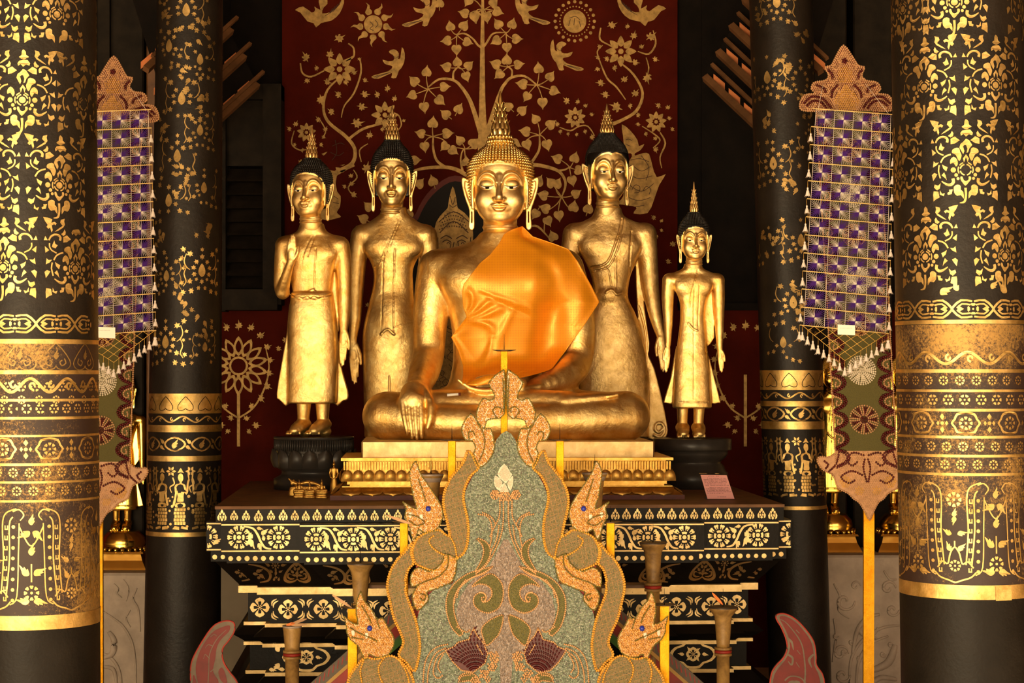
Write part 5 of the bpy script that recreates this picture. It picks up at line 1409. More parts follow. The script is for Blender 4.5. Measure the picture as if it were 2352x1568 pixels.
# ------------------------------------------------------------------ the lacquered altar (turned slightly, right end further back)
YA = 10.0; SA = S(YA); TH = math.radians(3.2); AC = P(1153, 0, YA); AC.z = 0
def az(py): return CZ+(HY-py)*SA                       # height of a picture row on the altar front
def A3(lx, ly, z):                                     # altar-local metres -> world
    return Vector((AC.x+lx*math.cos(TH)-ly*math.sin(TH), AC.y+lx*math.sin(TH)+ly*math.cos(TH), z))
ALT = thing('altar', (AC.x, YA+.9, 0), 'wide stepped black lacquer altar with gold flower bands under the statues', 'altar')
ST = (0.0, 0.09, 0.18)                                 # set-back of the three planes
BK = 2.35
def tier(name, py0, py1, lefts, lefts_b=None, m=0, extra=0.0, ydrop=(0,0,0), mats=None, fn=None, rev=None):
    """lefts: picture x of the left edge for each plane; lefts_b at the lower edge for slanting tiers"""
    lefts_b = lefts_b or lefts
    mb = MB(); rev = rev or (0,)*3
    for i, (l, lb) in enumerate(zip(lefts, lefts_b)):
        h0 = (1153-l)*SA; h1 = (1153-lb)*SA
        f0 = ST[i]-extra; f1 = ST[i]-extra+(h0-h1)
        z0, z1 = az(py0)-i*.0006, az(py1)+i*.0006
        v = [A3(-h0,f0,z0),A3(h0,f0,z0),A3(h0,BK,z0),A3(-h0,BK,z0),A3(-h1,f1,z1),A3(h1,f1,z1),A3(h1,BK,z1),A3(-h1,BK,z1)]
        mb.add(v, [(0,1,2,3),(7,6,5,4),(0,4,5,1),(1,5,6,2),(2,6,7,3),(3,7,4,0)], m)
    if fn:
        for i, (l, lb) in enumerate(zip(lefts, lefts_b)):
            h0 = (1153-l)*SA; h1 = (1153-lb)*SA; f0 = ST[i]-extra; f1 = f0+(h0-h1)
            def tf(u, v, h, f0=f0, f1=f1):
                t = (v-py0)/(py1-py0); y = f0+(f1-f0)*t
                return A3((u-1153)*SA, y-h, az(v))
            nxt = lefts_b[i-1] if i > 0 else None
            fn(mb, tf, i, l, lb, nxt)
    return mb.build(name, mats or [M['lacquer'], M['altar_gold'], M['wood_brown']], ALT)
LX = (692, 512, 475)
def seg(i, l, nxt):
    """visible px ranges of plane i (left and mirrored right)"""
    if i == 0: return [(l, 2306-l)]
    return [(l, nxt), (2306-nxt, 2306-l)]
def f_petals(mb, tf, i, l, lb, nxt):
    if i != 0: return
    x = l+14; k = 0
    while x < 2306-l-10:
        put(mb, tf, petalrow(1.0+random.uniform(-.1,.08)), x, 1182+random.uniform(-1,1), 1.0, 1); x += 26.5+random.uniform(-2,2)
def f_frieze(mb, tf, i, l, lb, nxt):
    for (a, b) in seg(i, l, nxt):
        for y in (1202, 1262): mb.paint([(a+1,y-1.6),(b-1,y-1.6),(b-1,y+1.6),(a+1,y+1.6)], tf, .001, 1)
        n = max(1, round((b-a)/86)); w = (b-a)/n
        if b-a < 60:
            put(mb, tf, [p for p in motif_flower(10,27) if all(a+1 < (a if a < 1153 else b)+q[0] < b-1 for q in p)], a if a < 1153 else b, 1232, 1, 1)
            put(mb, tf, [kranok(8,.8,0,10)], (a+b)/2+6, 1232, 1, 1); continue
        for k in range(n):
            x = a+w*(k+.5); dy = random.uniform(-1.5,1.5)
            put(mb, tf, motif_flower(10,27), x-4, 1232+dy, 1, 1)
            if k < n-1 or True:
                xx = a+w*(k+1)
                if xx+10 < b:
                    mx = (x > 1640)
                    sh = [stroke([(-34,-26),(-14,-22),(-3,-8),(4,8),(14,22),(28,25)],[3,4.5,5,5,4.5,3]), kranok(8,-.6,-20,-6), kranok(10,2.4,-16,12), kranok(8,2.6,3,20), kranok(8,.7,12,-14), kranok(6,1.6,2,-22), kranok(6,-.4,10,0)]
                    put(mb, tf, [q for q in sh], xx-4, 1232, 1, 1, mx=mx)
def f_dots(mb, tf, i, l, lb, nxt):
    for (a, b) in seg(i, l, nxt):
        x = a+9
        while x < b-5:
            put(mb, tf, [circ(0,0,5.6+random.uniform(-.5,.5),9)], x, 1280, 1, 1); x += 18.6
def f_bracket(mb, tf, i, l, lb, nxt):
    for (a, b) in seg(i, max(l, lb), nxt):
        if i == 0: xs = [a+58+j*170 for j in range(int((b-a)/170)+1)]
        elif b-a > 90: xs = [a+92] if a < 1153 else [b-92]
        else: xs = []
        for x in xs:
            if x+36 > b or x-36 < a: continue
            for kind, o, inn in motif_spade(.92):
                oo = [(p[0]+x, p[1]+1316) for p in o]
                try: mb.paint(oo, tf, .0012, 1, holes=[[(p[0]+x, p[1]+1316) for p in inn]] if inn else ())
                except Exception: pass
        for x in ([a+58+85+j*170 for j in range(int((b-a)/170))] if i == 0 else ([a+44] if (b-a > 90 and a < 1153) else ([b-44] if b-a > 90 else []))):
            put(mb, tf, pedunc(.9), x, 1314, 1, 1)
        # half leaves at the mitred corners
        for sx, e in ((1,a),(-1,b)):
            if (a < 1153 and sx < 0 and i > 0) or (a > 1153 and sx > 0 and i > 0): continue
            cx_ = e
            put(mb, tf, [stroke([(sx*-18,-22),(sx*8,-17),(sx*26,-6),(sx*31,8),(sx*24,20),(sx*6,24)],[2,5,6,6,5,3]), kranok(7,sx*1.0,sx*6,-6), kranok(7,sx*2.2,sx*12,8), circ(sx*4,12,4,7), kranok(6,sx*1.6,sx*-2,2)], cx_, 1316, 1, 1)
def f_quatre(mb, tf, i, l, lb, nxt):
    for (a, b) in seg(i, l, nxt):
        n = max(1, round((b-a)/76)); w = (b-a)/n
        for k in range(n):
            x = a+w*(k+.5)
            put(mb, tf, motif_quatrefoil(23), x, 1402, 1, 1)
            if w > 60:
                for sx in (-1,1):
                    for sy in (-1,1): put(mb, tf, [stroke([(sx*34,sy*4),(sx*32,sy*14),(sx*22,sy*20)],[1,4,1],3), stroke([(sx*37,sy*8),(sx*36,sy*18),(sx*26,sy*24)],[1,4,1],3)], x, 1402, 1, 1)
def f_big(mb, tf, i, l, lb, nxt):
    for (a, b) in seg(i, l, nxt):
        n = max(1, round((b-a)/118)); w = (b-a)/n
        for k in range(n):
            x = a+w*(k+.5); s_ = min(1, w/80)
            o = cr([(0,-34),(16,-32),(26,-22),(44,-16),(56,0),(44,16),(26,22),(16,32),(0,34),(-16,32),(-26,22),(-44,16),(-56,0),(-44,-16),(-26,-22),(-16,-32)],2,True)
            oo = [(p[0]*s_+x,p[1]+1513) for p in o]; ii = [(p[0]*.86*s_+x,p[1]*.83+1513) for p in o]
            if min(p[0] for p in oo) < a: continue
            mb.paint(oo, tf, .0012, 1, holes=[ii])
            put(mb, tf, motif_quatrefoil(17), x, 1513, 1, 1, r=PI/4*0); put(mb, tf, [kranok(6,sx*1.6,sx*28*s_,0) for sx in (-1,1)]+[kranok(5,r_,15*math.cos(a_),15*math.sin(a_)) for a_, r_ in ((.8,2.3),(2.3,-2.3),(-.8,.8),(-2.3,-.8))], x, 1513, 1, 1)
            if w > 90:
                for sy in (-1,1): put(mb, tf, [kranok(9,sy*.6+PI*(sy>0),0,sy*22), kranok(7,sy*1.6,-10,sy*28), kranok(7,-sy*1.6,10,sy*28)], x+w/2 if x+w/2 < b-16 else x-w/2+14, 1513, 1, 1)
M['dusty_wood'] = simple('dusty_brown_wood', (0.15,0.07,0.028), .6, var=.35, nscale=9, bmp=.2, bscale=30)
tier('table_top', 1160, 1167, (498,498,498), m=2, extra=0.0, mats=[M['lacquer'],M['altar_gold'],M['dusty_wood']])
tier('petal_band', 1167, 1198, (500,500,500), extra=.0, fn=f_petals)
tier('flower_frieze', 1198, 1266, LX, extra=.10, fn=f_frieze)
tier('dotted_moulding', 1266, 1291, (702,524,484), extra=.07, fn=f_dots)
tier('bracket_cornice', 1291, 1350, (712,534,494), (762,590,545), extra=.06, fn=f_bracket)
tier('gilt_moulding', 1350, 1367, (765,590,544), m=1, extra=-.01)
tier('flower_panel', 1367, 1434, (783,620,566), extra=-.03, fn=f_quatre)
tier('gilt_moulding', 1434, 1443, (773,608,556), m=1, extra=-.02)
tier('waist_moulding', 1443, 1462, (771,606,555), (748,583,533), extra=-.018)
tier('waist_moulding', 1462, 1480, (748,583,533), (770,602,556), extra=.005)
tier('gilt_moulding', 1480, 1489, (770,602,556), m=1, extra=-.015)
tier('medallion_panel', 1489, 1547, (785,621,570), extra=-.03, fn=f_big)
tier('gilt_moulding', 1547, 1556, (775,608,560), m=1, extra=-.02)
tier('waist_moulding', 1556, 1590, (773,606,558), (735,575,525), extra=-.018)
tier('base', 1590, HY+CZ/SA, (720,560,505), extra=.02)
ZT = az(1160)                                          # table height
# ------------------------------------------------------------------ gilded throne of the large Buddha
def zat(py, Y): return CZ+(HY-py)*S(Y)
def rot_box(mb, cx, cy, hw, hd, z0, z1, m=0, th=TH*.8, hw1=None, hd1=None, chip=0.0):
    """box with centre (cx,cy), half sizes (bottom) and (top)"""
    hw1 = hw if hw1 is None else hw1; hd1 = hd if hd1 is None else hd1
    c, s_ = math.cos(th), math.sin(th); v = []
    for (w, d, z) in ((hw,hd,z0),(hw1,hd1,z1)):
        cz = chip if chip < w and chip < d else 0
        for (x, y) in ([(-w+cz,-d),(w-cz,-d),(w,-d+cz),(w,d-cz),(w-cz,d),(-w+cz,d),(-w,d-cz),(-w,-d+cz)]):
            v.append((cx+x*c-y*s_, cy+x*s_+y*c, z))
    f = [tuple(range(7,-1,-1)), tuple(range(8,16))]+[(i,(i+1)%8,8+(i+1)%8,8+i) for i in range(8)]
    return mb.add(v, f, m)
TC = P(1160, 0, YC); TC.y = YC-.26
THR = thing('gilded_throne', (TC.x, TC.y, ZT), 'pale gold block on a carved lotus base with dark red foot under the largest Buddha', 'pedestal')
sc_ = S(YC-.6)
z_top = CZ+(HY-1003)*S(YC)-.004
zf = lambda py: CZ+(HY-py)*S(YC-.75)
mb = MB(); rot_box(mb, TC.x, TC.y, 338*S(YC-.7)*.995, .46, zf(1058), z_top, chip=.008)
mb.build('block', [M['gold_pale']], THR)
def lotus_rim(T, cx, cy, hw, hd, z0, z1, n, mat, name='lotus_petals', down=False, bulge=.03, th=TH*.8, flare=0.0):
    """a row of petals round a rounded-rectangle foot"""
    mb = MB(); c, s_ = math.cos(th), math.sin(th)
    def per(t):
        L = [2*hw,2*hd,2*hw,2*hd]; tot = sum(L); d = (t%1)*tot
        for i in range(4):
            if d < L[i]:
                q = d/L[i]*2-1
                p = [(q*hw,-hd,0,-1),(hw,q*hd,1,0),(-q*hw,hd,0,1),(-hw,-q*hd,-1,0)][i]; return p
            d -= L[i]
        return (-hw,-hd,0,-1)
    for k in range(n):
        t = (k+.5)/n; x, y, nx, ny = per(t); tot = 4*(hw+hd); w = tot/n*.56
        tx, ty = -ny, nx
        G = 6; v = []; H = z1-z0
        for j in range(G+1):
            for i in range(G+1):
                a = i/G*2-1; b = j/G
                wd = w*math.sqrt(max(0,1-(b**2.6 if not down else (1-b)**2.6)))*1.0
                bb = bulge*(1-a*a)*math.sin(PI*min(1,b*.9+.1))+.004+flare*(1-b)
                px_, py_ = x+tx*a*wd+nx*bb, y+ty*a*wd+ny*bb
                v.append((cx+px_*c-py_*s_, cy+px_*s_+py_*c, z0+H*b))
        f = [(j*(G+1)+i,j*(G+1)+i+1,(j+1)*(G+1)+i+1,(j+1)*(G+1)+i) for j in range(G) for i in range(G)]
        mb.add(v, f, 0, True)
    return mb.build(name, mat, T)
mb = MB()
kx = S(YC-.82)
rot_box(mb, TC.x, TC.y-.18, 382*kx, .38, zf(1056), zf(1050), th=TH*.8)
rot_box(mb, TC.x, TC.y-.18, 366*kx, .352, zf(1092), zf(1056))
rot_box(mb, TC.x, TC.y-.18, 368*kx, .365, zf(1110), zf(1092))
rot_box(mb, TC.x, TC.y-.18, 362*kx, .36, zf(1114), zf(1110)); rot_box(mb, TC.x, TC.y-.18, 380*kx, .38, zf(1117), zf(1114)); 
rot_box(mb, TC.x, TC.y-.18, 404*kx, .42, ZT+.022, zf(1117), hw1=378*kx, hd1=.38)
mb.build('lotus_base', [M['gold_carved']], THR)
lotus_rim(THR, TC.x, TC.y-.18, 380*kx, .376, zf(1103), zf(1076), 88, M['gold_carved'], bulge=.014)
lotus_rim(THR, TC.x, TC.y-.18, 382*kx, .38, ZT+.020, zf(1116), 46, M['gold_carved'], name='lower_petals', bulge=.02, down=True, flare=.046)
mb = MB()
c_, s__ = math.cos(TH*.8), math.sin(TH*.8)
for k in range(118):
    x = -374*kx+k*748*kx/117; w = .0045
    for (yy0) in (-.377,):
        v = [(x-w,yy0-.006,zf(1077)),(x+w,yy0-.006,zf(1077)),(x+w,yy0-.010,zf(1058)),(x-w,yy0-.010,zf(1058)),(x-w,yy0+.03,zf(1077)),(x+w,yy0+.03,zf(1077)),(x+w,yy0+.03,zf(1058)),(x-w,yy0+.03,zf(1058))]
        v = [(TC.x+a*c_-b*s__, TC.y-.18+a*s__+b*c_, z) for a,b,z in v]
        mb.add(v, [(0,1,2,3),(0,4,5,1),(1,5,6,2),(2,6,7,3),(3,7,4,0)], 0)
mb.build('reeding', [M['gold_carved']], THR)
mb = MB(); rot_box(mb, TC.x, TC.y-.18, 406*kx, .425, ZT, ZT+.024)
mb.build('red_foot', [M['foot_red']], THR, label='dark red painted foot') if 'foot_red' in M else None
# ------------------------------------------------------------------ round black stands
def stand(cx, Y, ptop, r, plain, label):
    c = P(cx, 0, Y); s = S(Y); z = lambda py: CZ+(HY-py)*s
    zt = z(ptop)
    T = thing('lotus_stand' if not plain else 'round_stand', (c.x, c.y, ZT), label, 'pedestal')
    mb = MB()
    H = zt-ZT; k = H/(145*s)
    q = lambda a: zt-a*s*k
    R = r*s
    if not plain:
        mb.lathe([(R*.90,0),(R*.995,0-.0),(R,-.004),(R,-.012),(R*.96,-.016),(R*.955,-34*s*k),(R*.90,-80*s*k),(R*.90,-86*s*k),(R*.86,-90*s*k),(R*.80,-94*s*k),(R*.80,-100*s*k),(R*.83,-106*s*k),(R*1.0,-116*s*k),(R*1.0,ZT-zt)], (c.x,c.y,zt), 64)
        mb.build('drum', [M['black_wood']], T)
        mb = MB()
        for i in range(96):
            a = 2*PI*i/96
            mb.tube([(c.x+R*.975*math.cos(a), c.y+R*.975*math.sin(a), zt-.017),(c.x+R*.98*math.cos(a), c.y+R*.98*math.sin(a), zt-38*s*k)], .0052, 5)
        mb.build('fluting', [M['black_wood']], T)
        mb = MB()
        for row, n, z0, z1, bl in ((0,16,84,34,.028),(1,16,84,44,.014)):
            for i in range(n):
                a = 2*PI*(i+.5*row)/n; G = 8; v = []
                for jj in range(G+1):
                    for ii in range(G+1):
                        u = ii/G*2-1; b = jj/G
                        w = PI*R/n*(1.06 if row == 0 else 1.0)*max(0,1-b**3.4)**.5*(.86+.14*math.sin(PI*b))
                        rr = R*.92+bl*(1-u*u*.75)*math.sin(PI*(b*.78+.12))+.010*(1-row)+.012*b**6
                        an = a+u*w/R
                        v.append((c.x+rr*math.cos(an), c.y+rr*math.sin(an), zt-(z0+(z1-z0)*b)*s*k))
                mb.add(v, [(jj*(G+1)+ii,jj*(G+1)+ii+1,(jj+1)*(G+1)+ii+1,(jj+1)*(G+1)+ii) for jj in range(G) for ii in range(G)], 0, True)
        mb.build('petals', [M['black_wood']], T)
    else:
        mb.lathe([(R*.97,0),(R,-.004),(R,-31*s*k),(R*.985,-34*s*k),(R*.90,-34.5*s*k),(R*.90,-44*s*k),(R*.86,-54*s*k),(R*.74,-66*s*k),(R*.72,-72*s*k),(R*.80,-80*s*k),(R*.86,-96*s*k),(R*.9,-100*s*k),(R*.93,ZT-zt)], (c.x,c.y,zt), 64)
        mb.build('drum', [M['black_wood']], T)
    return T
stand(721, 11.45, 1002, 92, False, 'carved black lotus stand with broad petals carrying the standing Buddha at far left')
stand(1590, 11.55, 1006, 90, True, 'plain black round stand behind the pink notice, carrying the smallest standing Buddha')
for cx_, Y_, w_, lab in ((905,12.2,70,'hidden-footed gilded block under the standing Buddha with black curls'),(1397,12.2,95,'gilded block under the tall standing Buddha with rough dark hair')):
    mb = MB(); c = P(cx_,0,Y_); zz = CZ+(HY-1003)*S(Y_)
    mb.box((c.x-w_*S(Y_),Y_-.14,ZT),(c.x+w_*S(Y_),Y_+.14,zz-.006),0,.01)
    o = mb.build('statue_block', [M['black_wood']], None, loc=(c.x,Y_,ZT)); tag(o, lab.replace('hidden-footed gilded block','dark block').replace('gilded block','dark block'), 'pedestal')
# ------------------------------------------------------------------ little gilded images on the altar table
def mini_seated(px, pbase, hpx, Y, label, wide=False):
    s = S(Y)*hpx/44.0; c = P(px, 0, Y); z0 = ZT
    g = SDF((-17,-14,0),(17,12,46),.8)
    g.loft([(0,0,0,15,11),(4,0,0,15,11),(5,0,0,13,9.5),(8,0,0,12.5,9),(11,0,0,13.5,10),(14,0,0,14,10)], n=4, round_=1)
    g.tube([(-10,-3,17),(0,-6,16.5),(10,-3,17)],[3.4,3,3.4],k=2); g.ell((0,0,16.5),(10,6,3.5),k=2)
    g.loft([(15,0,1,5.4,4),(20,0,1,4.2,3.4),(26,0,1,6,3.8),(28,0,1,3,2.6),(31,0,1,1.9,1.8)],k=1.5,round_=1)
    for sx in (-1,1): g.tube([(sx*6.2,1,26),(sx*7.4,0,21),(sx*(6.5 if sx>0 else 7.5),-4,18),(0 if sx>0 else -7.5,-6.5,17)],[1.9,1.6,1.4,1.1],k=.8)
    g.ell((0,.3,33.4),(2.9,3,3.6),k=.8); g.ell((0,.6,36.4),(1.7,1.7,1.6),k=.6); g.tube([(0,.6,37),(0,.6,43.5)],[1.1,.3],k=.4)
    for sx in (-1,1): g.tube([(sx*3,.6,34),(sx*2.9,.6,30.5)],[.55,.5],k=.3)
    V, Fq = g.mesh()
    mb = MB(); mb.add(V*s+np.array([c.x,Y,z0]), Fq, 0, True)
    o = mb.build('miniature_buddha', [M['gold_carved']], None, loc=(c.x,Y,z0)); tag(o, label, 'figurine', None)
mini_seated(687,1148,43,10.62,'tiny seated gold Buddha figurine, left one of the three before the black stand')
mini_seated(711,1148,42,10.60,'tiny seated gold Buddha figurine, middle one of the three before the black stand')
mini_seated(739,1148,45,10.58,'tiny seated gold Buddha figurine, right one of the three before the black stand')
def mini_naga():
    Y = 10.72; s = S(Y)*.98; c = P(700,0,Y)
    g = SDF((-46,-8,0),(46,8,46),1)
    g.loft([(0,0,0,38,6),(14,0,0,37,6),(24,0,0,34,4)],n=3,round_=2)
    g.tube([(-20,0,30),(-30,0,34),(-38,0,42)],[5,4,1.2],k=3); g.tube([(-30,0,30),(-26,0,38)],[4,2],k=2); g.tube([(-10,0,30),(6,0,33),(22,0,31),(36,0,26)],[4,4.5,4,3],k=3)
    V, Fq = g.mesh(); mb = MB(); mb.add(V*s+np.array([c.x,Y,ZT]), Fq, 0, True)
    tag(mb.build('miniature_naga', [M['gold_carved']], None, loc=(c.x,Y,ZT)), 'small gold serpent figurine behind the three tiny seated Buddhas', 'figurine')
mini_naga()
def mini_standing(px, ptop, pbot, Y, z0, label):
    s = S(Y)*(pbot-ptop)/80.0; c = P(px,0,Y)
    g = SDF((-12,-8,-2),(12,8,82),.8)
    g.loft([(-2,0,0,8,6),(2,0,0,8,6),(3,0,0,9.2,4.5),(18,0,0,8.4,4.4),(32,0,0,6,4),(40,0,0,5.4,3.6),(50,0,0,8,4),(56,0,0,7,3.4),(58,0,0,2.4,2.2),(62,0,0,2,2)],k=1,round_=1)
    for sx in (-1,1): g.tube([(sx*8,0,54),(sx*9.6,-1,44),(sx*7,-4.5,36),(sx*.6,-6,33)],[2.2,1.9,1.6,1.2],k=1)
    g.ell((0,0,65),(3.3,3.4,4.4),k=1); g.ell((0,.3,69),(2,2,2),k=.6); g.tube([(0,.3,70),(0,.3,80)],[1.2,.3],k=.5)
    V, Fq = g.mesh(); mb = MB(); mb.add((V+np.array([0,0,2]))*s+np.array([c.x,Y,z0]), Fq, 0, True)
    tag(mb.build('miniature_buddha', [M['gold_carved']], None, loc=(c.x,Y,z0)), label, 'figurine')
mini_standing(767,1043,1124,10.95,ZT,'small standing gold Buddha figurine between the black lotus stand and the gilded throne')
mini_standing(808,1030,1132,11.8,ZT,'tiny gold figurine peeping out behind the left corner of the gilded throne')
# ------------------------------------------------------------------ pink notice in a clear holder
def notice():
    Y = 10.45; z0 = ZT
    T = thing('notice', (P(1655,0,Y).x, Y, ZT), 'pink sheet of printed text leaning in a clear holder before the plain black stand', 'notice')
    tl, tr, br, bl = P(1609,1083,Y+.08), P(1669,1084,Y+.08), P(1687,1138,Y), P(1625,1138,Y)
    dz = ZT+.004-bl.z
    for q in (tl,tr,br,bl): q.z += dz
    def tf(u, v, h):
        p = tl*(1-u)*(1-v)+tr*u*(1-v)+br*u*v+bl*(1-u)*v
        return p+Vector((0,-h,h*.3))
    mb = MB(); mb.prism([(0,0),(1,0),(1,1),(0,1)], tf, .0012, 0)
    # printed lines (short strokes of letters)
    r = random.Random(3)
    lines = [(.05,.28,.72),(.14,.22,.95),(.20,.06,.94),(.26,.06,.92),(.32,.06,.90),(.38,.06,.86),(.44,.06,.94),(.53,.20,.94),(.59,.06,.94),(.65,.06,.90),(.71,.06,.95),(.77,.06,.66),(.92,.38,.72)]
    for v0, u0, u1 in lines:
        u = u0
        while u < u1:
            w = r.uniform(.008,.016)
            if r.random() < .86:
                mb.paint([(u,v0-.014),(u+.005,v0-.014),(u+.005,v0+.014),(u,v0+.014)], tf, .0016, 1)
                mb.paint([(u,v0-.014),(u+w,v0-.014),(u+w,v0-.007),(u,v0-.007)], tf, .0016, 1)
                if r.random() < .5: mb.paint([(u+w-.004,v0-.01),(u+w,v0-.01),(u+w,v0+.014),(u+w-.004,v0+.014)], tf, .0016, 1)
                if r.random() < .3: mb.paint([(u,v0-.026),(u+.01,v0-.028),(u+.01,v0-.022),(u,v0-.020)], tf, .0016, 1)
            u += w+.005
    mb.build('sheet', [M['pink'], M['ink']], T)
    mb = MB()
    mb.prism([(-.04,-.06),(1.04,-.06),(1.04,1.02),(-.04,1.02)], lambda u,v,h: tf(u,v,h)+Vector((0,.006,0)), .003, 0)
    fo = [tf(-.04,1.02,0)+Vector((0,.004,.001)), tf(1.04,1.02,0)+Vector((0,.004,.001))]
    mb.add([fo[0],fo[1],fo[1]+Vector((0,.12,0)),fo[0]+Vector((0,.12,0)),fo[0]+Vector((0,0,.003)),fo[1]+Vector((0,0,.003)),fo[1]+Vector((0,.12,.003)),fo[0]+Vector((0,.12,.003))],[(0,3,2,1),(4,5,6,7),(0,1,5,4),(1,2,6,5),(2,3,7,6),(3,0,4,7)],0)
    mb.build('clear_holder', [M['acrylic']], T)
M['pink'] = simple('pink_paper', (0.86,0.42,0.40), .6, var=.03); M['ink'] = simple('printed_ink', (0.12,0.03,0.04), .6, var=.1)
m_, nt_, b_ = mat_new('clear_acrylic'); b_.inputs['Transmission Weight'].default_value = 1; b_.inputs['Roughness'].default_value = .05; b_.inputs['IOR'].default_value = 1.3; M['acrylic'] = m_
notice()
# amulet tube lying in the lap
mb = MB(); Y = 10.78; a = P(1027,907,Y); b = P(1053,905,Y)
mb.tube([a,b],.0075,10,0); mb.tube([b,b+Vector((.012,0,.001))],[.0085,.0085],10,1)
tag(mb.build('offering_tube', [M['eye_white'],M['foot_red']], None, loc=a), 'small white tube with a red cap lying on the lap of the largest Buddha', 'offering')
# ------------------------------------------------------------------ beaded candle holder in front
YP = 8.75; SP = S(YP); AXX = 1162.0
M['bead_gold'] = simple('amber_yellow_beads', (0.5940,0.2904,0.0396), .32, var=.2, nscale=60)
M['bead_orange'] = simple('orange_pearl_beads', (0.50,0.24,0.055), .22, var=.4, nscale=90, spec=.6)
M['bead_tan'] = simple('peach_beads', (0.5148,0.2904,0.1320), .28, var=.12, nscale=60)
M['bead_white'] = simple('ivory_beads', (0.5610,0.5016,0.3960), .4, var=.08)
M['bead_maroon'] = simple('dark_red_beads', (0.060,0.004,0.005), .3, var=.4, nscale=60)
M['bead_green'] = simple('olive_beads', (0.1320,0.1122,0.0198), .4, var=.5, nscale=160)
M['bead_blue'] = simple('blue_glass_bead', (0.0198,0.0330,0.2970), .12, var=.1)
M['gold_paper'] = gold_mat('gold_foil_paper', (0.80,0.33,0.01), (0.98,0.52,0.03), .32, .55, .9, 190, patch=False, bdist=.004)
M['board_edge'] = simple('white_board_edge', (0.55,0.47,0.38), .5)
def chips(name, cols, scale, rough=.35, bdist=.0025, stretch=1.0):
    m, nt, b = mat_new(name)
    tc = nt.nodes.new('ShaderNodeTexCoord'); mp = nt.nodes.new('ShaderNodeMapping'); mp.inputs['Scale'].default_value = (1,1,stretch); nt.links.new(tc.outputs['Object'], mp.inputs[0])
    v = nt.nodes.new('ShaderNodeTexVoronoi'); v.inputs['Scale'].default_value = scale; nt.links.new(mp.outputs[0], v.inputs['Vector'])
    sp = nt.nodes.new('ShaderNodeSeparateColor'); nt.links.new(v.outputs['Color'], sp.inputs[0])
    n = len(cols); r = ramp(nt, sp.outputs[0], [((i+.5)/n, c) for i, c in enumerate(cols)]); r.color_ramp.interpolation = 'CONSTANT'
    r.color_ramp.elements[0].position = 0
    nt.links.new(r.outputs[0], b.inputs['Base Color']); b.inputs['Roughness'].default_value = rough
    # each chip tilts its own way
    v2 = nt.nodes.new('ShaderNodeTexVoronoi'); v2.feature = 'F1'; v2.inputs['Scale'].default_value = scale; nt.links.new(mp.outputs[0], v2.inputs['Vector'])
    ad = nt.nodes.new('ShaderNodeMath'); ad.operation = 'MULTIPLY_ADD'; nt.links.new(v2.outputs['Distance'], ad.inputs[0]); ad.inputs[1].default_value = -1; nt.links.new(sp.outputs[1], ad.inputs[2])
    bump(nt, b, ad.outputs[0], .8, bdist)
    return m
M['chip_green'] = chips('jade_glass_chips', [(0.054,0.078,0.051),(0.12,0.156,0.108),(0.084,0.114,0.072),(0.18,0.216,0.15),(0.102,0.12,0.078),(0.072,0.072,0.054),(0.144,0.18,0.12),(0.252,0.276,0.216)], 185, .22)
M['chip_mauve'] = chips('mauve_glass_chips', [(0.096,0.066,0.048),(0.18,0.126,0.096),(0.132,0.09,0.066),(0.24,0.18,0.144),(0.156,0.108,0.078),(0.084,0.054,0.036)], 190, .25, stretch=.6)
M['seed_green'] = chips('green_mung_seeds', [(0.06,0.06,0.0072),(0.096,0.09,0.012),(0.12,0.102,0.018),(0.078,0.072,0.009)], 300, .45, .002)
def scale_mat():
    m, nt, b = mat_new('scaled_bead_skin')
    tc = nt.nodes.new('ShaderNodeTexCoord')
    v = nt.nodes.new('ShaderNodeTexVoronoi'); v.inputs['Scale'].default_value = 260; nt.links.new(tc.outputs['Object'], v.inputs['Vector'])
    sp = nt.nodes.new('ShaderNodeSeparateColor'); nt.links.new(v.outputs['Color'], sp.inputs[0])
    r = ramp(nt, sp.outputs[0], [(0,(.10,.08,.012)),(.3,(.15,.10,.022)),(.55,(.19,.11,.03)),(.75,(.11,.09,.015)),(.9,(.05,.045,.01))]); r.color_ramp.interpolation = 'CONSTANT'
    nt.links.new(r.outputs[0], b.inputs['Base Color']); b.inputs['Roughness'].default_value = .42
    bump(nt, b, v.outputs['Distance'], .7, .002)
    return m
M['scales'] = scale_mat()
PAN = thing('beaded_candle_holder', P(AXX, HY+CZ/SP, YP), 'bead and glass mosaic naga-shaped candle holder standing in front of the altar, seven gold posts', 'candle holder')
def ptf(u, v, h): return P(u, v, YP)-Vector((0, h, 0))
def both(p): return [p, [(2*AXX-x, y) for x, y in p]]
def outline_beads(mb, poly, r, m, closed=True, off=.012, every=None):
    every = every or r*2.0
    p = list(poly)+([poly[0]] if closed else [])
    q = resample(p, every or r*1.9)
    mb.beads([tuple(ptf(x, y, off+.002)) for x, y in q], r*SP, m)
def fill_beads(mb, poly, r, m, off=.012, inset=0, jit=.35, var=0.12):
    q = hexfill(poly, r*2.02, jit*r, inset)
    if len(q): mb.beads([tuple(ptf(x, y, off+.001)) for x, y in q], r*SP*RNG.uniform(1-var,1+var,len(q)), m)
FIELD = [(1163,989),(1141,1008),(1133,1034),(1123,1057),(1103,1072),(1085,1095),(1070,1126),(1066,1146),(1070,1179),(1077,1210),(1078,1238),(1075,1243),(1069,1262),(1049,1288),(1041,1338),(1023,1340),(993,1357),(974,1381),(961,1409),(958,1437),(964,1484),(961,1517),(948,1543),(938,1600),(900,1680),(880,1775)]
fieldp = FIELD+[(2*AXX-x,y) for x,y in FIELD[::-1][:-1]]
mb = MB(); mb.prism(cr(fieldp[:-1] if fieldp[0]==fieldp[-1] else fieldp,2,True), ptf, .012, 0, side=1)
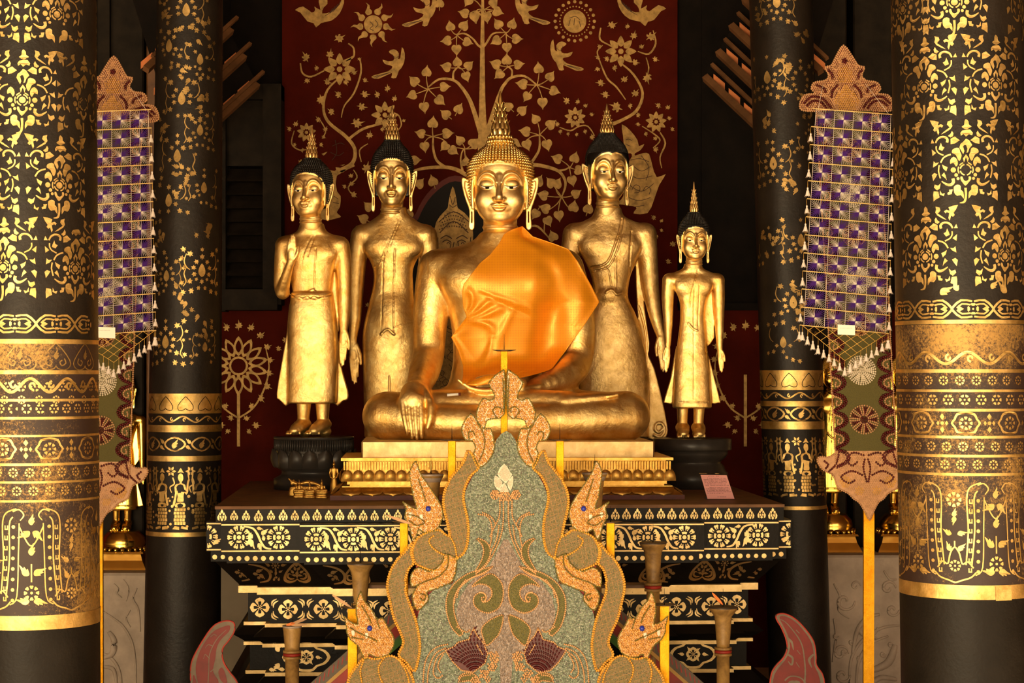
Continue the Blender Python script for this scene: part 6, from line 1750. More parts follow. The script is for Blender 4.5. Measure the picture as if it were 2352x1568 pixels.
# mauve inner ground
MV = [(1157,1238),(1135,1280),(1122,1303),(1100,1318),(1078,1338),(1058,1368),(1048,1402),(1054,1437),(1079,1452),(1094,1450),(1110,1475),(1120,1500),(1146,1502),(1150,1568),(1150,1620),(1163,1620)]
mvp = MV+[(2*AXX-x,y) for x,y in MV[::-1]]
mb.paint(mvp, ptf, .0135, 2)
mb.build('mosaic_board', [M['chip_green'], M['board_edge'], M['chip_mauve']], PAN, label='jade green glass mosaic board')
# scroll ornament
orn = MB()
LEAF = [
 cr([(1127,1316),(1148,1331),(1156,1351),(1154,1377),(1144,1396),(1122,1406),(1101,1400),(1088,1385),(1090,1368),(1103,1359),(1113,1362),(1117,1372),(1112,1380),(1122,1378),(1130,1364),(1127,1350),(1116,1342),(1100,1340),(1084,1346),(1100,1330)],3,True),
 cr([(1156,1413),(1140,1415),(1120,1426),(1106,1443),(1110,1463),(1118,1481),(1135,1467),(1148,1450)],3,True),
 stroke([(1128,1302),(1106,1311),(1078,1322),(1052,1342),(1036,1368),(1034,1400),(1044,1434),(1060,1456)],[3,9,13,16,17,17,16,10],4),
 stroke([(1097,1236),(1113,1248),(1119,1266),(1112,1288),(1094,1312)],[3,12,16,13,5],4),
 stroke([(1056,1560),(1062,1556),(1076,1552),(1090,1558),(1094,1575)],[8,16,18,16,12],4)]
for p in LEAF:
    for q in both(p):
        orn.prism(q, ptf, .0145, 0, side=0)
        outline_beads(orn, q, 2.3, 1, off=.014)
LINES = [[(1148,1150),(1147,1185),(1134,1212),(1126,1230)],[(1156,1150),(1156,1195),(1150,1230),(1137,1262),(1118,1295),(1094,1316)],[(1099,1180),(1118,1184),(1128,1200),(1130,1225),(1126,1250)],[(1109,1176),(1128,1186),(1137,1200)],
 [(1131,1300),(1112,1316),(1082,1326),(1060,1342),(1047,1362),(1044,1382)],[(1070,1330),(1056,1348),(1050,1370)],[(1146,1206),(1140,1240),(1126,1268)],
 [(1028,1478),(1004,1484),(986,1500),(976,1524),(972,1568),(974,1600)],[(1024,1487),(1004,1496),(992,1514),(984,1540),(982,1568),(984,1600)],[(1020,1496),(1006,1506),(998,1524),(996,1546),(1006,1556),(1016,1550)],[(1018,1502),(1010,1514),(1006,1530),(1012,1542)],
 [(1103,1359),(1113,1362),(1117,1372),(1110,1382),(1106,1372),(1111,1370)],[(1050,1438),(1070,1450),(1078,1446)],[(1052,1568),(1060,1552),(1080,1548)],
 [(1096,1480),(1108,1500)],[(1120,1500),(1128,1496)]]
for p in LINES:
    for q in both(p): outline_beads(orn, cr(q,4), 2.3, 1, closed=False, off=.014)
for q in both([(1124,1132),(1140,1122),(1152,1134),(1146,1146),(1130,1144)]): fill_beads(orn, q, 2.5, 1, .014)
fill_beads(orn, [(1142,1130),(1182,1130),(1176,1150),(1148,1150)], 2.5, 1, .014)
for (x, y, r) in ((1136,1508,13),(1131,1530,12),(1112,1545,12),(1094,1560,11),(1120,1560,8)):
    for q in both(circ(x,y,r,10)): fill_beads(orn, q, 2.7, 1, .014)
orn.build('scroll_ornament', [M['seed_green'], M['bead_tan']], PAN, label='olive leaves edged with peach beads')
# lotus bud
bud = MB()
for p in ([(1158,1064),(1172,1084),(1176,1090),(1163,1108),(1157,1105),(1142,1088)],[(1139,1091),(1154,1107),(1147,1126),(1136,1114),(1135,1100)],[(1177,1092),(1165,1110),(1172,1126),(1178,1112),(1179,1098)],[(1158,1108),(1168,1126),(1166,1129),(1149,1129),(1150,1120)]):
    bud.prism(cr(p,2,True), ptf, .016, 0); fill_beads(bud, p, 1.5, 0, .015, 1, .1)
bud.build('lotus_bud', [M['bead_white']], PAN, label='white lotus bud')
# dark red tulip flowers
TUL = [(1088,1441),(1077,1467),(1064,1470),(1051,1474),(1043,1484),(1023,1491),(1041,1519),(1060,1538),(1088,1542),(1114,1521),(1120,1499),(1110,1474),(1096,1458)]
for q in both(TUL):
    t = MB(); t.prism(cr(q,2,True), ptf, .0135, 0)
    cx_, cy_ = (1092,1548) if q[0][0] < AXX else (2*AXX-1092,1548)
    # long beads following the petals
    for ang in np.linspace(-2.5,-.55,20) if q[0][0] < AXX else np.linspace(-2.59,-.64,20):
        for rr in np.arange(14,110,9):
            a = ang+.14*math.sin(rr/17)
            x, y = cx_+rr*math.cos(a), cy_+rr*math.sin(a)
            if inside(q, [x],[y])[0]:
                a2 = ang+.14*math.sin((rr+7)/17)
                t.tube([ptf(x,y,.0155),ptf(cx_+(rr+3.5)*math.cos((a+a2)/2),cy_+(rr+3.5)*math.sin((a+a2)/2),.018),ptf(cx_+(rr+7)*math.cos(a2),cy_+(rr+7)*math.sin(a2),.0155)],[.0012,.0042,.0012],6,0)
    outline_beads(t, q, 2.4, 1, off=.014)
    t.build('tulip_flower', [M['bead_maroon'], M['bead_tan']], PAN, label='dark red bead tulip')
# naga bodies
def scaled(poly, name='naga_body', inner=(), grid=True, edge=True):
    t = MB(); t.prism(poly, ptf, .014, 0, side=1)
    if edge: outline_beads(t, poly, 2.9, 2, off=.014)
    if edge: outline_beads(t, [(x+(3 if x < np.mean([p[0] for p in poly]) else -3), y) for x, y in poly], 2.0, 2, off=.013, every=5)
    for l in inner: outline_beads(t, cr(l,4), 2.7, 2, closed=False, off=.015)
    if grid:
        xs = [p[0] for p in poly]; ys = [p[1] for p in poly]
        for k in range(int(min(ys)), int(max(ys))+60, 11):
            q = [(x_, k-(x_-min(xs))*.35) for x_ in np.arange(min(xs), max(xs), 4)]
            m = inside(poly, [p[0] for p in q],[p[1] for p in q]); run = []
            for p, ok in zip(q, m):
                if ok: run.append(p)
                else:
                    if len(run) > 1: t.tube([ptf(*run[0],.0148),ptf(*run[-1],.0148)], .0006, 4, 3)
                    run = []
        for k in range(int(min(xs))-60, int(max(xs))+60, 11):
            q = [(k+(y_-min(ys))*.22, y_) for y_ in np.arange(min(ys), max(ys), 4)]
            m = inside(poly, [p[0] for p in q],[p[1] for p in q]); run = []
            for p, ok in zip(q, m):
                if ok: run.append(p)
                else:
                    if len(run) > 1: t.tube([ptf(*run[0],.0146),ptf(*run[-1],.0146)], .0006, 4, 3)
                    run = []
    return t.build(name, [M['scales'], M['board_edge'], M['bead_gold'], M['bead_tan']], PAN)
UP = cr([(1075,1035),(1066,1060),(1048,1083),(1030,1106),(1020,1130),(1018,1160),(1026,1196),(1032,1228),(1022,1226),(1008,1216),(985,1220),(962,1232),(952,1246),(946,1266),(952,1290),(968,1300),(990,1308),(1010,1306),(1024,1290),(1046,1282),(1064,1272),(1074,1250),(1077,1215),(1074,1185),(1066,1150),(1068,1122),(1082,1092),(1101,1073),(1094,1052),(1083,1040)],3,True)
UPL = [[(1010,1306),(1026,1290),(1024,1276),(1006,1266),(990,1252),(986,1238),(996,1230)],[(1032,1228),(1044,1250),(1050,1282)],[(1083,1040),(1090,1058),(1097,1072)]]
LO = cr([(950,1244),(935,1262),(912,1284),(896,1312),(889,1345),(895,1380),(905,1420),(919,1450),(926,1476),(915,1503),(935,1520),(952,1540),(960,1522),(966,1480),(958,1430),(948,1400),(934,1362),(932,1332),(940,1305),(951,1292),(946,1268)],3,True)
BT = cr([(838,1509),(865,1512),(900,1504),(925,1520),(945,1545),(952,1580),(940,1640),(905,1760),(800,1760),(795,1620),(800,1560),(818,1530)],3,True)
BTL = [[(838,1509),(828,1540),(832,1575),(820,1620)],[(884,1508),(870,1530),(876,1560),(896,1590)],[(918,1515),(935,1545),(942,1580)]]
for a in both(UP): scaled(a, inner=UPL if a[0][0] < AXX else [[(2*AXX-x,y) for x,y in l] for l in UPL])
for a in both(LO): scaled(a)
for a in both(BT): scaled(a, inner=BTL if a[0][0] < AXX else [[(2*AXX-x,y) for x,y in l] for l in BTL])
# orange bead heads, fronds and the crest
HEAD1 = [(956,1059),(964,1083),(982,1111),(996,1131),(1010,1154),(1017,1176),(1012,1201),(1000,1216),(976,1222),(962,1214),(958,1226),(952,1238),(945,1226),(941,1208),(934,1194),(931,1179),(934,1166),(926,1152),(941,1161),(958,1168),(951,1144),(946,1117),(942,1086),(948,1068)]
HEAD2 = [(829,1357),(836,1377),(853,1396),(866,1420),(879,1417),(889,1435),(900,1452),(906,1469),(901,1490),(889,1503),(865,1508),(848,1500),(846,1508),(838,1512),(828,1490),(820,1478),(806,1467),(797,1450),(797,1438),(791,1414),(802,1424),(823,1433),(819,1409),(820,1382)]
FRN = [(1023,1271),(1047,1280),(1049,1295),(1041,1331),(1023,1342),(995,1353),(980,1359),(985,1374),(975,1388),(959,1400),(948,1376),(950,1359),(961,1342),(946,1346),(943,1325),(950,1310),(963,1302),(985,1311),(1006,1301),(1019,1284)]
CRS = [(1152,852),(1123,878),(1133,899),(1136,914),(1123,919),(1110,914),(1098,937),(1095,952),(1099,975),(1113,983),(1118,965),(1136,960),(1158,950),(1159,860)]
CUR = [(1082,950),(1065,970),(1061,990),(1070,1010),(1085,1011),(1093,1029),(1088,1041),(1099,1070),(1113,1067),(1128,1049),(1136,1024),(1128,985),(1113,985),(1095,966)]
def beaded(poly, name, label=None, eye=None, teeth=(), dark=(), r=3.1):
    p = cr(poly, 2, True)
    t = MB(); t.prism(p, ptf, .016, 0, side=1)
    fill_beads(t, p, r, 2, .016, 1.5); outline_beads(t, p, 2.0, 3, off=.016)
    for d in dark: outline_beads(t, cr(d,3), 1.9, 3, closed=False, off=.022)
    o = t.build(name, [M['bead_orange'], M['board_edge'], M['bead_orange'], M['bead_green']], PAN, label=label)
    if eye:
        e = MB(); c = ptf(*eye, .024); e.lathe([(.0005,-.0125),(.008,-.010),(.0125,0),(.008,.010),(.0005,.0125)], tuple(c), 16); e.build('eye', M['bead_blue'], o, label='blue glass bead eye')
    for x, y in teeth:
        e = MB(); e.prism([(x-4,y-5),(x+3,y-6),(x+4,y+3),(x,y+8),(x-3,y+4)], lambda u,v,h: ptf(u,v,.018+h), .006, 0); e.build('tooth', M['bead_white'], o, label='white tooth')
    return o
def mirl(l): return [[(2*AXX-x,y) for x,y in q] for q in l]
for k, side in ((0,0),(1,1)):
    mx = (lambda p: (2*AXX-p[0],p[1])) if side else (lambda p: p)
    D1 = [[(941,1195),(958,1206),(975,1200)],[(938,1180),(960,1186),(974,1196)],[(962,1100),(972,1130),(978,1150)]]
    D2 = [[(806,1440),(826,1452),(850,1462),(866,1470)],[(832,1390),(846,1412),(852,1428)],[(866,1420),(872,1440)],[(810,1462),(834,1466)]]
    beaded([mx(p) for p in HEAD1],'naga_head','orange beaded serpent head',mx((984,1167)),[mx((943,1181)),mx((968,1186))],[[mx(p) for p in d] for d in D1])
    beaded([mx(p) for p in HEAD2],'naga_head','orange beaded serpent head',mx((850,1441)),[mx((812,1451)),mx((843,1457))],[[mx(p) for p in d] for d in D2])
    beaded([mx(p) for p in FRN],'frond','pale orange bead frond',dark=[[mx(p) for p in d] for d in [[(1030,1274),(1028,1300),(1008,1322),(976,1334),(960,1342)],[(968,1362),(978,1366),(974,1378),(966,1372)]]])
    beaded([mx(p) for p in CRS],'crest','orange bead crest',dark=[[mx(p) for p in d] for d in [[(1140,958),(1132,944),(1140,934),(1152,938),(1150,946)],[(1155,870),(1157,910),(1157,945)]]])
    beaded([mx(p) for p in CUR],'crest_curl','orange bead scroll',dark=[[mx(p) for p in d] for d in [[(1100,975),(1112,1000),(1112,1030),(1100,1060)],[(1078,1008),(1076,994),(1086,990),(1090,998)]]])
# backing board joining the pieces, posts, drip pans and spikes
bk = MB()
def btf(u, v, h): return P(u, v, YP)+Vector((0, .004+.018-h, 0))
bk.prism([(1163,1004),(1140,1030),(1092,1086),(1050,1110),(1040,1240),(1000,1280),(955,1300),(960,1420),(950,1540),(870,1560),(850,1775),(1474,1775),(1454,1560),(1374,1540),(1364,1420),(1369,1300),(1324,1280),(1284,1240),(1274,1110),(1232,1086),(1184,1030)], btf, .018, 0)
bk.build('backing_board', [M['paint_red']], PAN, label='red painted backing board') if 'paint_red' in M else None
POSTS = [(1158,806,1100,16),(1038,1012,1200,18),(1286,1012,1200,18),(928,1200,1420,19),(1402,1200,1420,19),(810,1396,1790,22),(1526,1390,1790,22)]
zfloor = HY+CZ/SP
for (x, y0, y1, w) in POSTS:
    o = MB(); Yq = YP+.045
    a = P(x-w/2, y1, Yq); b = P(x+w/2, y0, Yq)
    o.box((a.x, Yq-.014, a.z if y1 < 1700 else 0.02),(b.x, Yq+.014, b.z), 0, .002)
    po = o.build('post', [M['gold_paper']], PAN, label='flat post covered in gold foil')
    c = MB(); cc = P(x, y0, Yq)
    c.lathe([(.002,-.002),(.03,-.001),(.052,.004),(.054,.006),(.03,.003),(.002,.002)], tuple(cc), 20)
    c.build('drip_pan', [M['tin']], po)
    c = MB(); c.tube([cc, cc+Vector((0,0,.075))],[.0022,.0006],6); c.build('spike', [M['iron']], po)
ft = MB(); ft.box((P(850,0,YP).x,YP-.25,0),(P(1474,0,YP).x,YP+.25,.10),0,.01); ft.build('foot', [M['paint_red']], PAN)
# ------------------------------------------------------------------ old wooden candle rack between panel and altar
YR = 9.35; SR = S(YR)
M['bamboo'] = gold_mat('smoke stained bamboo'.replace(' ','_'), (0.11,0.055,0.016), (0.38,0.22,0.06), .4, .6, .3, 30, patch=False, dark=(0.04,0.03,0.02))
M['bamboo'].node_tree.nodes['Principled BSDF'].inputs['Metallic'].default_value = 0.0
M['grey_paint'] = simple('grey_white_paint', (0.11,0.085,0.062), .6, var=.25, nscale=20)
M['green_paint'] = simple('green_paint', (0.05,0.16,0.02), .5, var=.2)
M['ochre'] = simple('ochre_gold_paint', (0.42,0.24,0.05), .5, var=.2)
M['petal'] = simple('dried_orange_petal', (0.75,0.20,0.04), .6, var=.3, nscale=40)
RK = thing('candle_rack', P(1165, HY+CZ/SR, YR), 'old triangular wooden candle rack with bamboo posts and painted striped rails, behind the beaded holder', 'candle rack')
def rtf(u, v, h): return P(u, v, YR)-Vector((0, h, 0))
for sx in (-1, 1):
    mb = MB(); X = lambda d: 1165+sx*d
    sl = .88; y0 = 1170; off = 0
    for (w, m, h) in ((30,0,.03),(10,1,.034),(28,2,.028),(4,0,.034),(22,3,.03),(26,4,.022)):
        a = y0+off; mb.prism([(X(60),a+60*sl),(X(720),a+720*sl),(X(720),a+w+720*sl),(X(60),a+w+60*sl)], rtf, h, m); off += w
    for k in range(60):
        d = 80+k*10.5; y = y0+d*sl; mb.paint([(X(d),y+5),(X(d+2.5),y+6),(X(d+6),y+25),(X(d+3),y+24)], rtf, .0315, 2)
    mb.build('striped_rail', [M['grey_paint'],M['ochre'],M['paint_red'],M['green_paint'],M['wood_dark']], RK)
mb = MB()
a, b = P(850,1347,YR+.1), P(1480,1340,YR+.1)
mb.box((a.x,YR+.03,a.z),(b.x,YR+.16,b.z)); mb.box((P(1135,0,YR).x,YR+.03,0),(P(1195,0,YR).x,YR+.1,P(0,1150,YR).z)); mb.box((P(500,0,YR).x,YR-.12,0),(P(1830,0,YR).x,YR+.2,.12),0,.01)
mb.build('crossbar', [M['wood_brown']], RK)
CP = [(990,1088,29,21,1),(1366,1085,29,21,1),(828,1292,31,21,0),(1500,1245,31,20,0),(671,1436,22,21,2),(1661,1393,33,20,0)]
for (x, yt, rt, rn, kind) in CP:
    c = P(x, yt, YR); s = SR; mb = MB()
    z = lambda d: -d*s
    prof = [(.002,z(6)),(rt*.8*s,z(5)),(rt*s,z(0)),(rt*s,z(3)),(rt*.97*s,z(6)),(rt*.80*s,z(14)),(rn*s,z(22)),(rn*s*1.0,z(28)),(rn*.95*s,z(30)),(rn*.88*s,z(55)),(rn*.76*s,z(84)),(rn*.74*s,z(92))]
    if kind == 2: prof = [(.002,z(3)),(rn*1.02*s,z(0)),(rn*1.02*s,z(8)),(rn*.98*s,z(12)),(rn*.82*s,z(48)),(rn*.84*s,z(56))]
    mb.lathe(prof, tuple(c), 24, 0)
    zb_ = prof[-1][1]
    for q, m in ((0,0),(7,1),(14,0)):
        mb.lathe([(rn*.74*s,zb_-(q)*s),(rn*1.0*s,zb_-(q+1)*s),(rn*1.0*s,zb_-(q+6)*s),(rn*.74*s,zb_-(q+7)*s)], tuple(c), 24, m)
    mb.lathe([(rn*.76*s,zb_-20*s),(rn*.74*s,-c.z+.05)], tuple(c), 20, 0)
    po = mb.build('bamboo_post', [M['bamboo'], M['paint_red'], M['tin']], RK)
    m2 = MB(); m2.lathe([(rt*.72*s if kind != 2 else rn*.9*s,z(2)),(rt*1.0*s if kind != 2 else rn*1.05*s,.001),(rt*1.02*s if kind != 2 else rn*1.07*s,z(2)),(rn*.99*s,z(21) if kind != 2 else z(6))], tuple(c), 24, 0)
    m2.build('tin_cup', [M['tin'] if kind == 0 else M['pewter']], po)
    m2 = MB(); m2.tube([c, c+Vector((0,0,.085))], [.0026,.0008], 6); m2.build('spike', [M['iron']], po)
for (x, y, r) in ((660,1432,.2),(690,1428,-.5),(905,1196,2.9),(1490,1236,-2.8),(1628,1386,.2),(1680,1388,-.2)):
    pass
def petals(x, y, Y, label, cols):
    mb = MB(); c = P(x, y, Y)
    for (dx, dy, L, a, m) in cols:
        p = cr([(0,0),(L*.3,-3.2),(L*.7,-3.4),(L,0),(L*.7,2.6),(L*.3,2.8)],2,True)
        p = xf(p, 1, a, x+dx, y+dy); mb.prism(p, lambda u,v,h: P(u,v,Y)+Vector((0,-h+((u-x)*.0004),0)), .002, m)
    tag(mb.build('dried_petal', [M['petal'], M['straw']], None, loc=c), label, 'petal')
M['straw'] = simple('dry_straw', (0.42,0.25,0.13), .6)
petals(671,1434,YR-.05,'dried orange and pink petals on the bamboo candle post at lower left',[(-14,1,22,-.2,0),(-4,-1,40,-.30,1),(-2,2,36,-.05,1)])
petals(936,1203,YP-.02,'dry brown leaf sliver lying across the upper left gold foil post',[(14,2,68,3.5,1)])
petals(800,1395,YP+.02,'pale dry stem stuck at the lower left gold foil post',[(10,2,58,3.75,1)])
petals(1661,1391,YR-.05,'red incense stub on the right bamboo candle cup',[(0,-2,40,-2.3,0)])
# ------------------------------------------------------------------ painted flame-shaped boards
def flame_board(pts, inner, swirls, Y, label):
    tf_ = lambda u, v, h: P(u, v, Y)-Vector((0, h, 0))
    base = HY+CZ/S(Y)
    x0, x1 = pts[-1][0], pts[0][0]
    p = cr(pts, 4)+[(pts[-1][0], base-2), (pts[0][0], base-2)]
    mb = MB(); mb.prism(p, tf_, .03, 0)
    for q in inner: mb.paint(cr(q,3,True), tf_, .0315, 1)
    for q, w in swirls: mb.paint(stroke(q, w), tf_, .033, 0)
    mb.tube([tf_(x,y,.028) for x,y in cr(pts,4)], .004, 5, 2)
    o = mb.build('flame_board', [M['grey_paint'], M['flame_red'], M['paint_red']], None, loc=P((x0+x1)/2, base, Y)); tag(o, label, 'painted board')
M['flame_red'] = simple('bright_red_paint', (0.11,0.006,0.005), .5, var=.2, nscale=20)
flame_board([(432,1640),(440,1568),(440,1538),(445,1511),(466,1472),(492,1436),(518,1424),(536,1426),(541,1436),(538,1452),(526,1470),(513,1488),(515,1517),(531,1543),(548,1568),(575,1640)],
   [[(452,1530),(462,1492),(488,1452),(512,1438),(530,1434),(528,1448),(510,1466),(500,1486),(497,1510),(492,1540),(505,1568),(470,1600),(458,1568)],[(512,1530),(520,1545),(524,1568),(510,1560),(504,1540)],[(446,1548),(456,1570),(466,1610),(446,1620)]],
   [([(478,1600),(482,1540),(484,1500),(500,1466),(522,1444)],[3,2,2,2,1]),([(484,1510),(474,1500),(470,1510)],[2,1.5,1]),([(490,1480),(480,1478),(474,1486)],[2,1.5,1]),([(486,1540),(498,1528),(499,1516)],[2,1.5,1]),([(500,1458),(494,1454),(486,1460)],1.5)],
   8.9, 'red and grey painted flame-shaped board leaning in at lower left')
flame_board([(1896,1640),(1890,1556),(1873,1525),(1872,1504),(1867,1472),(1849,1444),(1823,1418),(1797,1407),(1780,1414),(1794,1441),(1804,1467),(1806,1488),(1797,1509),(1778,1530),(1768,1556),(1760,1640)],
   [[(1788,1416),(1800,1413),(1822,1424),(1846,1449),(1862,1476),(1867,1506),(1868,1526),(1880,1556),(1886,1620),(1862,1640),(1840,1570),(1822,1560),(1804,1568),(1772,1620),(1774,1558),(1784,1534),(1802,1512),(1812,1488),(1810,1464),(1800,1440)]],
   [([(1830,1640),(1846,1560),(1845,1510),(1836,1470),(1806,1430),(1790,1420)],[4,4,3,3,2,1.5]),([(1806,1462),(1816,1472),(1820,1490)],[4,5,2]),([(1806,1500),(1818,1508),(1816,1524),(1808,1516)],[4,5,4,2]),([(1866,1500),(1856,1512),(1862,1530)],[4,6,2]),([(1800,1560),(1814,1550),(1840,1556),(1862,1590)],[4,3,3,3]),([(1826,1444),(1834,1452)],2),([(1836,1500),(1828,1490)],1.5),([(1834,1530),(1826,1518)],1.5)],
   8.9, 'red painted flame-shaped board with pale swirls at lower right before the dark pillar')
# ------------------------------------------------------------------ stucco plinths and background images
M['stucco'] = simple('weathered_stucco', (0.42,0.34,0.27), .8, var=.2, nscale=6, bmp=.5, bscale=30, bdist=.006)
YS = 12.5
def plinth(x0, x1, ytop, label, reliefs):
    a, b = P(x0, ytop, YS), P(x1, ytop, YS); mb = MB(); mb.box((a.x,YS,0),(b.x,YS+.75,a.z),0,.015)
    tf_ = lambda u, v, h: P(u, v, YS)-Vector((0, h, 0))
    for q, w in reliefs:
        pts = cr(q, 5) if len(q) > 2 else q
        mb.tube([tf_(x, y, .004) for x, y in pts], [w*S(YS)*(.5+.5*math.sin(PI*(i+.6)/(len(pts)+.2))) for i in range(len(pts))], 6, 0)
    o = mb.build('stucco_plinth', [M['stucco']], None, loc=((a.x+b.x)/2,YS+.3,0)); tag(o, label, 'plinth')
plinth(150,345,1316,'weathered pale stucco plinth with cracked relief at left, between the two left pillars',
   [([(232,1400),(262,1420),(285,1440),(305,1480),(312,1540),(310,1600)],3),([(262,1340),(272,1352),(268,1362),(280,1372)],2.5),([(250,1450),(262,1470),(258,1500),(236,1510)],8),([(230,1500),(250,1505),(270,1530),(278,1568),(270,1620)],4),([(315,1350),(306,1375),(318,1400),(322,1450)],2.5),([(230,1530),(260,1536),(268,1570)],5),([(284,1330),(296,1352),(290,1380)],1.5),([(300,1400),(290,1420),(300,1440)],2)])
sp = lambda cx_, cy_, r, t=1: [(cx_+r*(1-i/14)*math.cos(t*i*.55), cy_+r*(1-i/14)*math.sin(t*i*.55)) for i in range(13)]
plinth(1895,2260,1275,'weathered grey stucco plinth with scrolling foliage relief at right, behind the gold banner pole',
   [(sp(1940,1380,24),4),(sp(2040,1350,18,-1),4),(sp(1990,1440,26),5),([(1915,1340),(1930,1370),(1926,1400),(1950,1420)],3),([(1958,1500),(1968,1450),(1990,1420),(2020,1410)],6),([(1950,1568),(1956,1510),(1984,1466),(2030,1440),(2068,1436)],4),([(1966,1580),(1972,1520),(1996,1480),(2040,1460)],4),([(2000,1540),(2040,1520),(2056,1480)],10),([(1990,1580),(2020,1556),(2060,1560)],7),(sp(2050,1400,16),4),(sp(1930,1500,20,-1),4),(sp(1935,1550,18),4),([(2030,1310),(2044,1330),(2060,1330)],3),(sp(1965,1345,12,-1),3),([(1915,1420),(1920,1460),(1912,1520)],3)]+[(sp(1920+18*i,1460+((i*37)%60),7),3) for i in range(8)])
mb = MB(); a, b = P(400,1300,13.2), P(640,1300,13.2); mb.box((a.x,13.2,0),(b.x,13.5,a.z),0,.01); tag(mb.build('plaster_plinth',[M['plaster']],None,loc=((a.x+b.x)/2,13.3,0)), 'plain stained beige plaster block behind the left end of the altar', 'plinth')
M['gold_statue'] = gold_mat('bright_gold_paint', (0.86,0.55,0.10), (1.0,0.68,0.16), .16, .26, .1, 20, patch=False)
def bg_image(cx, zb, ytop, label):
    T, g, tf_ = fig_D(cx, zb, 12.85, .70, label, 'gold_statue', M['gold_statue'])
    s = S(12.85); c = P(cx, zb, 12.85); zt = P(0, ytop, YS).z
    mb = MB(); H = c.z-zt
    w = 52*s
    mb.lathe([(w*.70,0),(w*.74,-.01),(w*.92,-.04),(w*.98,-.075),(w*.92,-.095),(w*.98,-.105)], tuple(c-Vector((0,0,.002))), 40, 0, True)
    for i in range(22):
        a = 2*PI*i/22; mb.tube([(c.x+w*.98*math.cos(a),c.y+w*.98*math.sin(a),c.z-.105),(c.x+w*1.08*math.cos(a),c.y+w*1.08*math.sin(a),c.z-.128)],[.022,.003],6)
    zb0 = c.z-.125
    for (k0, k1, za, zb_) in ((1.02,1.06,zb0,zb0-.012),(.92,1.0,zb0-.012,zb0-.055),(1.0,1.16,zb0-.055,zb0-.10),(1.16,1.2,zb0-.10,zt+.002)):
        v = [(c.x+x*w*k,c.y+y*w*k,z) for k,z in ((k0,za),(k1,zb_)) for x,y in ((-1,-1),(1,-1),(1,1),(-1,1))]
        mb.add(v,[(0,1,2,3),(7,6,5,4),(0,4,5,1),(1,5,6,2),(2,6,7,3),(3,7,4,0)],0)
    mb.build('lotus_base', [M['gold_statue']], T)
    return T
def dup(root, dx, label):
    r = root.copy(); COL.objects.link(r); r.location = root.location+Vector((dx,0,0)); r['label'] = label
    for ch in list(root.children):
        c = ch.copy(); COL.objects.link(c); c.parent = r
        for g_ in ch.children:
            d = g_.copy(); COL.objects.link(d); d.parent = c
    return r
bg1 = bg_image(284, 1218, 1316, 'shiny golden standing figure in the gap beside the left bead banner')
bg2 = bg_image(1908, 1178, 1275, 'shiny golden standing figure half hidden between the right inner pillar and the bead banner')
dup(bg2, (2068-1908)*S(12.85), 'shiny golden standing figure mostly hidden between the bead banner and the right edge pillar')
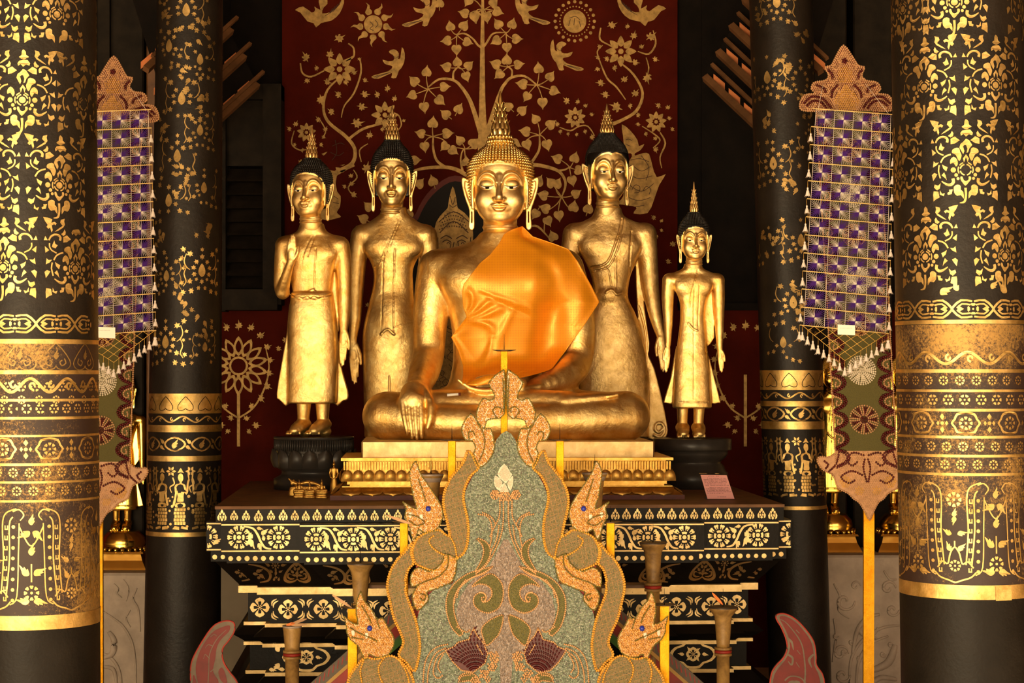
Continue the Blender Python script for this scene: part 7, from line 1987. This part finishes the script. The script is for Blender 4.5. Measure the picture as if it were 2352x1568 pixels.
# ------------------------------------------------------------------ bead banners on gold poles
M['banner_green'] = simple('olive_bead_cloth', (0.07,0.06,0.010), .5, var=.3, nscale=300, bmp=.7, bscale=420, bdist=.003)
M['bead_ban'] = simple('peach_banner_beads', (0.40,0.22,0.11), .4, var=.2, nscale=60)
M['bead_yel'] = simple('yellow_banner_beads', (0.46,0.24,0.04), .4, var=.2, nscale=60)
def banner(ax, ay, lean, Y, name_label, twist=1):
    s = S(Y)
    T = thing('bead_banner', P(ax+lean*1400, HY+CZ/s, Y), name_label, 'banner')
    def tf_(u, v, h): return P(ax+u+lean*v, ay+v, Y)-Vector((0, h, 0))
    def bd(mb, pts, r, m, off=.008): mb.beads([tuple(tf_(x,y,off)) for x,y in pts], r*s, m)
    def ln(mb, pts, r, m, closed=False, k=4):
        q = cr(pts, k, closed) if len(pts) > 2 else pts
        if closed: q = q+[q[0]]
        bd(mb, resample(q, r*1.9), r, m)
    def fill(mb, poly, r, m): 
        q = hexfill(poly, r*1.95, .3)
        if len(q): bd(mb, q, r, m, .006)
    # main cloth panel with wavy border
    mb = MB(); mb.prism([(-66,140),(66,140),(66,945),(-66,945)], tf_, .006, 0)
    mb.build('bead_cloth', [M['banner_green']], T)
    mb = MB()
    for sx in (-1,1):
        y = 152
        while y < 930:
            ln(mb, [(sx*68,y),(sx*46,y+6),(sx*38,y+20),(sx*46,y+32),(sx*68,y+42)], 3.0, 0)
            ln(mb, [(sx*66,y+2),(sx*50,y+9),(sx*43,y+20),(sx*50,y+30),(sx*66,y+38)], 3.0, 0)
            ln(mb, [(sx*66,y+8),(sx*54,y+12),(sx*50,y+20),(sx*54,y+28),(sx*62,y+27),(sx*60,y+19)], 2.5, 1)
            ln(mb, [(sx*70,y),(sx*71,y+42)], 2.5, 1); y += 43
    mb.build('scalloped_border', [M['bead_maroon'], M['bead_ban']], T, label='dark red scalloped bead border')
    def rose(cy, col, R, m):
        mb = MB()
        for i in range(9):
            a = 2*PI*i/9
            for rr in np.arange(R*.3, R, 4.3):
                for t in (-.26,-.09,.09,.26): bd(mb, [(rr*math.cos(a+t*(.5+rr/R*.6)), cy+rr*math.sin(a+t*(.5+rr/R*.6)))], 2.3, m if (col or abs(t) > .2 or rr > R*.85) else 2)
        fill(mb, circ(0,cy,R*.25,10), 2.2, 2 if not col else m)
        mb.build('bead_flower', [M['bead_white'], M['bead_ban'], M['bead_maroon']], T)
    rose(338,1,34,0); rose(536,1,34,0); rose(858,0,36,1); rose(745,1,36,0); rose(240,0,30,1); rose(436,0,28,1); rose(640,0,26,1)
    # top crest
    half = [(0,0),(18,24),(31,46),(45,50),(38,68),(46,80),(72,85),(79,100),(70,110),(96,114),(108,136),(101,149),(60,150)]
    cst = [(-x,y) for x,y in half[::-1][:-1]]+half
    mb = MB(); mb.prism(cr(cst,2,True), tf_, .007, 0)
    ln(mb, cst, 2.6, 1, False, 3); fill(mb, cst, 2.5, 1)
    for sx in (-1,1):
        for q in ([(sx*98,132),(sx*80,118),(sx*56,122),(sx*38,142)],[(sx*92,138),(sx*78,128),(sx*60,130),(sx*48,144)],[(sx*66,92),(sx*52,98),(sx*48,106)],[(sx*38,58),(sx*30,66),(sx*30,74)],[(sx*20,92),(sx*32,106),(sx*34,118)]): bd(mb, resample(cr(q,4), 5.5), 3.2, 0, .013)
    bd(mb, circ(0,36,4.5,5), 3.0, 0, .013); bd(mb, [(0,36)], 3.0, 0, .013)
    for sx in (-1,1):
        for q in ([(sx*16,30),(sx*10,44),(sx*20,56),(sx*28,48),(sx*22,44)],[(sx*36,60),(sx*24,66),(sx*20,78),(sx*30,84),(sx*36,76),(sx*30,72)],[(sx*70,94),(sx*50,92),(sx*38,104),(sx*50,112),(sx*60,106)],[(sx*98,128),(sx*84,120),(sx*72,128),(sx*76,142),(sx*90,144),(sx*92,134),(sx*84,132)],[(sx*64,116),(sx*40,118),(sx*24,146)],[(sx*22,98),(sx*30,116),(sx*26,140)],[(sx*4,110),(sx*20,124),(sx*22,146)],[(sx*90,122),(sx*66,124),(sx*46,148)],[(sx*40,90),(sx*26,94),(sx*14,108)]): ln(mb, q, 2.5, 1)
    fill(mb, [(0,8),(14,28),(8,44),(-8,44),(-14,28)], 2.4, 1); fill(mb, [(0,88),(22,112),(30,130),(20,148),(-20,148),(-30,130),(-22,112)], 2.6, 2); fill(mb, [(0,46),(18,62),(14,86),(-14,86),(-18,62)], 2.5, 2)
    mb.build('crest', [M['bead_maroon'], M['bead_ban'], M['bead_yel']], T, label='pointed bead crest')
    # lower crest
    low = [(-66,930),(-84,944),(-108,944),(-112,956),(-100,974),(-80,984),(-74,998),(-68,1015),(-46,1027),(-34,1040),(-22,1048),(-10,1069),(0,1088)]
    lw = low+[(-x,y) for x,y in low[::-1][1:]]
    mb = MB(); mb.prism(cr(lw,2), tf_, .008, 1)
    inn = [(-64,934),(-70,950),(-66,985),(-58,1008),(-34,1028),(-10,1060),(0,1078),(10,1060),(34,1028),(58,1008),(66,985),(70,950),(64,934)]
    fill(mb, inn, 2.5, 1); ln(mb, lw, 2.6, 1, False, 3)
    for sx in (-1,1):
        for q in ([(sx*6,940),(sx*30,934),(sx*44,950),(sx*34,964),(sx*22,956)],[(sx*12,985),(sx*36,976),(sx*60,990),(sx*44,1004),(sx*30,998)],[(sx*4,950),(sx*8,970),(sx*2,1000)],[(sx*96,954),(sx*88,962),(sx*94,970)],[(sx*62,934),(sx*70,960),(sx*88,978)]): ln(mb, q, 2.9, 0)
        fill(mb, circ(sx*52,1000,14,10), 2.5, 2); fill(mb, circ(sx*20,1022,10,10), 2.4, 2)
    mb.build('lower_crest', [M['bead_maroon'], M['bead_ban'], M['bead_yel']], T, label='scrolled bead pendant end')
    # pole
    mb = MB(); a = P(ax+lean*1086, ay+1080, Y); b = P(ax+lean*(HY+CZ/s-ay)*.62, HY+CZ/s, Y); w = 12*s
    top = P(ax+lean*60, ay+70, Y)
    v = []
    for c in (b, a, top):
        v += [(c.x-w,Y+.004,max(c.z,.0)),(c.x+w,Y+.004,max(c.z,.0)),(c.x+w,Y+.028,max(c.z,.0)),(c.x-w,Y+.028,max(c.z,.0))]
    mb.add(v,[(3,2,1,0),(8,9,10,11)]+[(k*4+i,k*4+(i+1)%4,k*4+4+(i+1)%4,k*4+4+i) for k in range(2) for i in range(4)],0)
    mb.box((b.x-.18,Y-.14,0),(b.x+.18,Y+.17,.05),1,.01)
    mb.build('pole', [M['gold_paper'], M['wood_brown']], T, label='flat pole covered in gold foil')
banner(1937, 105, .055, 9.6, 'tall narrow bead banner with pointed crest on a gold pole, right side')
banner(262, 130, -.036, 9.6, 'tall narrow bead banner with pointed crest partly hidden by the left edge pillar')
# ------------------------------------------------------------------ woven thread streamers with tassels
M['thread_white'] = simple('white_yarn', (0.72,0.66,0.62), .8, var=.05); M['thread_purple'] = simple('purple_yarn', (0.035,0.004,0.13), .8, var=.2)
M['thread_gold'] = simple('gold_cord', (0.72,0.45,0.10), .5, var=.1); M['stick'] = simple('gilded_bamboo_stick', (0.70,0.50,0.20), .5, var=.1)
M['paper'] = simple('white_paper', (0.82,0.83,0.76), .6, var=.02)
def streamer(TL, TR, BL, BR, ncol, nrow, Y, label, tagc, apex, hookx):
    s = S(Y); T = thing('thread_streamer', P((TL[0]+TR[0])/2, TL[1], Y), label, 'streamer')
    def q(u, v): return (TL[0]*(1-u)*(1-v)+TR[0]*u*(1-v)+BL[0]*(1-u)*v+BR[0]*u*v, TL[1]*(1-u)*(1-v)+TR[1]*u*(1-v)+BL[1]*(1-u)*v+BR[1]*u*v)
    def w(u, v, h=0): x, y = q(u, v); return P(x, y, Y)-Vector((0, h, 0))
    r = .0006
    net = MB()
    def strip(a, b, wd, m):
        d = (b-a); n = Vector((-d.z, 0, d.x))
        if n.length < 1e-9: return
        n = n.normalized()*wd/2
        y = Vector((0, wd, 0))
        net.add([a-n, a+n, b+n*.7, b-n*.7, a+y, b+y], [(0,1,2,3),(0,3,5,4),(1,4,5,2)], m)
    for j in range(nrow):
        for i in range(ncol):
            c = ((i+.5)/ncol, (j+.5)/nrow); W = w(*c, .003)
            hw, hh = .5/ncol, .5/nrow
            for (sx, sy, m, n, wd) in ((-1,-1,0,9,.0012),(1,1,0,9,.0012),(1,-1,1,8,.0048),(-1,1,1,8,.0048)):
                for k in range(n):
                    t = k/(n-1)*2
                    px, py = (min(t,1), 1) if t <= 1 else (1, 2-t)
                    if m == 0: strip(W+Vector((0,-.0006,0)), w(c[0]+sx*hw*px, c[1]+sy*hh*py, .0036), wd, m)
                    else: strip(W, w(c[0]+sx*hw*px*.95, c[1]+sy*hh*py*.95, .002), wd, m)
    for i in range(ncol+1):
        for j in range(nrow): net.tube([w(i/ncol, j/nrow, .004), w(i/ncol, (j+1)/nrow, .004)], .0011, 4, 0)
    net.build('woven_net', [M['thread_white'], M['thread_purple']], T, label='white and purple thread pinwheels')
    ends = []
    for j in range(nrow+1):
        st = MB(); st.tube([w(-.05, j/nrow, .006), w(1.04, j/nrow, .006)], .0026, 6); st.build('stick', [M['stick']], T)
        ends += [(w(-.055, j/nrow, .006)), (w(1.035, j/nrow, .006))]
    fr = MB(); A = w(-.02, 1, .006); B = w(1.02, 1, .006); C = P(apex[0], apex[1], Y)-Vector((0,.006,0))
    n = 7
    for k in range(n+1):
        t = k/n
        fr.tube([A.lerp(B, t), B.lerp(C, t) if False else (C.lerp(B, t))], .0011, 4, 0); fr.tube([A.lerp(B, t), C.lerp(A, 1-t)], .0011, 4, 0)
    fr.tube([A, C, B], .0014, 4, 0)
    fr.build('fringe_net', [M['thread_gold']], T)
    for k in range(8): ends.append(A.lerp(C, k/8)); 
    for k in range(8): ends.append(B.lerp(C, k/8))
    ends.append(C)
    for k, e in enumerate(ends[2:] if True else ends):
        tm = MB(); L = random.uniform(17,20)*s; d = random.uniform(-1.5,1.5)*s
        tm.tube([e, e+Vector((d*.3,0,-16*s))], .0007, 4, 1)
        c = e+Vector((d*.3,0,-15*s))
        tm.lathe([(.6*s,0),(1.9*s,-1.5*s),(2.2*s,-4*s),(1.6*s,-5.5*s),(3.2*s,-9*s),(5.6*s,-L)], tuple(c), 9, 0, False)
        for q_ in range(6):
            a = q_*1.05; tm.tube([c+Vector((4.2*s*math.cos(a),4.2*s*math.sin(a),-L+3*s)), c+Vector((6.4*s*math.cos(a)+d,6.4*s*math.sin(a),-L-2.5*s))],[.0012,.0004],4,0)
        tm.build('tassel', [M['thread_white'], M['thread_gold']], T)
    x0, y0, x1, y1 = tagc; pm = MB()
    pm.prism([(x0,y0),(x1,y0+2),(x1,y1+2),(x0,y1)], lambda u,v,h: P(u,v,Y)-Vector((0,.012+h,0)), .001, 0)
    for k in range(9): pm.paint([(x0+6+k*3,y0+8),(x0+8+k*3,y0+8),(x0+8+k*3,y0+9),(x0+6+k*3,y0+9)], lambda u,v,h: P(u,v,Y)-Vector((0,.0135+h,0)), .0005, 1)
    pm.build('paper_tag', [M['paper'], M['pencil']], T)
    for u, x in ((.03,hookx[0]),(.97,hookx[1])):
        hk = MB(); hk.tube([w(u,0,.006), P(x, TL[1]-60, Y)-Vector((0,-.03,0))], .0009, 4)
        hk.build('hanging_string', [M['thread_white']], T)
M['pencil'] = simple('faint_pencil', (0.45,0.45,0.42), .7)
streamer((1874,250),(2046,263),(1846,747),(2034,765),4,12,9.48,'purple and white thread streamer with tassels hanging before the right bead banner',(1923,745,1963,768),(1940,828),(1893,1990))
streamer((172,258),(341,252),(170,772),(352,759),4,12,9.48,'purple and white thread streamer with tassels beside the left edge pillar',(222,750,266,775),(262,832),(200,297))
sc = bpy.context.scene
cam = bpy.data.cameras.new('camera'); co = bpy.data.objects.new('camera', cam); COL.objects.link(co)
co.location = (0, 0, CZ); co.rotation_euler = (PI/2, 0, 0)
cam.lens = 70; cam.sensor_width = 36; cam.shift_y = (HY-784)/2352; cam.clip_start = 0.1; cam.clip_end = 100
sc.camera = co
def area(name, loc, target, sx, sy, power, col):
    l = bpy.data.lights.new(name, 'AREA'); l.shape = 'RECTANGLE'; l.size = sx; l.size_y = sy; l.energy = power; l.color = col
    o = bpy.data.objects.new(name, l); COL.objects.link(o); o.location = loc
    d = Vector(target)-Vector(loc); o.rotation_euler = d.to_track_quat('-Z', 'Y').to_euler()
    return o
area('open_front_daylight', (-3.0,-2.4,1.55), (-.2,11.3,2.1), 8.0, 2.7, 700, (1.0,.78,.46))
l = bpy.data.lights.new('sun', 'SUN'); l.energy = 22; l.angle = .01; l.color = (1.0,.86,.62)
o = bpy.data.objects.new('sun', l); COL.objects.link(o); o.location = (-4,-8,9)
d = Vector((.22,1,-math.tan(math.radians(27)))); o.rotation_euler = d.to_track_quat('-Z','Y').to_euler()
w = bpy.data.worlds.new('world'); sc.world = w; w.use_nodes = True
bg = w.node_tree.nodes['Background']; bg.inputs[0].default_value = (1.0,.80,.55,1); bg.inputs[1].default_value = 2.4
sc.view_settings.view_transform = 'Standard'; sc.view_settings.look = 'None'; sc.view_settings.gamma = 1.0; sc.view_settings.use_curve_mapping = False
sc.view_settings.exposure = 0.2
